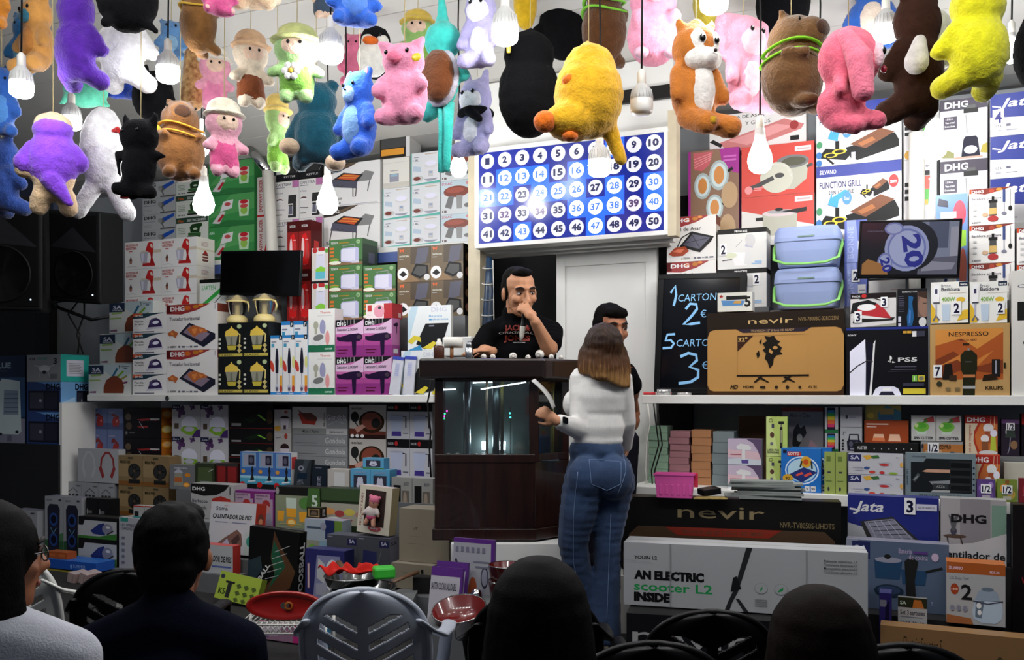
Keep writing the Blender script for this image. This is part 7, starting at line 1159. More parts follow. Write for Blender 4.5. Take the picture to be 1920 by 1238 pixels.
for k in range(6): x = -.078+.031*k; mb.box(x, -bd*.94-.003, .02, x+.014, -bd*.9, bh_*.55, PINK)
mb.build('ribs', o, .002)
mb = MB(); mb.box(-bw_*1.06, -bd*1.06, bh_-.012, bw_*1.06, -bd, bh_, PINK); mb.box(bw_, -bd*1.06, bh_-.012, bw_*1.06, bd, bh_, PINK); mb.build('rim', o)
mb = MB(); mb.box(bw_*.98, -bd*.7, bh_*.45, bw_*1.18, -bd*.3, bh_*1.02, plastic('d83050', .4)); mb.build('side_clip', o)
# the basket stands on the big television carton
ZN = zz(936, 4.6)
o.location = (W0(1268, 4.62), 4.66, ZN+.003); o.scale = (.95, .8, .8)
# loose grey bingo cards piled on the television carton
CARDG = mat('loose_card', '8e9490', rough=.85, vary=.15, vscale=5)
for i in range(9):
    mb = MB(); w = random.uniform(.3, .36); mb.box(-w/2, -.05, 0, w/2, .05, .009, CARDG)
    c = mb.build('loose_cards'); c.location = (W0(1432, 4.62)+random.uniform(-.03, .03), 4.6+random.uniform(-.005, .02), ZN+.003+i*.0102); c.rotation_euler = (0, 0, -.25+random.uniform(-.06, .06))
    tag(c, 'loose grey bingo cards on the television carton, '+('lowest layer', 'second layer', 'third layer', 'fourth layer', 'middle layer', 'sixth layer', 'seventh layer', 'last but one layer', 'top layer')[i], 'cards', 'loose grey bingo cards')
mb = MB(); mb.prism([(-.09, -.05), (.08, -.06), (.1, .05), (-.06, .05)], 0, .004, mat('gold_card', 'a89050', rough=.6, vary=.3, vscale=40)); c = mb.build('gold_leaflet'); c.location = (W0(1335, 4.55), 4.61, ZN+.003); tag(c, 'yellowish patterned leaflet on the television carton edge', 'leaflet')
mb = MB(); mb.box(-.05, -.035, 0, .05, .035, .03, plastic('17171a', .4)); mb.box(-.04, -.03, .03, .02, .03, .032, plastic('303236', .2)); c = mb.build('card_reader', bevel=.006); c.location = (W0(1330, 4.72), 4.72, ZN+.018+.0); c.rotation_euler = (.1, -.12, .3); c.location.z = ZL+.012; tag(c, 'black card reader lying beside the pink basket', 'card reader')
mb = MB(); mb.tube([(0, 0, .01), (.07, 0, .01)], .009, plastic('c02830', .4), 10); mb.tube([(.07, 0, .01), (.13, 0, .01)], .0085, SOCK, 10); mb.tube([(.13, 0, .01), (.165, 0, .01)], .009, plastic('c02830', .4), 10); p = pl(1216, .05); c = mb.build('marker_pen'); c.location = (p.x-.03, p.y, ZS); tag(c, 'red and white marker pen at the end of the right shelf', 'pen')
for px, lb in ((1245, 'upright roll of adhesive tape on the right shelf beside the pen'), (1283, 'flat roll of adhesive tape beside the television carton')):
    mb = MB(); hh = .035 if px < 1260 else .015; mb.lathe([(.03, 0), (.042, 0), (.042, hh), (.03, hh), (.03, 0)], thin_glass('tape', 'ddd', .2, .5), 22); p = pl(px, .06); c = mb.build('tape_roll'); c.location = (p.x, p.y, ZS); tag(c, lb, 'tape', 'adhesive tape rolls')
mb = MB()
p = pl(1232, -.004)
for k, dx in enumerate((-.055, -.02, .0)):
    mb.tube([(dx, 0, 1.19), (dx+.012, -.005, 1.08), (dx+.03*(1 if k else -.3), 0, .95), (dx-.01, .02, .8), (dx, .05, ZL+.0)], .004, SOCK if k == 0 else CORDM, 6)
c = mb.build('hanging_cables'); c.location = (p.x, p.y, 0); tag(c, 'thin cables hanging below the end of the right shelf', 'cable')
mb = MB(); mb.prism([(0, 0), (.2, .0), (.2, .03), (0, .03)], 0, .4, mat('kraft', '5a3d26', rough=.8)); p = pl(1385, .3); c = mb.build('cardboard_panel', bevel=.002); c.location = (p.x, p.y, ZL); c.rotation_euler = (0, 0, -TH); tag(c, 'plain brown cardboard panel standing behind the massage gun cartons', 'cardboard')
A = pl(1602, .04); B = pl(1722, .04); w = (B-A).length
mb = MB(); mb.box(-w/2, -.03, 0, w/2, .03, .055, plastic('131313', .5))
draw(mb, [T('bbb', 'AUSTER', .05, .38, .3, .16, .02)]+[E('ccc', .32+.115*k, .45, .008, .07) for k in range(6)], w, .055, Matrix.Translation((-w/2, -.0305, 0)) @ FM)
c = mb.build('sound_bar', weld=False); c.location = ((A.x+B.x)/2, (A.y+B.y)/2, yv(1660, 850, .04)); c.rotation_euler = (0, -.01, -TH); tag(c, 'long black bar under the orange bowls carton', 'sound bar')
riser(1596, 1726, .015, .065, ZL, yv(1660, 850, .04))
# white plastic sleeves against the scale cartons
for k, (px, rl) in enumerate(((739, .12), (765, .06))):
    mb = MB(); mb.prism([(-.04, -.006), (.04, -.006), (.04, .006), (-.04, .006)], .0, .25, mat('plastic_sleeve', 'd8dae4', rough=.3, vary=.1, vscale=12)); mb.box(-.042, -.008, .235, .042, .008, .256, plastic('3a4ab0', .4))
    draw(mb, [R('b8bcd8', .3, .5, .7, .85)]+[R('9aa0c8', .32, .52+.05*j, .66, .535+.05*j) for j in range(6)], .08, .25, Matrix.Translation((-.04, -.0063, 0)) @ FM)
    p = pl(px, -.0); c = mb.build('plastic_sleeve', weld=False); c.location = (p.x, p.y+.015, ZS); c.rotation_euler = (-.04, rl, -TH); tag(c, 'white plastic sleeve with a blue top, %s' % ('leaning on the pink cartons' if k == 0 else 'leaning nearest the counter'), 'sleeve', 'white plastic sleeves')
mb = MB(); p0 = pl(812, -.005)
mb.tube([(0, 0, 1.35), (-.004, 0, 1.27), (-.02, -.01, 1.19), (-.012, 0, 1.1), (.0, 0, 1.0), (-.01, .02, .9), (0, .05, .67)], .006, CORDM, 6); c = mb.build('black_cable'); c.location = (p0.x-.01, p0.y-.06, 0); tag(c, 'black cable hanging down beside the counter from the left shelf', 'cable')
# ---------------------------------------------------------------- pans, pots and trays on the floor at the front
RED = plastic('a81c18', .35)
def pan(name, p, r, hgt, col, label, handle=None, rot=(0, 0, 0), grp=None, flat=1):
    o = empty(name, p, label, 'pan' if handle else 'pot', grp); o.rotation_euler = rot
    m = mat('enamel_'+col, col, rough=.2, coat=.5)
    mb = MB(); mb.lathe([(0, 0), (r*.82, 0), (r*.9, .006), (r, hgt), (r*1.02, hgt+.003), (r*.98, hgt+.002), (r*.87, .01), (0, .008)], m, 32); mb.build('pan_body', o)
    mb = MB(); mb.lathe([(r*.99, hgt+.001), (r*1.025, hgt+.002), (r*1.02, hgt+.006), (r*.985, hgt+.005)], metal('c8c8c8', .2), 32); mb.build('rim', o)
    if handle:
        mb = MB(); mb.tube([(r*.95, 0, hgt*.8), (r*1.35, 0, hgt*1.1), (r*2.1, 0, hgt*1.4)], [.012, .015, .018], plastic(handle, .5), 10, flat=.6); mb.build('handle', o)
    return o
xp = W0(690, 4.9)
pz_ = .17
NTR[0] += 1; struct(block('trim_%d' % NTR[0], xp-.24, 4.6, 0, xp+.26, 4.98, pz_-.002, RISE))
pan('frying_pan', (xp, 4.78, pz_), .17, .05, '16181a', 'black frying pan with a wooden handle and green sleeve near the cookware cartons', '6a4a34', (.0, -.06, .75))
pan('frying_pan', (xp-.06, 4.78, pz_+.068), .15, .05, '1a1c1e', 'upper black frying pan with a wooden handle pointing away', '6a4a34', (0, .0, 2.0))
mb = MB(); mb.box(-.055, -.045, -.03, .055, .045, .03, plastic('3cb83a', .4)); c = mb.build('green_sleeve', bevel=.012); c.location = (xp+.115, 4.69, pz_+.155); c.rotation_euler = (0, 0, .3); tag(c, 'bright green plastic sleeve clipped over the black pans', 'sleeve')
mb = MB(); N = 22
vs = []; fs = []
for i in range(N):
    for j in range(8):
        t = i/(N-1); a = t*PI*.75+.55; r = .19-.02*j*.9; vs.append((r*math.cos(PI-a)*1.05, -r*math.sin(a)*.55+.1, .125+.02*math.sin(j*1.3+i*1.1)+.018*math.sin(i*.9)-.004*abs(j-4)))
for i in range(N-1):
    for j in range(7): fs.append((i*8+j, i*8+j+1, (i+1)*8+j+1, (i+1)*8+j))
mb.add(vs, fs, cloth('c8241c'), True); c = mb.build('red_cloth'); c.location = (xp-.08, 4.72, pz_+.045)
so = c.modifiers.new('thick', 'SOLIDIFY'); so.thickness = .012; sub(c, 1); tag(c, 'crumpled bright red cloth draped over the black pans', 'cloth')
NTR[0] += 2; struct(block('trim_%d' % NTR[0], W0(905, 4.4), 4.31, 0, W0(992, 4.4), 4.53, .248, RISE)); struct(block('trim_%d' % (NTR[0]-1), W0(800, 4.15), 4.03, 0, W0(940, 4.15), 4.33, .198, RISE))
for i, (px, py, Y, r, h, z, lb) in enumerate(((952, 1110, 4.42, .095, .085, .25, 'dark red enamel pot with a steel rim, the lower of two'), (952, 1065, 4.42, .095, .07, .342, 'dark red enamel pot with a steel rim, stacked on the other'))):
    pan('enamel_pot', (W0(px, Y), Y, z), r, h, '5a1210', lb, None, (0, 0, 0), 'dark red enamel pots')
pan('enamel_pan', (W0(862, 4.1), 4.17, .205), .125, .06, '6a1614', 'dark red enamel pan tilted in front of the healthy pan cartons', None, (.3, -.12, 0))
mb = MB(); mb.tube([(0, 0, 0), (.01, 0, .06), (-.012, 0, .14), (.012, .0, .2)], [.03, .052, .045, .02], thin_glass('cellophane', 'eee8cc', .25, .25), 12); c = mb.build('cellophane_bag'); c.location = (W0(868, 4.0), 4.27, .02); c.location = (W0(893, 4.44), 4.44, .1); tag(c, 'shiny cellophane bag standing in front of the pan carton', 'bag'); sub(c, 1)
riser(846, 905, -1.28, -1.215, 0, .1)
# red oval tray on a white wire rack
p = W(528, 1172, 4.15)
rk = empty('wire_rack', (p.x, 4.15, 0), 'white wire rack with a lattice edge under the red tray', 'rack')
mb = MB(); zt = zz(1172, 4.15); WIRE = plastic('d8d6d0', .4)
for s in (-1, 1): mb.tube([(s*.2, 0, 0), (s*.2, 0, zt)], .008, WIRE, 6); mb.tube([(s*.2, .2, 0), (s*.2, .2, zt)], .008, WIRE, 6)
mb.build('legs', rk)
mb = MB()
for z in (zt, zt-.04): mb.tube([(-.2, 0, z), (.2, 0, z)], .005, WIRE, 6); mb.tube([(-.2, .2, z), (.2, .2, z)], .005, WIRE, 6)
for k in range(16):
    x = -.2+.025*k; mb.tube([(x, 0, zt), (x+.025, 0, zt-.04)], .0035, WIRE, 5); mb.tube([(x+.025, 0, zt), (x, 0, zt-.04)], .0035, WIRE, 5); mb.tube([(x, 0, zt), (x, .2, zt)], .003, WIRE, 5)
mb.build('lattice', rk)
o = empty('oval_tray', (p.x, 4.2, zt+.007), 'dark red oval plastic tray with a round hole standing on the wire rack', 'tray')
mb = MB(); n = 40; R1 = mat('red_plastic', '9a1c18', rough=.28, coat=.3)
ring_ = lambda a, b, y: [(a*math.cos(2*PI*k/n), y, .068+b*math.sin(2*PI*k/n)) for k in range(n)]
rings = [ring_(.175, .066, .02), ring_(.18, .068, .0), ring_(.172, .062, -.008), ring_(.15, .05, .004), ring_(.02, .016, .006)]
vs = [q for r in rings for q in r]; mb.add(vs, [(i*n+k, i*n+(k+1) % n, (i+1)*n+(k+1) % n, (i+1)*n+k) for i in range(4) for k in range(n)], R1, True); mb.build('tray_body', o)
mb = MB(); mb.lathe([(.012, -.004), (.018, -.002), (.021, 0), (.018, .004), (.012, .003)], mat('orange_ring', 'a85a1c', rough=.4), 20, Matrix.Translation((.02, .0, .068)) @ Matrix.Rotation(PI/2, 4, 'X')); mb.build('hole_ring', o)
# black case at the lower right
mb = MB(); mb.box(-.2, -.03, 0, .2, .03, .12, plastic('121214', .5)); c = mb.build('tool_case', bevel=.015); p = pl(1815, -.6); c.location = (p.x, p.y, .2-.06); c.rotation_euler = (0, 0, -TH); c.location.z = .06; tag(c, 'black plastic case below the deep fryer carton', 'case')
mb = MB(); mb.box(-.06, -.035, .03, .1, -.03, .075, plastic('1a1a1c', .4)); mb.box(-.0, -.037, .05, .06, -.035, .062, plastic('8a5a20', .5)); mb.build('case_latch', c)
riser(1745, 1885, -.66, -.56, 0, .06, STAND_SHADE)
# boxed baby doll
bx = carton('doll_card', 668, 914, 729, 1003, -.6, .08, 'cream window carton with a baby doll leaning on the grey cartons', on=yv(700, 1006, -.6)+.008, lean=-.05, roll=.07)
sw, hh, sd = MADE['doll_card'][1:]
mb = MB(); mb.box(-sw*.3, -sd/2-.003, hh*.16, sw*.32, -sd/2-.0012, hh*.92, mat('doll_window', '3a2c28', rough=.25)); mb.build('window_recess', bx)
mb = MB(); draw(mb, [E('c45a5a', .5, .5, .5, .5), T('eee', 'Baby', .2, .4, .3, .6)], sw*.4, hh*.13, Matrix.Translation((-sw*.15, -sd/2-.002, hh*.05)) @ FM); mb.build('oval_badge', bx, weld=False)
dl = empty('baby_doll', bx.location, 'baby doll with pink hat and white shirt in the cream carton', 'doll'); dl.rotation_euler = bx.rotation_euler
SK = mat('doll_skin', 'c89078', rough=.5); y0 = -sd/2-.03
d_ = solid('doll_body', [('s', (.01, y0, hh*.66), (.032, .026, .036)), ('s', (0, y0, hh*.46), (.032, .022, .045)), ('c', [(-.02, y0, hh*.53), (-.055, y0-.004, hh*.4)], [.012, .01]), ('c', [(.03, y0, hh*.52), (.05, y0-.004, hh*.4)], [.012, .01]), ('c', [(-.015, y0, hh*.36), (-.03, y0-.01, hh*.22)], [.018, .015]), ('c', [(.015, y0, hh*.36), (.025, y0-.01, hh*.2)], [.018, .015])], SK, .006, 3, dl)
solid('hat', [('s', (.012, y0+.002, hh*.72), (.035, .029, .03)), ('s', (-.015, y0, hh*.8), (.012, .01, .012)), ('s', (.045, y0, hh*.78), (.012, .01, .012))], cloth('d0708c'), .006, 2, dl)
solid('shirt', [('s', (0, y0, hh*.47), (.037, .026, .042)), ('c', [(-.02, y0, hh*.53), (-.045, y0-.003, hh*.44)], [.016, .014]), ('c', [(.03, y0, hh*.52), (.044, y0-.003, hh*.45)], [.016, .014])], cloth('d8ccc8'), .006, 2, dl)
solid('shorts', [('s', (0, y0, hh*.36), (.034, .026, .022))], cloth('b84a70'), .006, 2, dl)
mb = MB()
for s in (-1, 1): mb.ball((.01+s*.012, y0-.026, hh*.67), .0035, plastic('1a1a1a', .2), 8)
mb.build('eyes', dl)
# ---------------------------------------------------------------- plush toys hung from the ceiling
EYE = plastic('0a0a0a', .12); EYEW = plastic('f0f0f0', .3)
def sS(x, y, z, rx, ry=None, rz=None, rot=None): return ('s', x, y, z, rx, ry or rx, rz or rx, rot)
def sC(*a): return ('c', a[:-1], a[-1])
def toy(x0, y0, x1, y1, Y, yaw, label, col, prims, parts=(), eyes=(), name='plush_toy', fuzz=.004, cat='plush toy', tilt=0, vox=.013, cords=True):
    """prims in a unit frame: x and y in widths, z in heights; front is -y"""
    w, h = (x1-x0)/F*Y, (y1-y0)/F*Y; p = W((x0+x1)/2, y1, Y); k = (w+h)/2
    def conv(ps):
        out = []
        for q in ps:
            if q[0] == 's':
                e = ('s', Vector((q[1]*w, q[2]*w, q[3]*h)), (q[4]*w, q[5]*w, q[6]*h)); out.append(e+((q[7],) if q[7] else ()))
            else:
                r = q[2]; r = [a*k for a in r] if isinstance(r, (list, tuple)) else r*k
                out.append(('c', [(a[0]*w, a[1]*w, a[2]*h) for a in q[1]], r))
        return out
    o = solid(name, conv(prims), plush(col), vox, 4, None, fuzz, x0)
    o.location = p; o.rotation_euler = (0, tilt, math.radians(yaw)); tag(o, label, cat, 'plush toys hung over the stall')
    many = {'foot_pad', 'nostrils', 'inner_ear', 'foot', 'wing_tip'}
    parts = [q for nm, c, ps in parts for q in ([(nm.rstrip('s'), c, [e]) for e in ps] if nm in many else [(nm, c, ps)])]
    for nm, c, ps in parts: solid(nm, conv(ps), plush(c) if not c.startswith('!') else plastic(c[1:], .3), .009, 3, o, fuzz*.5, x1)
    if eyes:
        for e in eyes:
            mb = MB(); mb.ball((e[0]*w, e[1]*w, e[2]*h), (e[3]*w, e[3]*w*.6, e[3]*w*1.15), EYE, 12)
            if len(e) > 4: mb.ball((e[0]*w-.3*e[3]*w, e[1]*w-.5*e[3]*w, e[2]*h+.45*e[3]*w), e[3]*w*.3, EYEW, 8)
            mb.build('eye', o)
    if cords:
        mb = MB(); top = max(v.co.z for v in o.data.vertices); t = [v.co for v in o.data.vertices if v.co.z > top-.02]; cx = sum(v.x for v in t)/len(t); cy_ = sum(v.y for v in t)/len(t)
        zc_ = ceil_z(p.x, p.y)-p.z; mb.tube([(cx, cy_, top-.03), (cx+.003, cy_, (top+zc_)/2), (cx, cy_, max(zc_, top+.02))], .0022, mat('string', 'b8a878', rough=.8), 5); mb.build('hanging_string', o)
    return o
def limbs(arm=.11, leg=.14, spread=.42, az=.36):
    return [sC((-.26, -.04, .52), (-spread, -.14, az), [arm, arm*.85]), sC((.26, -.04, .52), (spread, -.14, az), [arm, arm*.85]),
            sC((-.18, -.06, .14), (-.28, -.28, .09), [leg, leg*.9]), sC((.18, -.06, .14), (.28, -.28, .09), [leg, leg*.9])]
BEAR = [sS(0, -.02, .74, .33, .29, .22), sS(0, 0, .36, .36, .3, .32), sS(-.25, 0, .92, .11, .07, .075), sS(.25, 0, .92, .11, .07, .075)]+limbs()
def bear(x0, y0, x1, y1, Y, yaw, label, col, belly=None, muzzle=None, ear=None, foot=None, **k):
    parts = []
    if belly: parts.append(('belly', belly, [sS(0, -.13, .36, .26, .2, .24)]))
    if muzzle: parts.append(('muzzle', muzzle, [sS(0, -.26, .68, .15, .1, .09)]))
    parts.append(('nose', '!2a1a18', [sS(0, -.36, .71, .045, .03, .025)]))
    if foot: parts.append(('foot_pad', foot, [sS(-.3, -.36, .09, .1, .04, .07), sS(.3, -.36, .09, .1, .04, .07)]))
    if ear: parts.append(('inner_ear', ear, [sS(-.25, -.05, .92, .07, .04, .05), sS(.25, -.05, .92, .07, .04, .05)]))
    return toy(x0, y0, x1, y1, Y, yaw, label, col, BEAR, parts, [(-.13, -.29, .78, .035), (.13, -.29, .78, .035)], **k)
LUMP = [sS(0, 0, .48, .46, .4, .46), sS(0, 0, .75, .34, .3, .24)]
def capy(x0, y0, x1, y1, Y, yaw, label, col, strap=None, bag=None, **k):
    pr = [sS(0, .02, .36, .46, .42, .36), sS(0, 0, .7, .36, .36, .26), sS(0, -.24, .74, .24, .24, .16), sS(-.2, .06, .95, .07, .05, .05), sS(.2, .06, .95, .07, .05, .05), sC((-.38, -.12, .52), (-.3, -.36, .5), [.07, .06]), sC((.38, -.12, .52), (.3, -.36, .5), [.07, .06]), sS(-.22, -.3, .07, .14, .2, .07), sS(.22, -.3, .07, .14, .2, .07)]
    parts = [('nose', '4a3020', [sS(0, -.44, .76, .16, .06, .08)])]
    o = toy(x0, y0, x1, y1, Y, yaw, label, col, pr, parts, [(-.25, -.24, .84, .022), (.25, -.24, .84, .022)], **k)
    if strap:
        w, h = (x1-x0)/F*Y, (y1-y0)/F*Y; mb = MB()
        for z, r in ((.52, .425), (.62, .40)):
            mb.tube([(r*w*math.cos(a), r*w*1.0*math.sin(a)+.01*w, h*(z+.03*math.sin(a*2))) for a in [2*PI*i/28 for i in range(29)]], .011, cloth(strap), 6, flat=.5)
        mb.build('strap', o)
        if bag: solid('bag', [('s', (-.44*w, -.05*w, .57*h), (.12*w, .14*w, .075*h))], plush(bag), .009, 2, o)
    return o
def doll(x0, y0, x1, y1, Y, yaw, label, fur, hat, suit, face='e8c8b0', leg=None, **k):
    pr = [sS(0, 0, .66, .4, .33, .22), sS(0, .0, .3, .28, .24, .26), sC((-.24, -.04, .42), (-.4, -.14, .34), [.08, .085]), sC((.24, -.04, .42), (.4, -.14, .34), [.08, .085]), sC((-.14, -.02, .18), (-.17, -.1, .06), [.12, .11]), sC((.14, -.02, .18), (.17, -.1, .06), [.12, .11])]
    parts = [('face', face, [sS(0, -.18, .65, .27, .17, .13)]), ('hat', hat, [sS(0, .02, .83, .36, .34, .15), sS(0, -.03, .755, .47, .42, .045)]), ('overalls', suit, [sS(0, 0, .27, .31, .27, .2), sC((-.14, -.02, .18), (-.15, -.05, .12), [.135, .13]), sC((.14, -.02, .18), (.15, -.05, .12), [.135, .13]), sC((-.16, -.14, .4), (-.17, .0, .47), [.04, .04]), sC((.16, -.14, .4), (.17, 0, .47), [.04, .04])])]
    return toy(x0, y0, x1, y1, Y, yaw, label, fur, pr, parts, [(-.1, -.345, .67, .03), (.1, -.345, .67, .03)], **k)
# ---- left end
bear(-30, 120, 36, 262, 4.7, 20, 'deep blue plush bear at the left edge beside the first bulb', '2c5aa8', '4a80c0', foot='8a5ab0')
bear(-48, 252, 52, 402, 5.15, 150, 'navy plush bear at the left edge below the blue one', '203a78', foot='b06a28')
bear(22, -10, 118, 142, 4.6, -30, 'tan orange plush bear beside the tall purple one at the top', 'c8904a', 'b87a3a', '2c6a80')
bear(86, -30, 196, 162, 4.25, 165, 'round violet plush bear hanging high beside the white one', '5c2ca8')
bear(168, -26, 288, 164, 4.65, 175, 'white plush bear seen from behind with a yellow tag', 'e4e4e6')
toy(178, -70, 300, 64, 4.1, 20, 'black plush cat cut off by the top edge on the left', '141416', LUMP+[sC((.2, -.1, .2), (.42, -.2, .02), [.1, .05]), sC((-.2, -.1, .2), (-.3, -.2, .05), [.1, .08])])
toy(116, 118, 206, 206, 5.2, 10, 'mint green plush lizard half hidden behind the purple one', '5ab89a', [sS(0, 0, .45, .46, .3, .42), sC((.1, 0, .3), (.45, 0, .1), [.16, .05]), sC((-.2, 0, .4), (-.48, 0, .12), [.14, .05])])
bear(196, 128, 268, 188, 5.4, 10, 'royal blue plush scrap peeping out behind the white bear', '1c3a9a')
toy(236, 118, 338, 232, 5.0, -30, 'black plush bat hanging behind the other black one', '121214', [sS(0, 0, .45, .42, .34, .42), sC((.2, 0, .6), (.48, .1, .3), [.14, .04]), sC((-.2, 0, .6), (-.48, .1, .35), [.14, .04]), sS(-.2, 0, .92, .08, .06, .1)])
toy(206, 210, 316, 376, 4.45, -12, 'black plush bat with red wing tips beside the capybara', '101012', [sS(0, 0, .72, .34, .3, .2), sS(0, 0, .36, .3, .26, .3), sC((-.2, 0, .5), (-.46, .06, .56), (-.42, .06, .3), [.08, .05, .03]), sC((.2, 0, .5), (.44, .06, .5), [.09, .04]), sC((-.1, -.04, .1), (-.3, -.18, .12), [.12, .09]), sC((.12, -.04, .1), (.32, -.14, .06), [.12, .09]), sS(-.28, .02, .9, .08, .05, .1), sS(.28, .02, .9, .08, .05, .1)],
    [('wing_tip', 'b02020', [sS(-.48, .05, .82, .12, .03, .04), sC((-.3, .05, .72), (-.46, .05, .84), [.03, .04]), sS(-.2, -.1, .03, .12, .05, .03)])], [(-.13, -.27, .75, .03), (.14, -.27, .75, .03)])
o = toy(48, 214, 152, 397, 4.55, 200, 'cream plush bear in a violet fur coat with paws showing', 'd8b890', [sS(0, 0, .86, .34, .3, .16), sS(0, 0, .46, .4, .32, .36), sC((.3, .02, .56), (.48, -.02, .42), [.12, .12]), sC((-.3, .02, .56), (-.44, -.02, .5), [.12, .1]), sC((.2, -.02, .16), (.24, -.1, .06), [.13, .13]), sC((-.2, -.02, .16), (-.24, -.1, .06), [.13, .13])],
    [('fur_coat', '7a3fc8', [sS(0, .02, .52, .45, .36, .33), sS(0, .06, .82, .35, .3, .13), sC((.3, .02, .6), (.44, .0, .48), [.15, .16]), sC((-.3, .02, .6), (-.4, 0, .52), [.15, .15]), sC((0, .2, .3), (-.3, .3, .06), [.14, .05])])])
toy(138, 196, 248, 408, 4.9, 5, 'long white plush rabbit with two dangling legs', 'e8e8ea', [sS(0, 0, .6, .38, .34, .38), sS(.02, 0, .82, .26, .25, .16), sC((-.12, 0, .3), (-.38, -.06, .05), [.11, .1]), sC((.14, 0, .3), (.42, -.06, .04), [.11, .11])])
capy(288, 182, 388, 342, 4.85, 25, 'brown plush capybara with a yellow bee bag on a strap', '8a5c30', 'e0a838', 'd8b83a')
capy(334, -60, 412, 102, 4.5, 150, 'brown plush capybara cut off by the top edge above the giraffe', '8c6234', 'd8b040')
bear(370, -60, 444, 34, 4.1, 30, 'bright pink plush cut off by the top edge on the left', 'd0588c', foot='e8b8b0')
bear(290, 36, 352, 116, 5.3, 20, 'pale blue plush half hidden behind the second bulb', '5c88b8', '88b0d0')
# giraffe with patches
GP = plush('c89a60'); gir = toy(338, 96, 384, 196, 5.2, 0, 'spotted brown giraffe plush neck behind the capybara', 'c8a070', [sC((0, 0, .1), (.05, 0, .9), [.32, .26]), sS(.05, -.1, .9, .3, .3, .1)])
mat('giraffe', '7a4c24', col2='d0a870', rough=1, vscale=34, sheen=.3); gir.data.materials[0] = MATS['giraffe']
# dolls
doll(366, 84, 440, 208, 5.1, 20, 'pink plush doll with a white hat, farther back', 'e8a0b8', 'e8e4d8', 'e888b0')
doll(376, 180, 464, 332, 4.42, 35, 'pink plush doll with a cream hat and rose overalls', 'e8a8b8', 'ece4cc', 'd8588c')
doll(428, 52, 512, 203, 4.8, 30, 'cream plush doll with an orange rimmed hat and brown overalls', 'e8d8c0', 'e0b890', '7a4020')
gd = doll(502, 42, 612, 194, 4.42, 5, 'light green plush doll with a white flower on its overalls', '9cc480', 'c4cc84', '6a9c3c')
w_, h_ = 110/F*4.42, 152/F*4.42
mb = MB()
for a in range(6): mb.ball((-.06*w_+.1*w_*math.cos(a*1.047), -.29*w_, .33*h_+.1*w_*math.sin(a*1.047)), (.06*w_, .015, .06*w_), plush('f0f0ec'), 10)
mb.ball((-.06*w_, -.31*w_, .33*h_), (.04*w_, .012, .04*w_), plush('e0b030'), 10); mb.build('flower', gd)
doll(488, 172, 552, 324, 5.2, 60, 'light green plush doll with a yellow hat beside the leaning pole', '9cc078', 'dcc068', '7ab040')
doll(744, 16, 822, 130, 5.1, 0, 'light green plush doll with a yellow hat behind the pig', '98c070', 'd8b84c', '8ab850')
bear(536, 146, 652, 314, 4.82, 188, 'dark teal plush bear seen from behind with cream feet', '0f4a5c', foot=None)
bt = COL.objects[-1]
teal = [x for x in COL.objects if (x.get('label') or '').startswith('dark teal plush')][0]
wq, hq = 116/F*4.82, 168/F*4.82
for s, z in ((.42, .2), (-.3, .04)):
    solid('cream_foot', [('s', (s*wq, .12*wq, z*hq), (.17*wq, .2*wq, .09*hq))], plush('dcc0a0'), .009, 3, teal)
bear(624, 126, 724, 303, 4.42, -38, 'bright blue plush bear with a pale belly looking sideways', '2f62d0', '7aa8e0', '88b0e4', 'd88ab8')
bear(610, -60, 716, 56, 4.1, 15, 'blue plush bear cut off by the top edge beside the fourth bulb', '3468d0', '5a8ae0')
# pig
toy(702, 72, 812, 240, 4.05, -12, 'pink plush pig with round snout and yellow tag', 'f098b8', [sS(0, 0, .74, .38, .34, .2), sS(0, .02, .36, .42, .36, .33), sC((-.28, -.08, .88), (-.4, -.12, .94), [.1, .04]), sC((.26, -.08, .88), (.38, -.1, .96), [.1, .04]), sC((-.3, -.1, .5), (-.36, -.3, .36), [.11, .1]), sC((.3, -.1, .5), (.4, -.26, .42), [.11, .1]), sC((-.2, -.1, .12), (-.28, -.3, .08), [.14, .12]), sC((.2, -.1, .12), (.32, -.3, .1), [.14, .12])],
    [('snout', 'e87898', [sS(-.06, -.34, .72, .14, .1, .07)]), ('nostrils', '!b03a60', [sS(-.11, -.44, .72, .022, .02, .018), sS(-.01, -.44, .72, .022, .02, .018)]), ('tag', '!d8c020', [sS(.3, -.24, .72, .1, .02, .055)])], [(.16, -.31, .79, .035, 1), (-.22, -.28, .79, .035, 1)])
toy(1168, -40, 1282, 128, 4.35, 0, 'pink plush pig holding its paws up near the top edge', 'f0a0bc', [sS(0, 0, .74, .4, .34, .22), sS(0, .02, .36, .44, .36, .34), sC((-.28, -.1, .42), (-.3, -.3, .5), [.11, .1]), sC((.28, -.1, .42), (.3, -.3, .5), [.11, .1]), sS(-.3, 0, .93, .1, .07, .07), sS(.3, 0, .93, .1, .07, .07)],
    [('snout', 'f4b8cc', [sS(-.02, -.34, .7, .14, .08, .06)]), ('nostrils', '!b03a60', [sS(-.07, -.42, .7, .022, .02, .016), sS(.03, -.42, .7, .022, .02, .016)]), ('foot_pad', '!c8a0b4', [sS(-.24, -.3, .1, .13, .1, .07), sS(.24, -.3, .1, .13, .1, .07)])], [(-.2, -.3, .78, .035, 1), (.17, -.3, .78, .035, 1)])
# penguin
toy(664, 50, 744, 150, 5.0, 10, 'black and white plush penguin behind the fourth bulb', '18181a', [sS(0, 0, .42, .44, .36, .42), sS(0, 0, .76, .36, .32, .24)], [('white_front', 'e8e4da', [sS(-.06, -.16, .36, .38, .28, .36), sS(-.16, -.2, .66, .18, .14, .14), sS(.14, -.2, .66, .18, .14, .14)]), ('beak', 'e06a20', [sS(-.12, -.36, .62, .2, .12, .09)])], [(.1, -.34, .76, .04)])
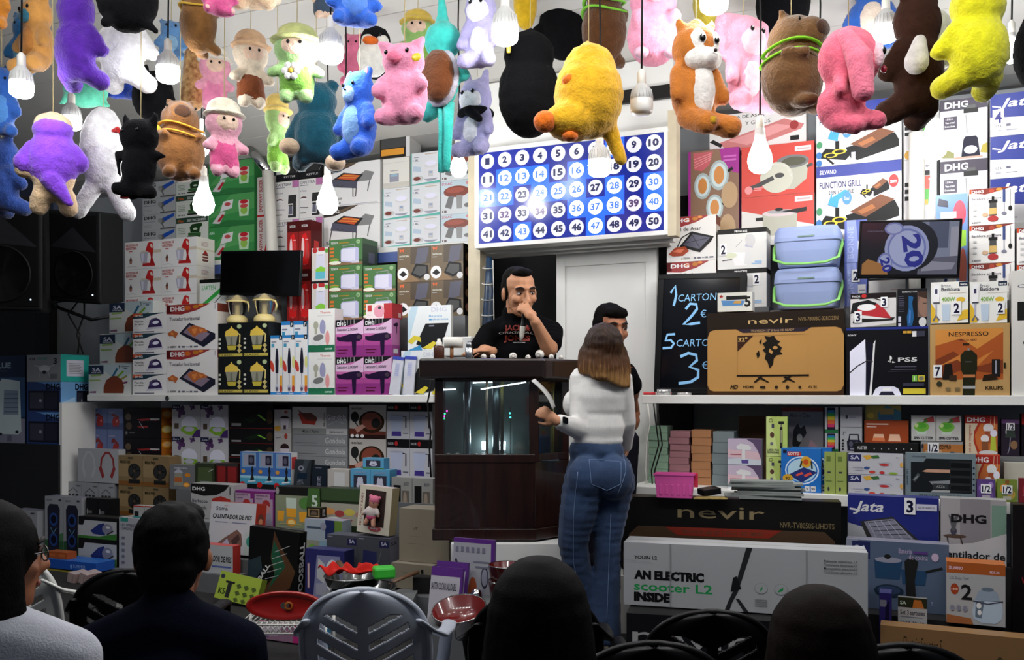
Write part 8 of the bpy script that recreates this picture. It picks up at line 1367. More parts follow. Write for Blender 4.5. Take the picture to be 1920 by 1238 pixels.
# teal turtle with a brown shell and long tail ribbons
tt = toy(780, 30, 880, 212, 4.42, 150, 'turquoise plush turtle with a brown shell and ribbons', '40c8bc', [sS(0, 0, .74, .36, .34, .2), sS(0, 0, .34, .36, .24, .3), sC((.24, -.02, .46), (.5, -.06, .36), [.1, .09]), sC((-.24, -.02, .46), (-.44, -.06, .36), [.1, .09]), sC((.16, -.02, .1), (.38, -.06, .03), [.14, .12]), sC((0, 0, .9), (.02, 0, 1.2), [.1, .05])],
    [('shell', '6a3c1c', [sS(-.04, .24, .34, .36, .22, .27)]), ('shell_rim', 'b4b4c0', [sS(-.02, .12, .34, .44, .12, .31)])])
mb = MB(); wq, hq = 100/F*4.42, 182/F*4.42
for dx in (-.02, -.14): mb.tube([(dx*wq, 0, .1*hq), ((dx-.04)*wq, .02, -.2*hq), ((dx+.04)*wq, 0, -.45*hq), (dx*wq, .02, -.62*hq)], [.03, .022, .02, .016], plush('40c8bc'), 8, flat=.4)
mb.build('ribbon_tail', tt)
BUN = [sS(0, -.02, .7, .36, .32, .22), sS(0, 0, .32, .3, .26, .28)]+limbs(.1, .13, .4, .3)
def bunny(x0, y0, x1, y1, Y, yaw, label, col, face, ears, belly=None, **k):
    pr = BUN+[sC((-.2, .02, .86), (-.4, .06, .84), (-.46, .06, .55), [.09, .11, .08]), sC((.2, .02, .86), (.4, .06, .84), (.46, .06, .55), [.09, .11, .08])] if ears == 'flop' else BUN+[sC((-.18, .02, .86), (-.22, .06, 1.02), [.09, .05]), sC((.18, .02, .86), (.22, .06, 1.02), [.09, .05])]
    parts = [('face', face, [sS(0, -.16, .67, .28, .2, .15)]), ('nose', '!8a2a40', [sS(0, -.37, .68, .03, .02, .018)])]
    if belly: parts.append(('belly', belly, [sS(0, -.1, .32, .22, .19, .2)]))
    return toy(x0, y0, x1, y1, Y, yaw, label, col, pr, parts, [(-.12, -.32, .74, .04, 1), (.12, -.32, .74, .04, 1)], **k)
bunny(858, -30, 946, 136, 4.3, -20, 'lavender plush rabbit with a white face near the fifth bulb', 'a09cc8', 'e8e8ee', 'up', 'e0e0ea')
bunny(846, 138, 938, 300, 4.75, -30, 'lavender plush rabbit with a dark scarf beside the black one', 'a8a4d0', 'e8e8ee', 'up', 'e4e4ee')
lv = [x for x in COL.objects if 'dark scarf' in (x.get('label') or '')][0]
wq, hq = 92/F*4.75, 162/F*4.75
solid('scarf', [('c', [(.3*wq*math.cos(a), .28*wq*math.sin(a), .53*hq) for a in [2*PI*i/14 for i in range(15)]], .024), ('c', [(.05*wq, -.3*wq, .52*hq), (.3*wq, -.34*wq, .4*hq)], [.03, .02])], plush('141418'), .009, 3, lv)
toy(928, 54, 1056, 260, 4.4, 0, 'big black plush bear seen from behind beside the duck', '0c0c0e', [sS(0, 0, .4, .46, .4, .4), sS(0, 0, .76, .38, .34, .22), sS(-.3, 0, .9, .1, .07, .06), sC((0, 0, .9), (.02, 0, 1.0), [.08, .03])], [('tag', '!b09a30', [sS(-.3, -.38, .74, .05, .02, .06)])])
dk = toy(1022, 78, 1180, 282, 3.9, -62, 'yellow plush duck hanging sideways with an orange beak', 'f0b828', [sS(0, .02, .5, .42, .42, .4), sS(0, .04, .76, .3, .32, .22), sS(0, -.22, .24, .3, .34, .18), sC((0, .3, .25), (.1, .42, -.06), [.1, .07]), sC((0, 0, .94), (0, 0, 1.0), [.06, .03])], [('beak', 'f07820', [sS(0, -.58, .2, .13, .14, .1)]), ('foot', 'f07820', [sS(.1, -.3, .58, .1, .1, .06), sS(.1, -.3, .08, .1, .1, .05)])])
toy(960, -50, 1010, 60, 5.1, 10, 'yellow plush chick behind the fifth bulb', 'd8b020', LUMP)
toy(1006, -60, 1104, 118, 5.3, 0, 'black plush cat with a red collar behind the duck', '121214', LUMP+[sS(-.4, 0, .3, .2, .14, .12), sS(.4, 0, .25, .2, .14, .12)], [('collar', 'b02018', [sS(-.3, -.1, .12, .1, .1, .04)])])
capy(1086, -60, 1180, 122, 4.8, 160, 'dark brown plush capybara with a green strap behind the duck', '5a381c', '7cc83a')
# squirrel, pinks and browns on the right
sq = toy(1242, 34, 1366, 256, 4.0, 14, 'orange plush squirrel with a white face and belly', 'c87830', [sS(0, 0, .74, .37, .33, .2), sS(0, .04, .36, .36, .3, .3), sC((-.24, 0, .92), (-.27, 0, .98), [.06, .03]), sC((.24, 0, .92), (.27, 0, .98), [.06, .03]), sC((-.28, 0, .52), (-.34, -.1, .32), [.1, .09]), sC((.28, 0, .52), (.42, -.1, .32), [.1, .08]), sC((-.16, -.06, .14), (.0, -.36, .06), [.12, .13]), sC((.2, -.06, .12), (.4, -.34, .04), [.12, .13]), sS(0, -.02, .93, .12, .12, .06)],
    [('face', 'ece8e2', [sS(.04, -.18, .62, .3, .2, .11), sS(.06, -.32, .6, .16, .16, .07), sS(-.06, -.2, .76, .16, .14, .11), sS(.2, -.18, .76, .1, .12, .1)]), ('belly', 'ece8e2', [sS(.04, -.14, .36, .2, .2, .24)]), ('nose', '!2a1c18', [sS(.08, -.5, .63, .045, .04, .024)]), ('foot_pad', 'c89a20', [sS(.04, -.5, .06, .08, .04, .04)])], [(-.05, -.35, .76, .05, 1), (.2, -.31, .76, .042, 1)])
bunny(1340, 14, 1452, 220, 4.45, 28, 'light pink plush rabbit with floppy ears beside the squirrel', 'f09cb4', 'f4bccb', 'flop', 'f4c8d4')
capy(1420, 22, 1556, 218, 4.02, 42, 'big brown plush capybara with a lime green strap', '6a4c2c', '8cdc30')
toy(1526, 48, 1652, 254, 3.62, 0, 'coral pink plush dog with a long drooping ear', 'f07088', [sS(.02, 0, .68, .46, .38, .31), sS(-.1, 0, .26, .36, .3, .23), sC((.1, -.12, .12), (.36, -.22, .1), [.13, .11]), sC((-.2, -.1, .1), (.02, -.26, .05), [.12, .11]), sC((-.2, -.26, .46), (-.24, -.36, .34), [.08, .07])],
    [('ear', 'f48098', [sC((-.12, -.26, .84), (.02, -.42, .6), (.06, -.44, .32), [.1, .15, .13])]), ('eye_patch', 'f8d0d8', [sS(.36, -.2, .68, .1, .16, .13)]), ('nose', '!8a1830', [sS(.5, -.1, .58, .05, .06, .045)])], [(.4, -.31, .7, .055, 1)])
bear(1586, -60, 1682, 104, 4.75, -20, 'blue plush bear with a pale muzzle cut off by the top edge on the right', '2858a8', 'd8c8b8', 'e0d0c0')
toy(1536, -70, 1602, 62, 5.25, 0, 'amber yellow plush cut off by the top edge beside the blue bear', 'e8a020', LUMP)
o = bear(1652, -24, 1792, 230, 4.12, 205, 'dark chocolate plush dog seen from behind with a cream ear', '38241c')
wq, hq = 140/F*4.12, 254/F*4.12
solid('cream_ear', [('c', [(-.3*wq, .02*wq, .74*hq), (-.42*wq, 0, .52*hq)], [.07, .06])], plush('d8d8c4'), .009, 3, o)
solid('white_tail', [('c', [(.3*wq, .28*wq, .52*hq), (.38*wq, .3*wq, .36*hq)], [.03, .055])], plush('dcd8d4'), .009, 3, o)
bear(1756, -46, 1914, 172, 3.68, 190, 'lemon yellow plush bear seen from behind at the upper right', 'e0dc20')
toy(1898, 10, 2010, 178, 4.1, 0, 'black plush bear cut by the right picture edge', '101012', LUMP)
toy(1412, -70, 1524, 78, 4.8, 0, 'black plush cat behind the brown capybara on the right', '0e0e10', LUMP)
toy(1296, -60, 1352, 62, 4.8, 0, 'mustard plush half hidden behind the squirrel', 'b8a83a', LUMP)
toy(1346, -60, 1404, 56, 5.15, 0, 'rusty orange plush half hidden behind the pink rabbit', 'b06428', LUMP)
bear(-40, -60, 24, 62, 4.4, 0, 'amber plush scrap in the upper left corner', 'c88028')
bear(636, 60, 690, 168, 5.4, 0, 'rose pink plush behind the fourth bulb', 'd87090')
doll(574, -70, 640, 38, 4.45, 20, 'pale plush doll cut off by the top edge above the green doll', 'e0c0a8', 'e0c8a0', '3a4a5a')
doll(400, -70, 560, 18, 4.25, 0, 'cream plush doll whose feet dangle at the top edge', 'e4c4a0', 'e0d0b0', 'e8d8c0')
# blue plush next to the tan one at the far left
bear(14, 20, 76, 150, 5.0, 0, 'teal and blue plush behind the tan orange bear', '1f5a88', '5a9ab8')
# ---------------------------------------------------------------- people
SKIN = mat('skin', 'c08a68', rough=.5, spec=.3, vary=.05, vscale=20); SKINT = mat('skin_tan', '9a6448', rough=.5, spec=.3, vary=.05, vscale=20)
HAIRD = mat('hair_dark', '0b0807', rough=.6, spec=.06, col2='080605', vscale=3, stretch=(60, 60, 4), bump=.5, bscale=14)
def xf(prims, M):
    out = []
    for p in prims:
        if p[0] == 's':
            m = M @ Matrix.Translation(p[1])
            if len(p) > 3: m = m @ Euler(p[3]).to_matrix().to_4x4()
            k = M.to_scale().x
            out.append(('s', m.to_translation(), tuple(r*k for r in p[2]), tuple(m.to_euler())))
        else:
            k = M.to_scale().x; rs = p[2] if isinstance(p[2], (list, tuple)) else [p[2]]*len(p[1])
            out.append(('c', [M @ Vector(q) for q in p[1]], [r*k for r in rs]))
    return out
HEAD = [('s', (0, .012, .035), (.075, .093, .083)), ('s', (0, -.022, -.015), (.064, .075, .088)), ('s', (0, -.038, -.072), (.049, .052, .043)), ('s', (0, -.072, -.094), (.022, .018, .018)),
        ('c', [(0, -.09, .02), (0, -.106, -.012), (0, -.113, -.026)], [.008, .011, .014]), ('s', (-.012, -.1, -.028), (.01, .012, .009)), ('s', (.012, -.1, -.028), (.01, .012, .009)),
        ('c', [(-.045, -.074, .03), (0, -.09, .03), (.045, -.074, .03)], [.01, .012, .01]), ('s', (-.038, -.062, -.022), (.026, .026, .024)), ('s', (.038, -.062, -.022), (.026, .026, .024)),
        ('s', (-.078, .012, -.008), (.011, .021, .033), (0, 0, -.3)), ('s', (.078, .012, -.008), (.011, .021, .033), (0, 0, .3)), ('s', (0, -.087, -.055), (.023, .011, .006)), ('s', (0, -.085, -.065), (.019, .012, .007)),
        ('c', [(0, .03, -.06), (0, .045, -.17)], [.056, .058])]
def frame(pos, xdir, zdir):
    x = Vector(xdir).normalized(); z = Vector(zdir); z = (z-x*z.dot(x)).normalized(); y = z.cross(x)
    M = Matrix((x, y, z)).transposed().to_4x4(); M.translation = pos; return M
def hand(pos, xdir, back, curl, s=1, k=1.0, thumb=(.55, .75, -.4), spread=.0):
    """five fingers: xdir towards the fingertips, back out of the back of the hand; s=1: the thumb on +y"""
    M = frame(pos, xdir, back) @ Matrix.Scale(k, 4)
    pr = [('s', (.03, 0, 0), (.042, .036, .015)), ('s', (.065, 0, 0), (.03, .04, .014)), ('c', [(-.03, 0, 0), (.02, 0, 0)], [.026, .026])]
    for i, (y, L) in enumerate(((.031, .07), (.0105, .079), (-.0105, .073), (-.03, .056))):
        p = Vector((.085-.006*abs(i-1.2), y*s, 0)); a = 0; pts = [p.copy()]; c = curl[i] if isinstance(curl, (list, tuple)) else curl
        for j, f in enumerate((.45, .32, .23)):
            a += c*(1, 1.15, .8)[j]; p = p+Vector((math.cos(a), spread*s*(1.5-i)*.3, -math.sin(a)))*L*f; pts.append(p.copy())
        pr.append(('c', pts, [.0095, .0088, .0082, .007]))
    t = Vector((thumb[0], thumb[1]*s, thumb[2])).normalized(); p = Vector((.012, .03*s, -.004))
    p2 = p+t*.038; t2 = (t+Vector((.5, -.25*s, -.15))).normalized(); pr.append(('c', [p, p2, p2+t2*.03], [.0135, .011, .0085]))
    return xf(pr, M)
def face(o, M, eye='2a1a10', brow='17110e', mouth=True):
    for s in (-1, 1):
        mb = MB(); mb.ball((s*.031, -.081, .006), (.012, .008, .0062), EYEW, 12, M); mb.ball((s*.031+.002, -.087, .0052), (.0056, .003, .0054), plastic(eye, .1), 10, M); mb.build('eye', o)
    for s in (-1, 1):
        mb = MB(); mb.tube([M @ Vector((s*.014, -.098, .03)), M @ Vector((s*.032, -.096, .037)), M @ Vector((s*.052, -.08, .03))], [.0045, .005, .003], mat('brow', brow, rough=.8), 6); mb.tube([M @ Vector((s*.018, -.093, .016)), M @ Vector((s*.031, -.0935, .0185)), M @ Vector((s*.046, -.082, .012))], .0035, mat('lash', '3a2014', rough=.8), 5)
        mb.build('eyebrow', o)
    if mouth:
        mb = MB(); mb.tube([M @ Vector((-.022, -.09, -.06)), M @ Vector((0, -.098, -.059)), M @ Vector((.022, -.09, -.06))], .004, mat('lip', '8a4a40', rough=.5), 6); mb.build('mouth', o)
def Mhead(c, yaw, pitch=0, roll=0, k=1): return Matrix.Translation(c) @ Euler((pitch, roll, yaw), 'XYZ').to_matrix().to_4x4() @ Matrix.Scale(k, 4)
def project_print(o, verts_faces_mats, mesh_obj, name, off=.0015):
    """lays printed shapes given at world x, z onto a garment seen from -y"""
    dg = bpy.context.evaluated_depsgraph_get()
    bv = BVHTree.FromPolygons([v.co.copy() for v in mesh_obj.data.vertices], [tuple(p.vertices) for p in mesh_obj.data.polygons])
    mb = verts_faces_mats
    for i, v in enumerate(mb.v):
        h = bv.ray_cast(Vector((v.x, v.y-1.0, v.z)), Vector((0, 1, 0)))
        if h[0]: mb.v[i] = Vector((v.x, h[0].y-off, v.z))
    return mb.build(name, o, weld=False)
# ---- the man with the microphone
my = 5.16; Hc = W(974, 549, 5.02)
hm = Mhead(Hc, .36, .22, -.06, 1.14)
shL, shR = W(918, 628, my), W(1034, 624, my)
elR, wrR = W(1030, 655, 4.99), W(1003, 603, 4.88)
elL = Vector((W0(900, 5.08), 5.1, zc1+.06)); wrL = Vector((W0(921, 4.98), 4.98, zc1+.048)); hdL = Vector((W0(909, 4.95), 4.955, zc1+.035))
X0 = W(976, 640, my).x
mic0 = W(982, 583, 4.86)
arms = [('c', [shR+Vector((0, .01, 0)), elR, wrR], [.056, .047, .03]), ('c', [shL, elL, wrL], [.056, .045, .03])]
hR = hand(wrR+Vector((-.012, -.004, .018)), (-.62, -.05, .78), (.45, -.85, .3), (1.0, 1.05, 1.1, 1.15), -1, .98, (.5, .5, -.75))
hL = hand(wrL+Vector((-.015, -.01, .004)), (-.9, -.4, .0), (0, -.1, 1), (.3, .2, .2, .3), -1, .95, (.6, .6, -.5))
torso = [('s', (X0, my+.02, 1.0), (.17, .12, .14)), ('s', (X0, my+.01, 1.2), (.165, .115, .2)), ('s', (X0, my, 1.42), (.185, .12, .18)), ('c', [shL, (X0, my+.0, shL.z+.045), shR], [.06, .092, .06]), ('c', [(X0-.02, my, 1.58), Hc+Vector((-.015, .06, -.1))], [.058, .056])]
legs = [('c', [(X0+s*.09, my+.02, 1.0), (X0+s*.1, my+.03, .62), (X0+s*.1, my+.05, .29)], [.09, .065, .05]) for s in (-1, 1)]+[('c', [(X0+s*.1, my+.05, .27), (X0+s*.11, my-.08, .265)], [.04, .035]) for s in (-1, 1)]
man = solid('person', xf(HEAD, hm)+arms+hR+hL+torso+legs, SKIN, .0046, 3)
tag(man, 'man in a black printed shirt speaking into a microphone behind the counter', 'person')
face(man, hm, mouth=False)
sh_ = lambda ps, d: [(p[0], p[1], tuple(r+d for r in p[2]))+tuple(p[3:]) if p[0] == 's' else (p[0], p[1], [r+d for r in (p[2] if isinstance(p[2], (list, tuple)) else [p[2]]*len(p[1]))]) for p in ps]
SHIRT = cloth('0e0e10')
slR = shR.lerp(elR, .62); slL = shL.lerp(elL, .85)
shirt = solid('shirt', sh_(torso[:4], .012)+[('c', [shR, slR], [.072, .07]), ('c', [shL, slL], [.072, .072]), ('s', (X0-.02, my-.075, 1.615), (.1, .075, .06)), ('c', [(X0-.015, my-.005, 1.58), (X0-.014, my-.05, 1.69)], [.092, .096])], SHIRT, .008, 5, man)
solid('trousers', sh_(legs[:2], .012)+[('s', (X0, my+.02, .98), (.178, .128, .13))], cloth('15161c'), .01, 3, man)
solid('hair', xf([('s', (0, .034, .058), (.077, .083, .068)), ('s', (0, -.03, .1), (.052, .042, .024)), ('s', (-.064, .03, .022), (.015, .05, .05)), ('s', (.064, .03, .022), (.015, .05, .05)), ('s', (0, .072, -.01), (.058, .034, .055)), ('s', (-.07, -.006, .008), (.006, .012, .03)), ('s', (.07, -.006, .008), (.006, .012, .03))], hm), HAIRD, .006, 2, man, .003)
mb = MB(); RD = mat('print_red', '8a2c20', rough=.7); WH = mat('print_white', 'd8d4d0', rough=.7)
pz = W(0, 640, 5.04).z; px_ = W0(935, 5.04)
draw(mb, [T(RD, 'JACK &', .16, .62, .3, .72, .04), T(WH, 'ORIGINAL', .0, .43, .13, .96, .0, sh=.15), T(RD, 'JONES', .14, .05, .3, .74, .04), T(WH, 'SINCE 1990', .4, -.1, .06, .34, .01)], .2, .095, Matrix.Translation((px_, 5.0, pz)) @ FM, mk=lambda c: c)
project_print(man, mb, shirt, 'shirt_print', .003)
mb = MB(); mb.lathe([(.0095, -.0025), (.0105, 0), (.0095, .0025)], metal('d8b050', .2), 14, frame(hR[3][1][1], (0, 0, 1), hR[3][1][2]-hR[3][1][1])); mb.build('ring', man)
md = (W(977, 640, 4.93)-W(985, 585, 4.905)).normalized(); mp = W(985, 583, 4.905)
mic = empty('microphone', mp, 'black and white microphone held to the mouth of the man', 'microphone'); mic.rotation_mode = 'QUATERNION'; mic.rotation_quaternion = Vector((0, 0, -1)).rotation_difference(md)
mb = MB(); mb.lathe([(.014, .0), (.0145, -.03), (.0145, -.075), (.0165, -.078), (.0165, -.083)], plastic('1a1a1c', .4), 18); mb.build('grip', mic)
mb = MB(); mb.lathe([(.0165, -.083), (.016, -.1), (.012, -.14), (.006, -.165), (0, -.166)], plastic('e0dcd0', .4), 18); mb.build('transmitter', mic)
mb = MB(); mb.lathe([(0, .045), (.014, .042), (.021, .03), (.023, .018), (.016, .0)], metal('444', .45), 18); mb.build('grille', mic)
# ---- the woman in the white sweater, seen from behind
wy = 4.42
w = lambda x, y, Y=4.42: W(x, y, Y)
hw = Mhead(w(1132, 652, 4.4), PI-.45, 0, .0, 1.0)
sL, sR = w(1092, 712), w(1163, 714)
eL, wL = w(1089, 806, 4.38), w(1046, 790, 4.25)
eR, wR = w(1174, 790, 4.46), w(1172, 838, 4.6)
hLw = hand(wL+Vector((-.012, -.002, .004)), (-.75, -.1, .5), (.35, -.9, -.1), (.75, .85, .9, .95), 1, .86, (.7, .5, -.3))
hRw = hand(wR+Vector((0, -.004, -.012)), (-.2, -.4, -.9), (.9, .2, .2), .4, 1, .86)
upper = [('s', w(1122, 745), (.125, .095, .15)), ('s', w(1121, 800), (.118, .09, .12)), ('s', w(1080, 757, 4.5), (.055, .06, .06)), ('c', [sL, w(1128, 703), sR], [.05, .06, .05])]
armsw = [('c', [sL, eL, wL], [.05, .041, .028]), ('c', [sR, eR, wR], [.05, .041, .028])]
hips = [('s', w(1118, 846), (.128, .1, .08)), ('s', w(1124, 884), (.155, .115, .11)), ('s', w(1100, 896, 4.33), (.085, .07, .1)), ('s', w(1150, 896, 4.33), (.085, .07, .1))]
legw = [('c', [w(1097, 905, 4.38), w(1084, 960, 4.38), w(1074, 1015, 4.4), w(1081, 1060, 4.42), w(1096, 1120, 4.45), Vector((w(1103, 1150, 4.45).x, 4.46, .09))], [.1, .086, .068, .062, .056, .066]),
        ('c', [w(1152, 905), w(1144, 960), w(1138, 1015), w(1139, 1060), w(1138, 1120), Vector((w(1135, 1180).x, 4.42, .07))], [.096, .08, .064, .06, .06, .072])]
feet = [('c', [Vector((w(1105, 0, 4.5).x, 4.5, .04)), Vector((w(1098, 0, 4.5).x, 4.6, .035))], [.04, .03]), ('c', [Vector((w(1132, 0).x, 4.4, .04)), Vector((w(1126, 0).x, 4.52, .035))], [.04, .03])]
woman = solid('person', xf(HEAD[:-1], hw)+armsw+hLw+hRw+upper+hips+legw+feet+[('c', [w(1130, 705), w(1131, 672)], [.055, .05])], SKIN, .0065, 3)
tag(woman, 'woman in a white sweater and jeans seen from behind, holding a paper', 'person')
face(woman, hw)
SW = mat('sweater', 'eceae6', rough=.9, sheen=.2, bump=.35, bscale=40, vary=.04, stretch=(30, 30, 2))
cuffL = eL.lerp(wL, .9); cuffR = eR.lerp(wR, .92)
sweater = solid('sweater', sh_(upper, .014)+[('s', w(1120, 826), (.13, .1, .05)), ('c', [sL, eL, cuffL], [.066, .056, .04]), ('c', [sR, eR, cuffR], [.064, .052, .04]), ('c', [w(1128, 703), w(1130, 693)], [.07, .06])], SW, .008, 4, woman)
for v_ in sweater.data.vertices:     # soft folds across the back and at the elbows
    q = v_.co; v_.co += v_.normal*(.0025*noise.noise(Vector((q.x*6, q.y*6, q.z*18)))+.0015*noise.noise(Vector((q.x*20+q.z*14, q.y*9, q.z*12))))
DENIM = mat('denim', '263f63', rough=.85, col2='1c3252', vscale=7, bump=.25, bscale=240, sheen=.1)
jeans = solid('jeans', sh_(hips, .01)+sh_(legw, .01)+[('s', w(1118, 834), (.125, .1, .035))], DENIM, .0085, 4, woman)
for v_ in jeans.data.vertices:
    q = v_.co; v_.co += v_.normal*(.003*noise.noise(Vector((q.x*14, q.y*9, q.z*18)))+(.003 if .3 < q.z < .62 else .0012)*noise.noise(Vector((q.x*22, 3, q.z*40))))
mb = MB(); ST = mat('stitch', '6f86a8', rough=.8)
def seam(pts, r=.0016):
    P3 = [w(a, b) for a, b in pts]; k = []
    for i in range(len(P3)-1):
        for j in range(6): k.append(P3[i].lerp(P3[i+1], j/6))
    k.append(P3[-1]); return k
bvj = BVHTree.FromPolygons([v.co.copy() for v in jeans.data.vertices], [tuple(p.vertices) for p in jeans.data.polygons])
def onj(k):
    out = []
    for p in k:
        h = bvj.ray_cast(Vector((p.x, p.y-1, p.z)), Vector((0, 1, 0)))
        if h[0]: out.append(h[0]+Vector((0, -.001, 0)))
    return out
for pts in ([(1100, 858), (1158, 862)], [(1100, 858), (1103, 902), (1132, 914), (1156, 902), (1158, 862)], [(1179, 864), (1184, 905), (1186, 912)], [(1079, 880), (1072, 960), (1073, 1050), (1090, 1120)], [(1166, 850), (1166, 880), (1150, 925)], [(1142, 960), (1138, 1080), (1135, 1160)]):
    k = onj(seam(pts))
    if len(k) > 3: mb.tube(k, .0016, ST, 5)
mb.build('seams', woman)
solid('shoes', sh_(feet, .012), mat('shoe', '9a9080', rough=.7), .008, 3, woman)
# long hair, brown going to blonde at the tips
hm_ = bpy.data.materials.new('long_hair'); hm_.use_nodes = True; nt = hm_.node_tree; b_ = nt.nodes['Principled BSDF']; b_.inputs['Roughness'].default_value = .5; b_.inputs['Specular IOR Level'].default_value = .15
tc = nt.nodes.new('ShaderNodeTexCoord'); sx = nt.nodes.new('ShaderNodeSeparateXYZ'); nt.links.new(tc.outputs['Object'], sx.inputs[0])
mr = nt.nodes.new('ShaderNodeMapRange'); mr.inputs[1].default_value = 1.30; mr.inputs[2].default_value = 1.50; nt.links.new(sx.outputs['Z'], mr.inputs[0])
mp_ = nt.nodes.new('ShaderNodeMapping'); mp_.inputs['Scale'].default_value = (90, 90, 5); nt.links.new(tc.outputs['Object'], mp_.inputs[0])
nz = nt.nodes.new('ShaderNodeTexNoise'); nz.inputs['Scale'].default_value = 1.2; nt.links.new(mp_.outputs[0], nz.inputs['Vector'])
ad = nt.nodes.new('ShaderNodeMath'); ad.operation = 'MULTIPLY_ADD'; ad.inputs[1].default_value = -.9; nt.links.new(nz.outputs['Fac'], ad.inputs[0])
ad2 = nt.nodes.new('ShaderNodeMath'); ad2.operation = 'ADD'; ad2.inputs[1].default_value = .45; nt.links.new(mr.outputs[0], ad.inputs[2]); nt.links.new(ad.outputs[0], ad2.inputs[0])
rp = nt.nodes.new('ShaderNodeValToRGB'); rp.color_ramp.elements[0].color = lin('a07848'); rp.color_ramp.elements[1].color = lin('24160f'); e = rp.color_ramp.elements.new(.4); e.color = lin('5a3c26')
nt.links.new(ad2.outputs[0], rp.inputs[0]); nt.links.new(rp.outputs[0], b_.inputs['Base Color'])
bp = nt.nodes.new('ShaderNodeBump'); bp.inputs['Strength'].default_value = .5; bp.inputs['Distance'].default_value = .01; nt.links.new(nz.outputs['Fac'], bp.inputs['Height']); nt.links.new(bp.outputs[0], b_.inputs['Normal'])
top = w(1131, 628, 4.39); pr = [('s', w(1132, 648, 4.385), (.098, .118, .112)), ('s', w(1131, 685, 4.36), (.09, .07, .09))]
for i in range(17):
    t = i/16; x1 = 1090+t*88; a = (t-.5)*2
    yb = 706+ (18 if t > .45 else 0)*min(1, (t-.45)/.4 if t > .45 else 0) - (6 if t < .2 else 0)
    yd = 4.40-.1*math.cos(a*1.45)
    pr.append(('c', [w(1131+a*20, 632, 4.40-.06*math.cos(a)), w(1131+a*37, 662, yd), w((x1+1131+a*40)/2, 688, yd-.01), w(x1, yb, yd-.02)], [.026, .026, .024, .011]))
solid('hair', pr, hm_, .0068, 2, woman, .0025)
wm = frame(wL.lerp(eL, .06), (eL-wL), (.3, -.9, .3))
mb = MB(); mb.lathe([(.033, -.009), (.035, 0), (.033, .009)], plastic('e8d8d4', .5), 20, wm @ Matrix.Rotation(PI/2, 4, 'Y')); mb.build('watch_strap', woman)
mb = MB(); mb.box(-.017, -.015, .03, .017, .015, .042, plastic('0c0c10', .1), wm); mb.build('watch_face', woman, .004)
ph = w(1027, 770, 4.2)
mb = MB(); pts = []; n = 10
for i in range(n+1):
    t = i/n; pts.append(w(1036-40*t+7*math.sin(t*PI)*1, 768-54*t, 4.2+.0*t))
vs = [];
for p in pts: vs += [p+Vector((0, -.0, 0)), p+Vector((.02, .13, .012))]
mb.add(vs, [(2*i, 2*i+1, 2*i+3, 2*i+2) for i in range(n)], mat('paper_grey', 'b8b8b4', rough=.8), True)
pp = mb.build('paper_sheet'); so = pp.modifiers.new('t', 'SOLIDIFY'); so.thickness = .0015; tag(pp, 'curled paper card held up by the woman in the white sweater', 'paper')
# ---- the boy behind her
by = 5.0; hb = Mhead(W(1146, 617, 4.98), .35, .12, 0, 1.08)
bs = lambda x, y, Y=5.0: W(x, y, Y)
barm = [('c', [bs(1176, 702), bs(1188, 730, 5.1), bs(1186, 750, 5.22), bs(1192, 766, 5.28)], [.045, .04, .032, .024]), ('c', [bs(1108, 702), bs(1104, 760), bs(1112, 810, 4.92)], [.042, .036, .028])]
bt_ = [('s', bs(1142, 740), (.125, .085, .15)), ('s', bs(1142, 800), (.12, .085, .13)), ('c', [bs(1112, 700), bs(1142, 690), bs(1174, 700)], [.05, .06, .05]), ('c', [bs(1142, 690), bs(1145, 655)], [.05, .045])]
bl = [('c', [(bs(1142, 0).x+s*.075, by, .98), (bs(1142, 0).x+s*.08, by, .66), (bs(1142, 0).x+s*.08, by+.02, .36)], [.085, .06, .045]) for s in (-1, 1)]+[('c', [(bs(1142, 0).x+s*.08, by+.02, .34), (bs(1142, 0).x+s*.085, by-.1, .335)], [.036, .03]) for s in (-1, 1)]
boy = solid('person', xf(HEAD, hb)+barm+bt_+bl+hand(bs(1193, 771, 5.29), (.15, .1, -1), (.8, -.4, .4), .4, 1, .85)+hand(bs(1112, 812, 4.92), (0, -.2, -1), (-1, 0, 0), .4, -1, .85), SKINT, .0068, 3)
tag(boy, 'dark haired boy in a black shirt half hidden behind the woman', 'person')
face(boy, hb)
solid('hair', xf([('s', (0, .03, .06), (.081, .09, .075)), ('s', (0, -.045, .082), (.066, .045, .035)), ('s', (-.063, .02, .02), (.022, .06, .055)), ('s', (.063, .02, .02), (.022, .06, .055)), ('s', (0, .075, -.01), (.06, .035, .06))], hb), HAIRD, .007, 2, boy, .004)
solid('shirt', sh_(bt_[:3], .012)+[('c', [bs(1174, 700), bs(1185, 722, 5.05)], [.062, .06]), ('c', [bs(1110, 700), bs(1105, 740)], [.06, .058])], SHIRT, .009, 4, boy)
solid('shoes', sh_(bl[2:], .012), cloth('14141a'), .01, 2, boy)
solid('trousers', sh_(bl[:2], .012)+[('s', bs(1142, 845), (.13, .1, .1))], cloth('1a1a22'), .01, 3, boy)
mb = MB(); p = bs(1184, 688, 4.9); draw(mb, [P('b06020', 0,0, .8,.0, 1,1, .1,1)], .018, .06, Matrix.Translation((bs(1178, 0).x, 4.85, p.z-.06)) @ FM); project_print(boy, mb, [c for c in boy.children if c.name.startswith('shirt')][0], 'shirt_print', .003)
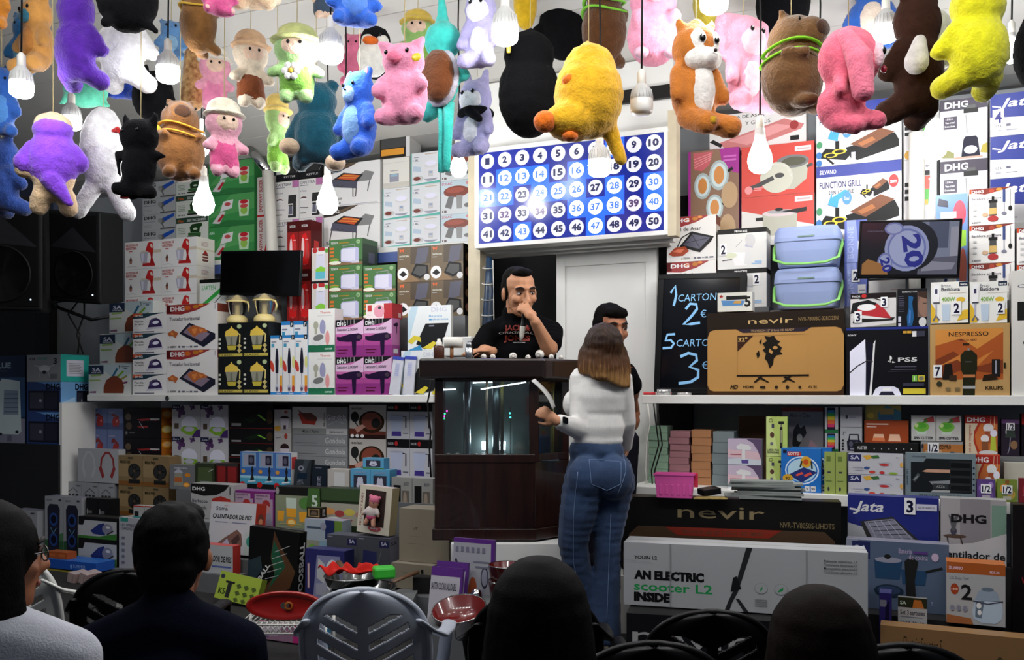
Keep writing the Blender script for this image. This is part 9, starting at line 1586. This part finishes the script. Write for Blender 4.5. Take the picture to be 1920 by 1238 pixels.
# ---------------------------------------------------------------- plastic chairs
GZ = -.25
def chair(m, label, group, x, y, rz, arms=True):
    o = empty('plastic_chair', (x, y, GZ), label, 'chair', group, rz)
    # back shell: faces -y; the seat looks towards +y
    NX, NZ = 112, 100; vs = []; fs = []
    def hwid(t): return (.235-.03*(1-t))*(1-max(0, (t-.35)/.65)**3.2)**.5
    for j in range(NZ+1):
        t = j/NZ*.999; z = .40+.44*t; hw_ = hwid(t)
        for i in range(NX+1):
            u = -1+2*i/NX; x_ = u*hw_; vs.append((x_, -.19-.10*t+.055*(u*u)*(1-.3*t), z))
    def slot(x_, t):
        a = abs(x_); z = .44*t+.0
        if a < .02 or a > hwid(t)-.055 or z < .06 or z > .355: return False
        return ((z+.55*(.2-a)-.02) % .062) < .024 and a < .2
    for j in range(NZ):
        for i in range(NX):
            t = (j+.5)/NZ; u = -1+2*(i+.5)/NX
            if not slot(u*hwid(t), t): fs.append((j*(NX+1)+i, j*(NX+1)+i+1, (j+1)*(NX+1)+i+1, (j+1)*(NX+1)+i))
    mb = MB(); mb.add(vs, fs, m, True); b = mb.build('backrest', o)
    so = b.modifiers.new('t', 'SOLIDIFY'); so.thickness = .009
    mb = MB(); k = NX+1
    edge = [vs[j*k] for j in range(0, NZ+1, 2)]+[vs[j*k+NX] for j in range(NZ, -1, -2)]
    mb.tube(edge, .011, m, 8); mb.build('back_rim', o)
    mb = MB(); vs = []; n = 12
    for j in range(n+1):
        for i in range(n+1):
            u, v = -1+2*i/n, j/n; vs.append((u*(.2+.03*v), -.19+.42*v, .415+.02*v-.02*(1-u*u)*(1-abs(2*v-1)**2)-(.03*max(0, v-.85)/.15)))
    mb.add(vs, [(j*(n+1)+i, j*(n+1)+i+1, (j+1)*(n+1)+i+1, (j+1)*(n+1)+i) for j in range(n) for i in range(n)], m, True); b = mb.build('seat', o); so = b.modifiers.new('t', 'SOLIDIFY'); so.thickness = .009
    for sx_, sy_ in ((-1, -1), (1, -1), (-1, 1), (1, 1)):
        mb = MB(); mb.tube([(sx_*.2, -.18 if sy_ < 0 else .2, .42), (sx_*.215, -.2 if sy_ < 0 else .215, .22), (sx_*.235, -.23 if sy_ < 0 else .235, 0)], [.03, .026, .02], m, 8, flat=.6); mb.build('leg', o)
    if arms:
        for s in (-1, 1):
            mb = MB(); mb.tube([(s*.19, -.265, .74), (s*.225, -.2, .69), (s*.25, -.08, .645), (s*.262, .06, .63), (s*.262, .17, .625), (s*.25, .215, .59), (s*.225, .215, .42)], [.016, .022, .027, .028, .028, .026, .024], m, 10, flat=.38); mb.build('armrest', o)
    return o
WCH = plastic('aab0bc', .4); BCH = plastic('080809', .4)
chair(WCH, 'pale grey plastic chair with slotted back in the front row centre', 'plastic chairs', -.5, 3.3, .0)
chair(plastic('c4c4c0', .35), 'white plastic armchair beside the woman with glasses', 'plastic chairs', -2.06, 3.98, -.15)
chair(BCH, 'black plastic chair behind the man with the navy shirt', 'plastic chairs', -1.45, 3.62, .1)
chair(BCH, 'black plastic chair beside the pale grey one', 'plastic chairs', .08, 3.25, 0)
chair(BCH, 'black plastic chair in front of the white scooter carton', 'plastic chairs', .65, 3.2, .0).scale = (1, 1, .94)
chair(BCH, 'black plastic chair at the bottom edge below the jeans', 'plastic chairs', .37, 2.64, .0)
chair(BCH, 'black plastic chair at the bottom edge below the cardboard carton', 'plastic chairs', W0(1690, 2.45), 2.62, -.1)
# ---------------------------------------------------------------- the audience in the dark
def sitter(px, ptop, Y, label, yaw, top_col, k=1.0, reach=.45, byaw=None, shoulder=.17, legs=None, arm=True, neckdown=.0):
    zt = zz(ptop, Y); x = W0(px, Y); hc = Vector((x, Y, zt-.122*k)); M = Mhead(hc, yaw, 0, 0, k)
    yaw = yaw if byaw is None else byaw
    z1 = hc.z-.165*k; f = Vector((math.sin(yaw), -math.cos(yaw), 0)); r = Vector((-f.y, f.x, 0))
    b = hc-f*.06*k; zs = z1-.01
    S_ = lambda a, d, z: Vector((b.x, b.y, 0))+r*a+f*d+Vector((0, 0, z))
    tor = [('c', [S_(-shoulder, 0, zs-.03), S_(0, 0, zs+.02), S_(shoulder, 0, zs-.03)], [.055*k, .075*k, .055*k]), ('s', S_(0, .0, zs-.18), (.17*k*shoulder/.17, .13*k, .2*k)), ('s', S_(0, 0, zs-.42), (.16*k, .13*k, .18*k)), ('s', S_(0, .02, GZ+.52), (.17*k, .14*k, .09))]
    ar = [('c', [S_(s*shoulder, 0, zs-.04), S_(s*(shoulder+.04), .03, zs-.3), S_(s*(shoulder-.02), .25, zs-.38)], [.055*k, .045*k, .032*k]) for s in (-1, 1)]
    lg = [('c', [S_(s*.09, .05, GZ+.5), S_(s*.11, reach, GZ+.5), S_(s*.11, reach+.01, GZ+.08)], [.085*k, .065*k, .045*k]) for s in (-1, 1)]
    ft = [('c', [S_(s*.11, reach+.01, GZ+.045), S_(s*.11, reach+.15, GZ+.04)], [.04, .035]) for s in (-1, 1)]
    hd = []
    for s in (-1, 1): hd += hand(S_(s*(shoulder-.02), .26, zs-.385), f-r*s*.3, (0, 0, 1), .4, s, .9*k)
    o = solid('person', xf(HEAD, M)+tor+ar+lg+ft+hd, SKINT, .009, 3); tag(o, label, 'person')
    face(o, M)
    solid('top', sh_(tor, .014)+[('c', [S_(s*shoulder, 0, zs-.04), S_(s*(shoulder+.04), .03, zs-.3), S_(s*(shoulder-.01), .2, zs-.37)], [.068*k, .058*k, .046*k]) for s in (-1, 1)]+[('c', [S_(0, .0, zs+.02), S_(0, .01, zs+.075*k)], [.075*k, .062*k])], cloth(top_col), .011, 4, o)
    solid('trousers', sh_(lg, .014), cloth(legs or '12141c'), .012, 3, o)
    return o, M, S_, zs
o, M, S_, zs = sitter(326, 945, 2.12, 'seated man with short dark hair and a navy shirt seen from behind', PI+.12, '0a0d1a', 1.0, shoulder=.158)
solid('hair', xf([('s', (0, .03, .05), (.082, .09, .082)), ('s', (0, .06, -.02), (.068, .05, .07)), ('s', (-.06, .02, .02), (.024, .055, .06)), ('s', (.06, .02, .02), (.024, .055, .06)), ('s', (0, -.03, .09), (.065, .05, .035))], M), HAIRD, .006, 2, o, .004)
def long_hair(o, M, S_, zs, w=.1, drop=.34, m=HAIRD, k=1.0):
    pr = xf([('s', (0, .015, .025), (.104, .112, .108))], M); c = M.to_translation()
    for i in range(15):
        a = PI*(i/14)*1.25-PI*.125
        d = Vector((math.cos(a), math.sin(a), 0)); L = lambda r, z: M @ Vector((d.x*r, .02+d.y*r, z))
        pr.append(('c', [L(.035, .09), L(.08, .02), L(.095, -.1), L(w, -.2), L(w*1.02, -drop)], [.022, .028, .028, .026, .014]))
    return solid('long_hair', pr, m, .008, 9, o, .001)
o, M, S_, zs = sitter(-22, 940, 1.62, 'seated woman with long dark hair and glasses in a white top', PI/2+.8, 'b8bac4', .86, .34, byaw=PI+.45, legs='1c2a44', shoulder=.13)
long_hair(o, M, S_, zs, .105, .36)
mb = MB()
for s in (-1, 1): mb.tube([M @ Vector((s*.031+.02*math.cos(t), -.1, .005+.016*math.sin(t))) for t in [2*PI*i/14 for i in range(15)]], .0016, metal('555', .3), 5)
mb.tube([M @ Vector((-.012, -.1, .01)), M @ Vector((.012, -.1, .01))], .0016, metal('555', .3), 5)
for s in (-1, 1): mb.tube([M @ Vector((s*.051, -.1, .01)), M @ Vector((s*.078, -.0, .012))], .0016, metal('555', .3), 5)
mb.build('glasses', o)
o, M, S_, zs = sitter(1012, 1048, 1.78, 'seated girl with long dark hair in the middle of the bottom edge', PI-.1, '0c0c10', .94, .34, shoulder=.14)
long_hair(o, M, S_, zs, .105, .4)
HB = mat('hair_brown', '120b07', rough=.55, spec=.05, col2='150d08', vscale=3, stretch=(60, 60, 4), bump=.5, bscale=14)
o, M, S_, zs = sitter(1532, 1102, 1.78, 'seated woman with smooth brown hair before the scooter carton', PI+.1, '0e0e12', .94, .34, shoulder=.15)
long_hair(o, M, S_, zs, .1, .38, HB)
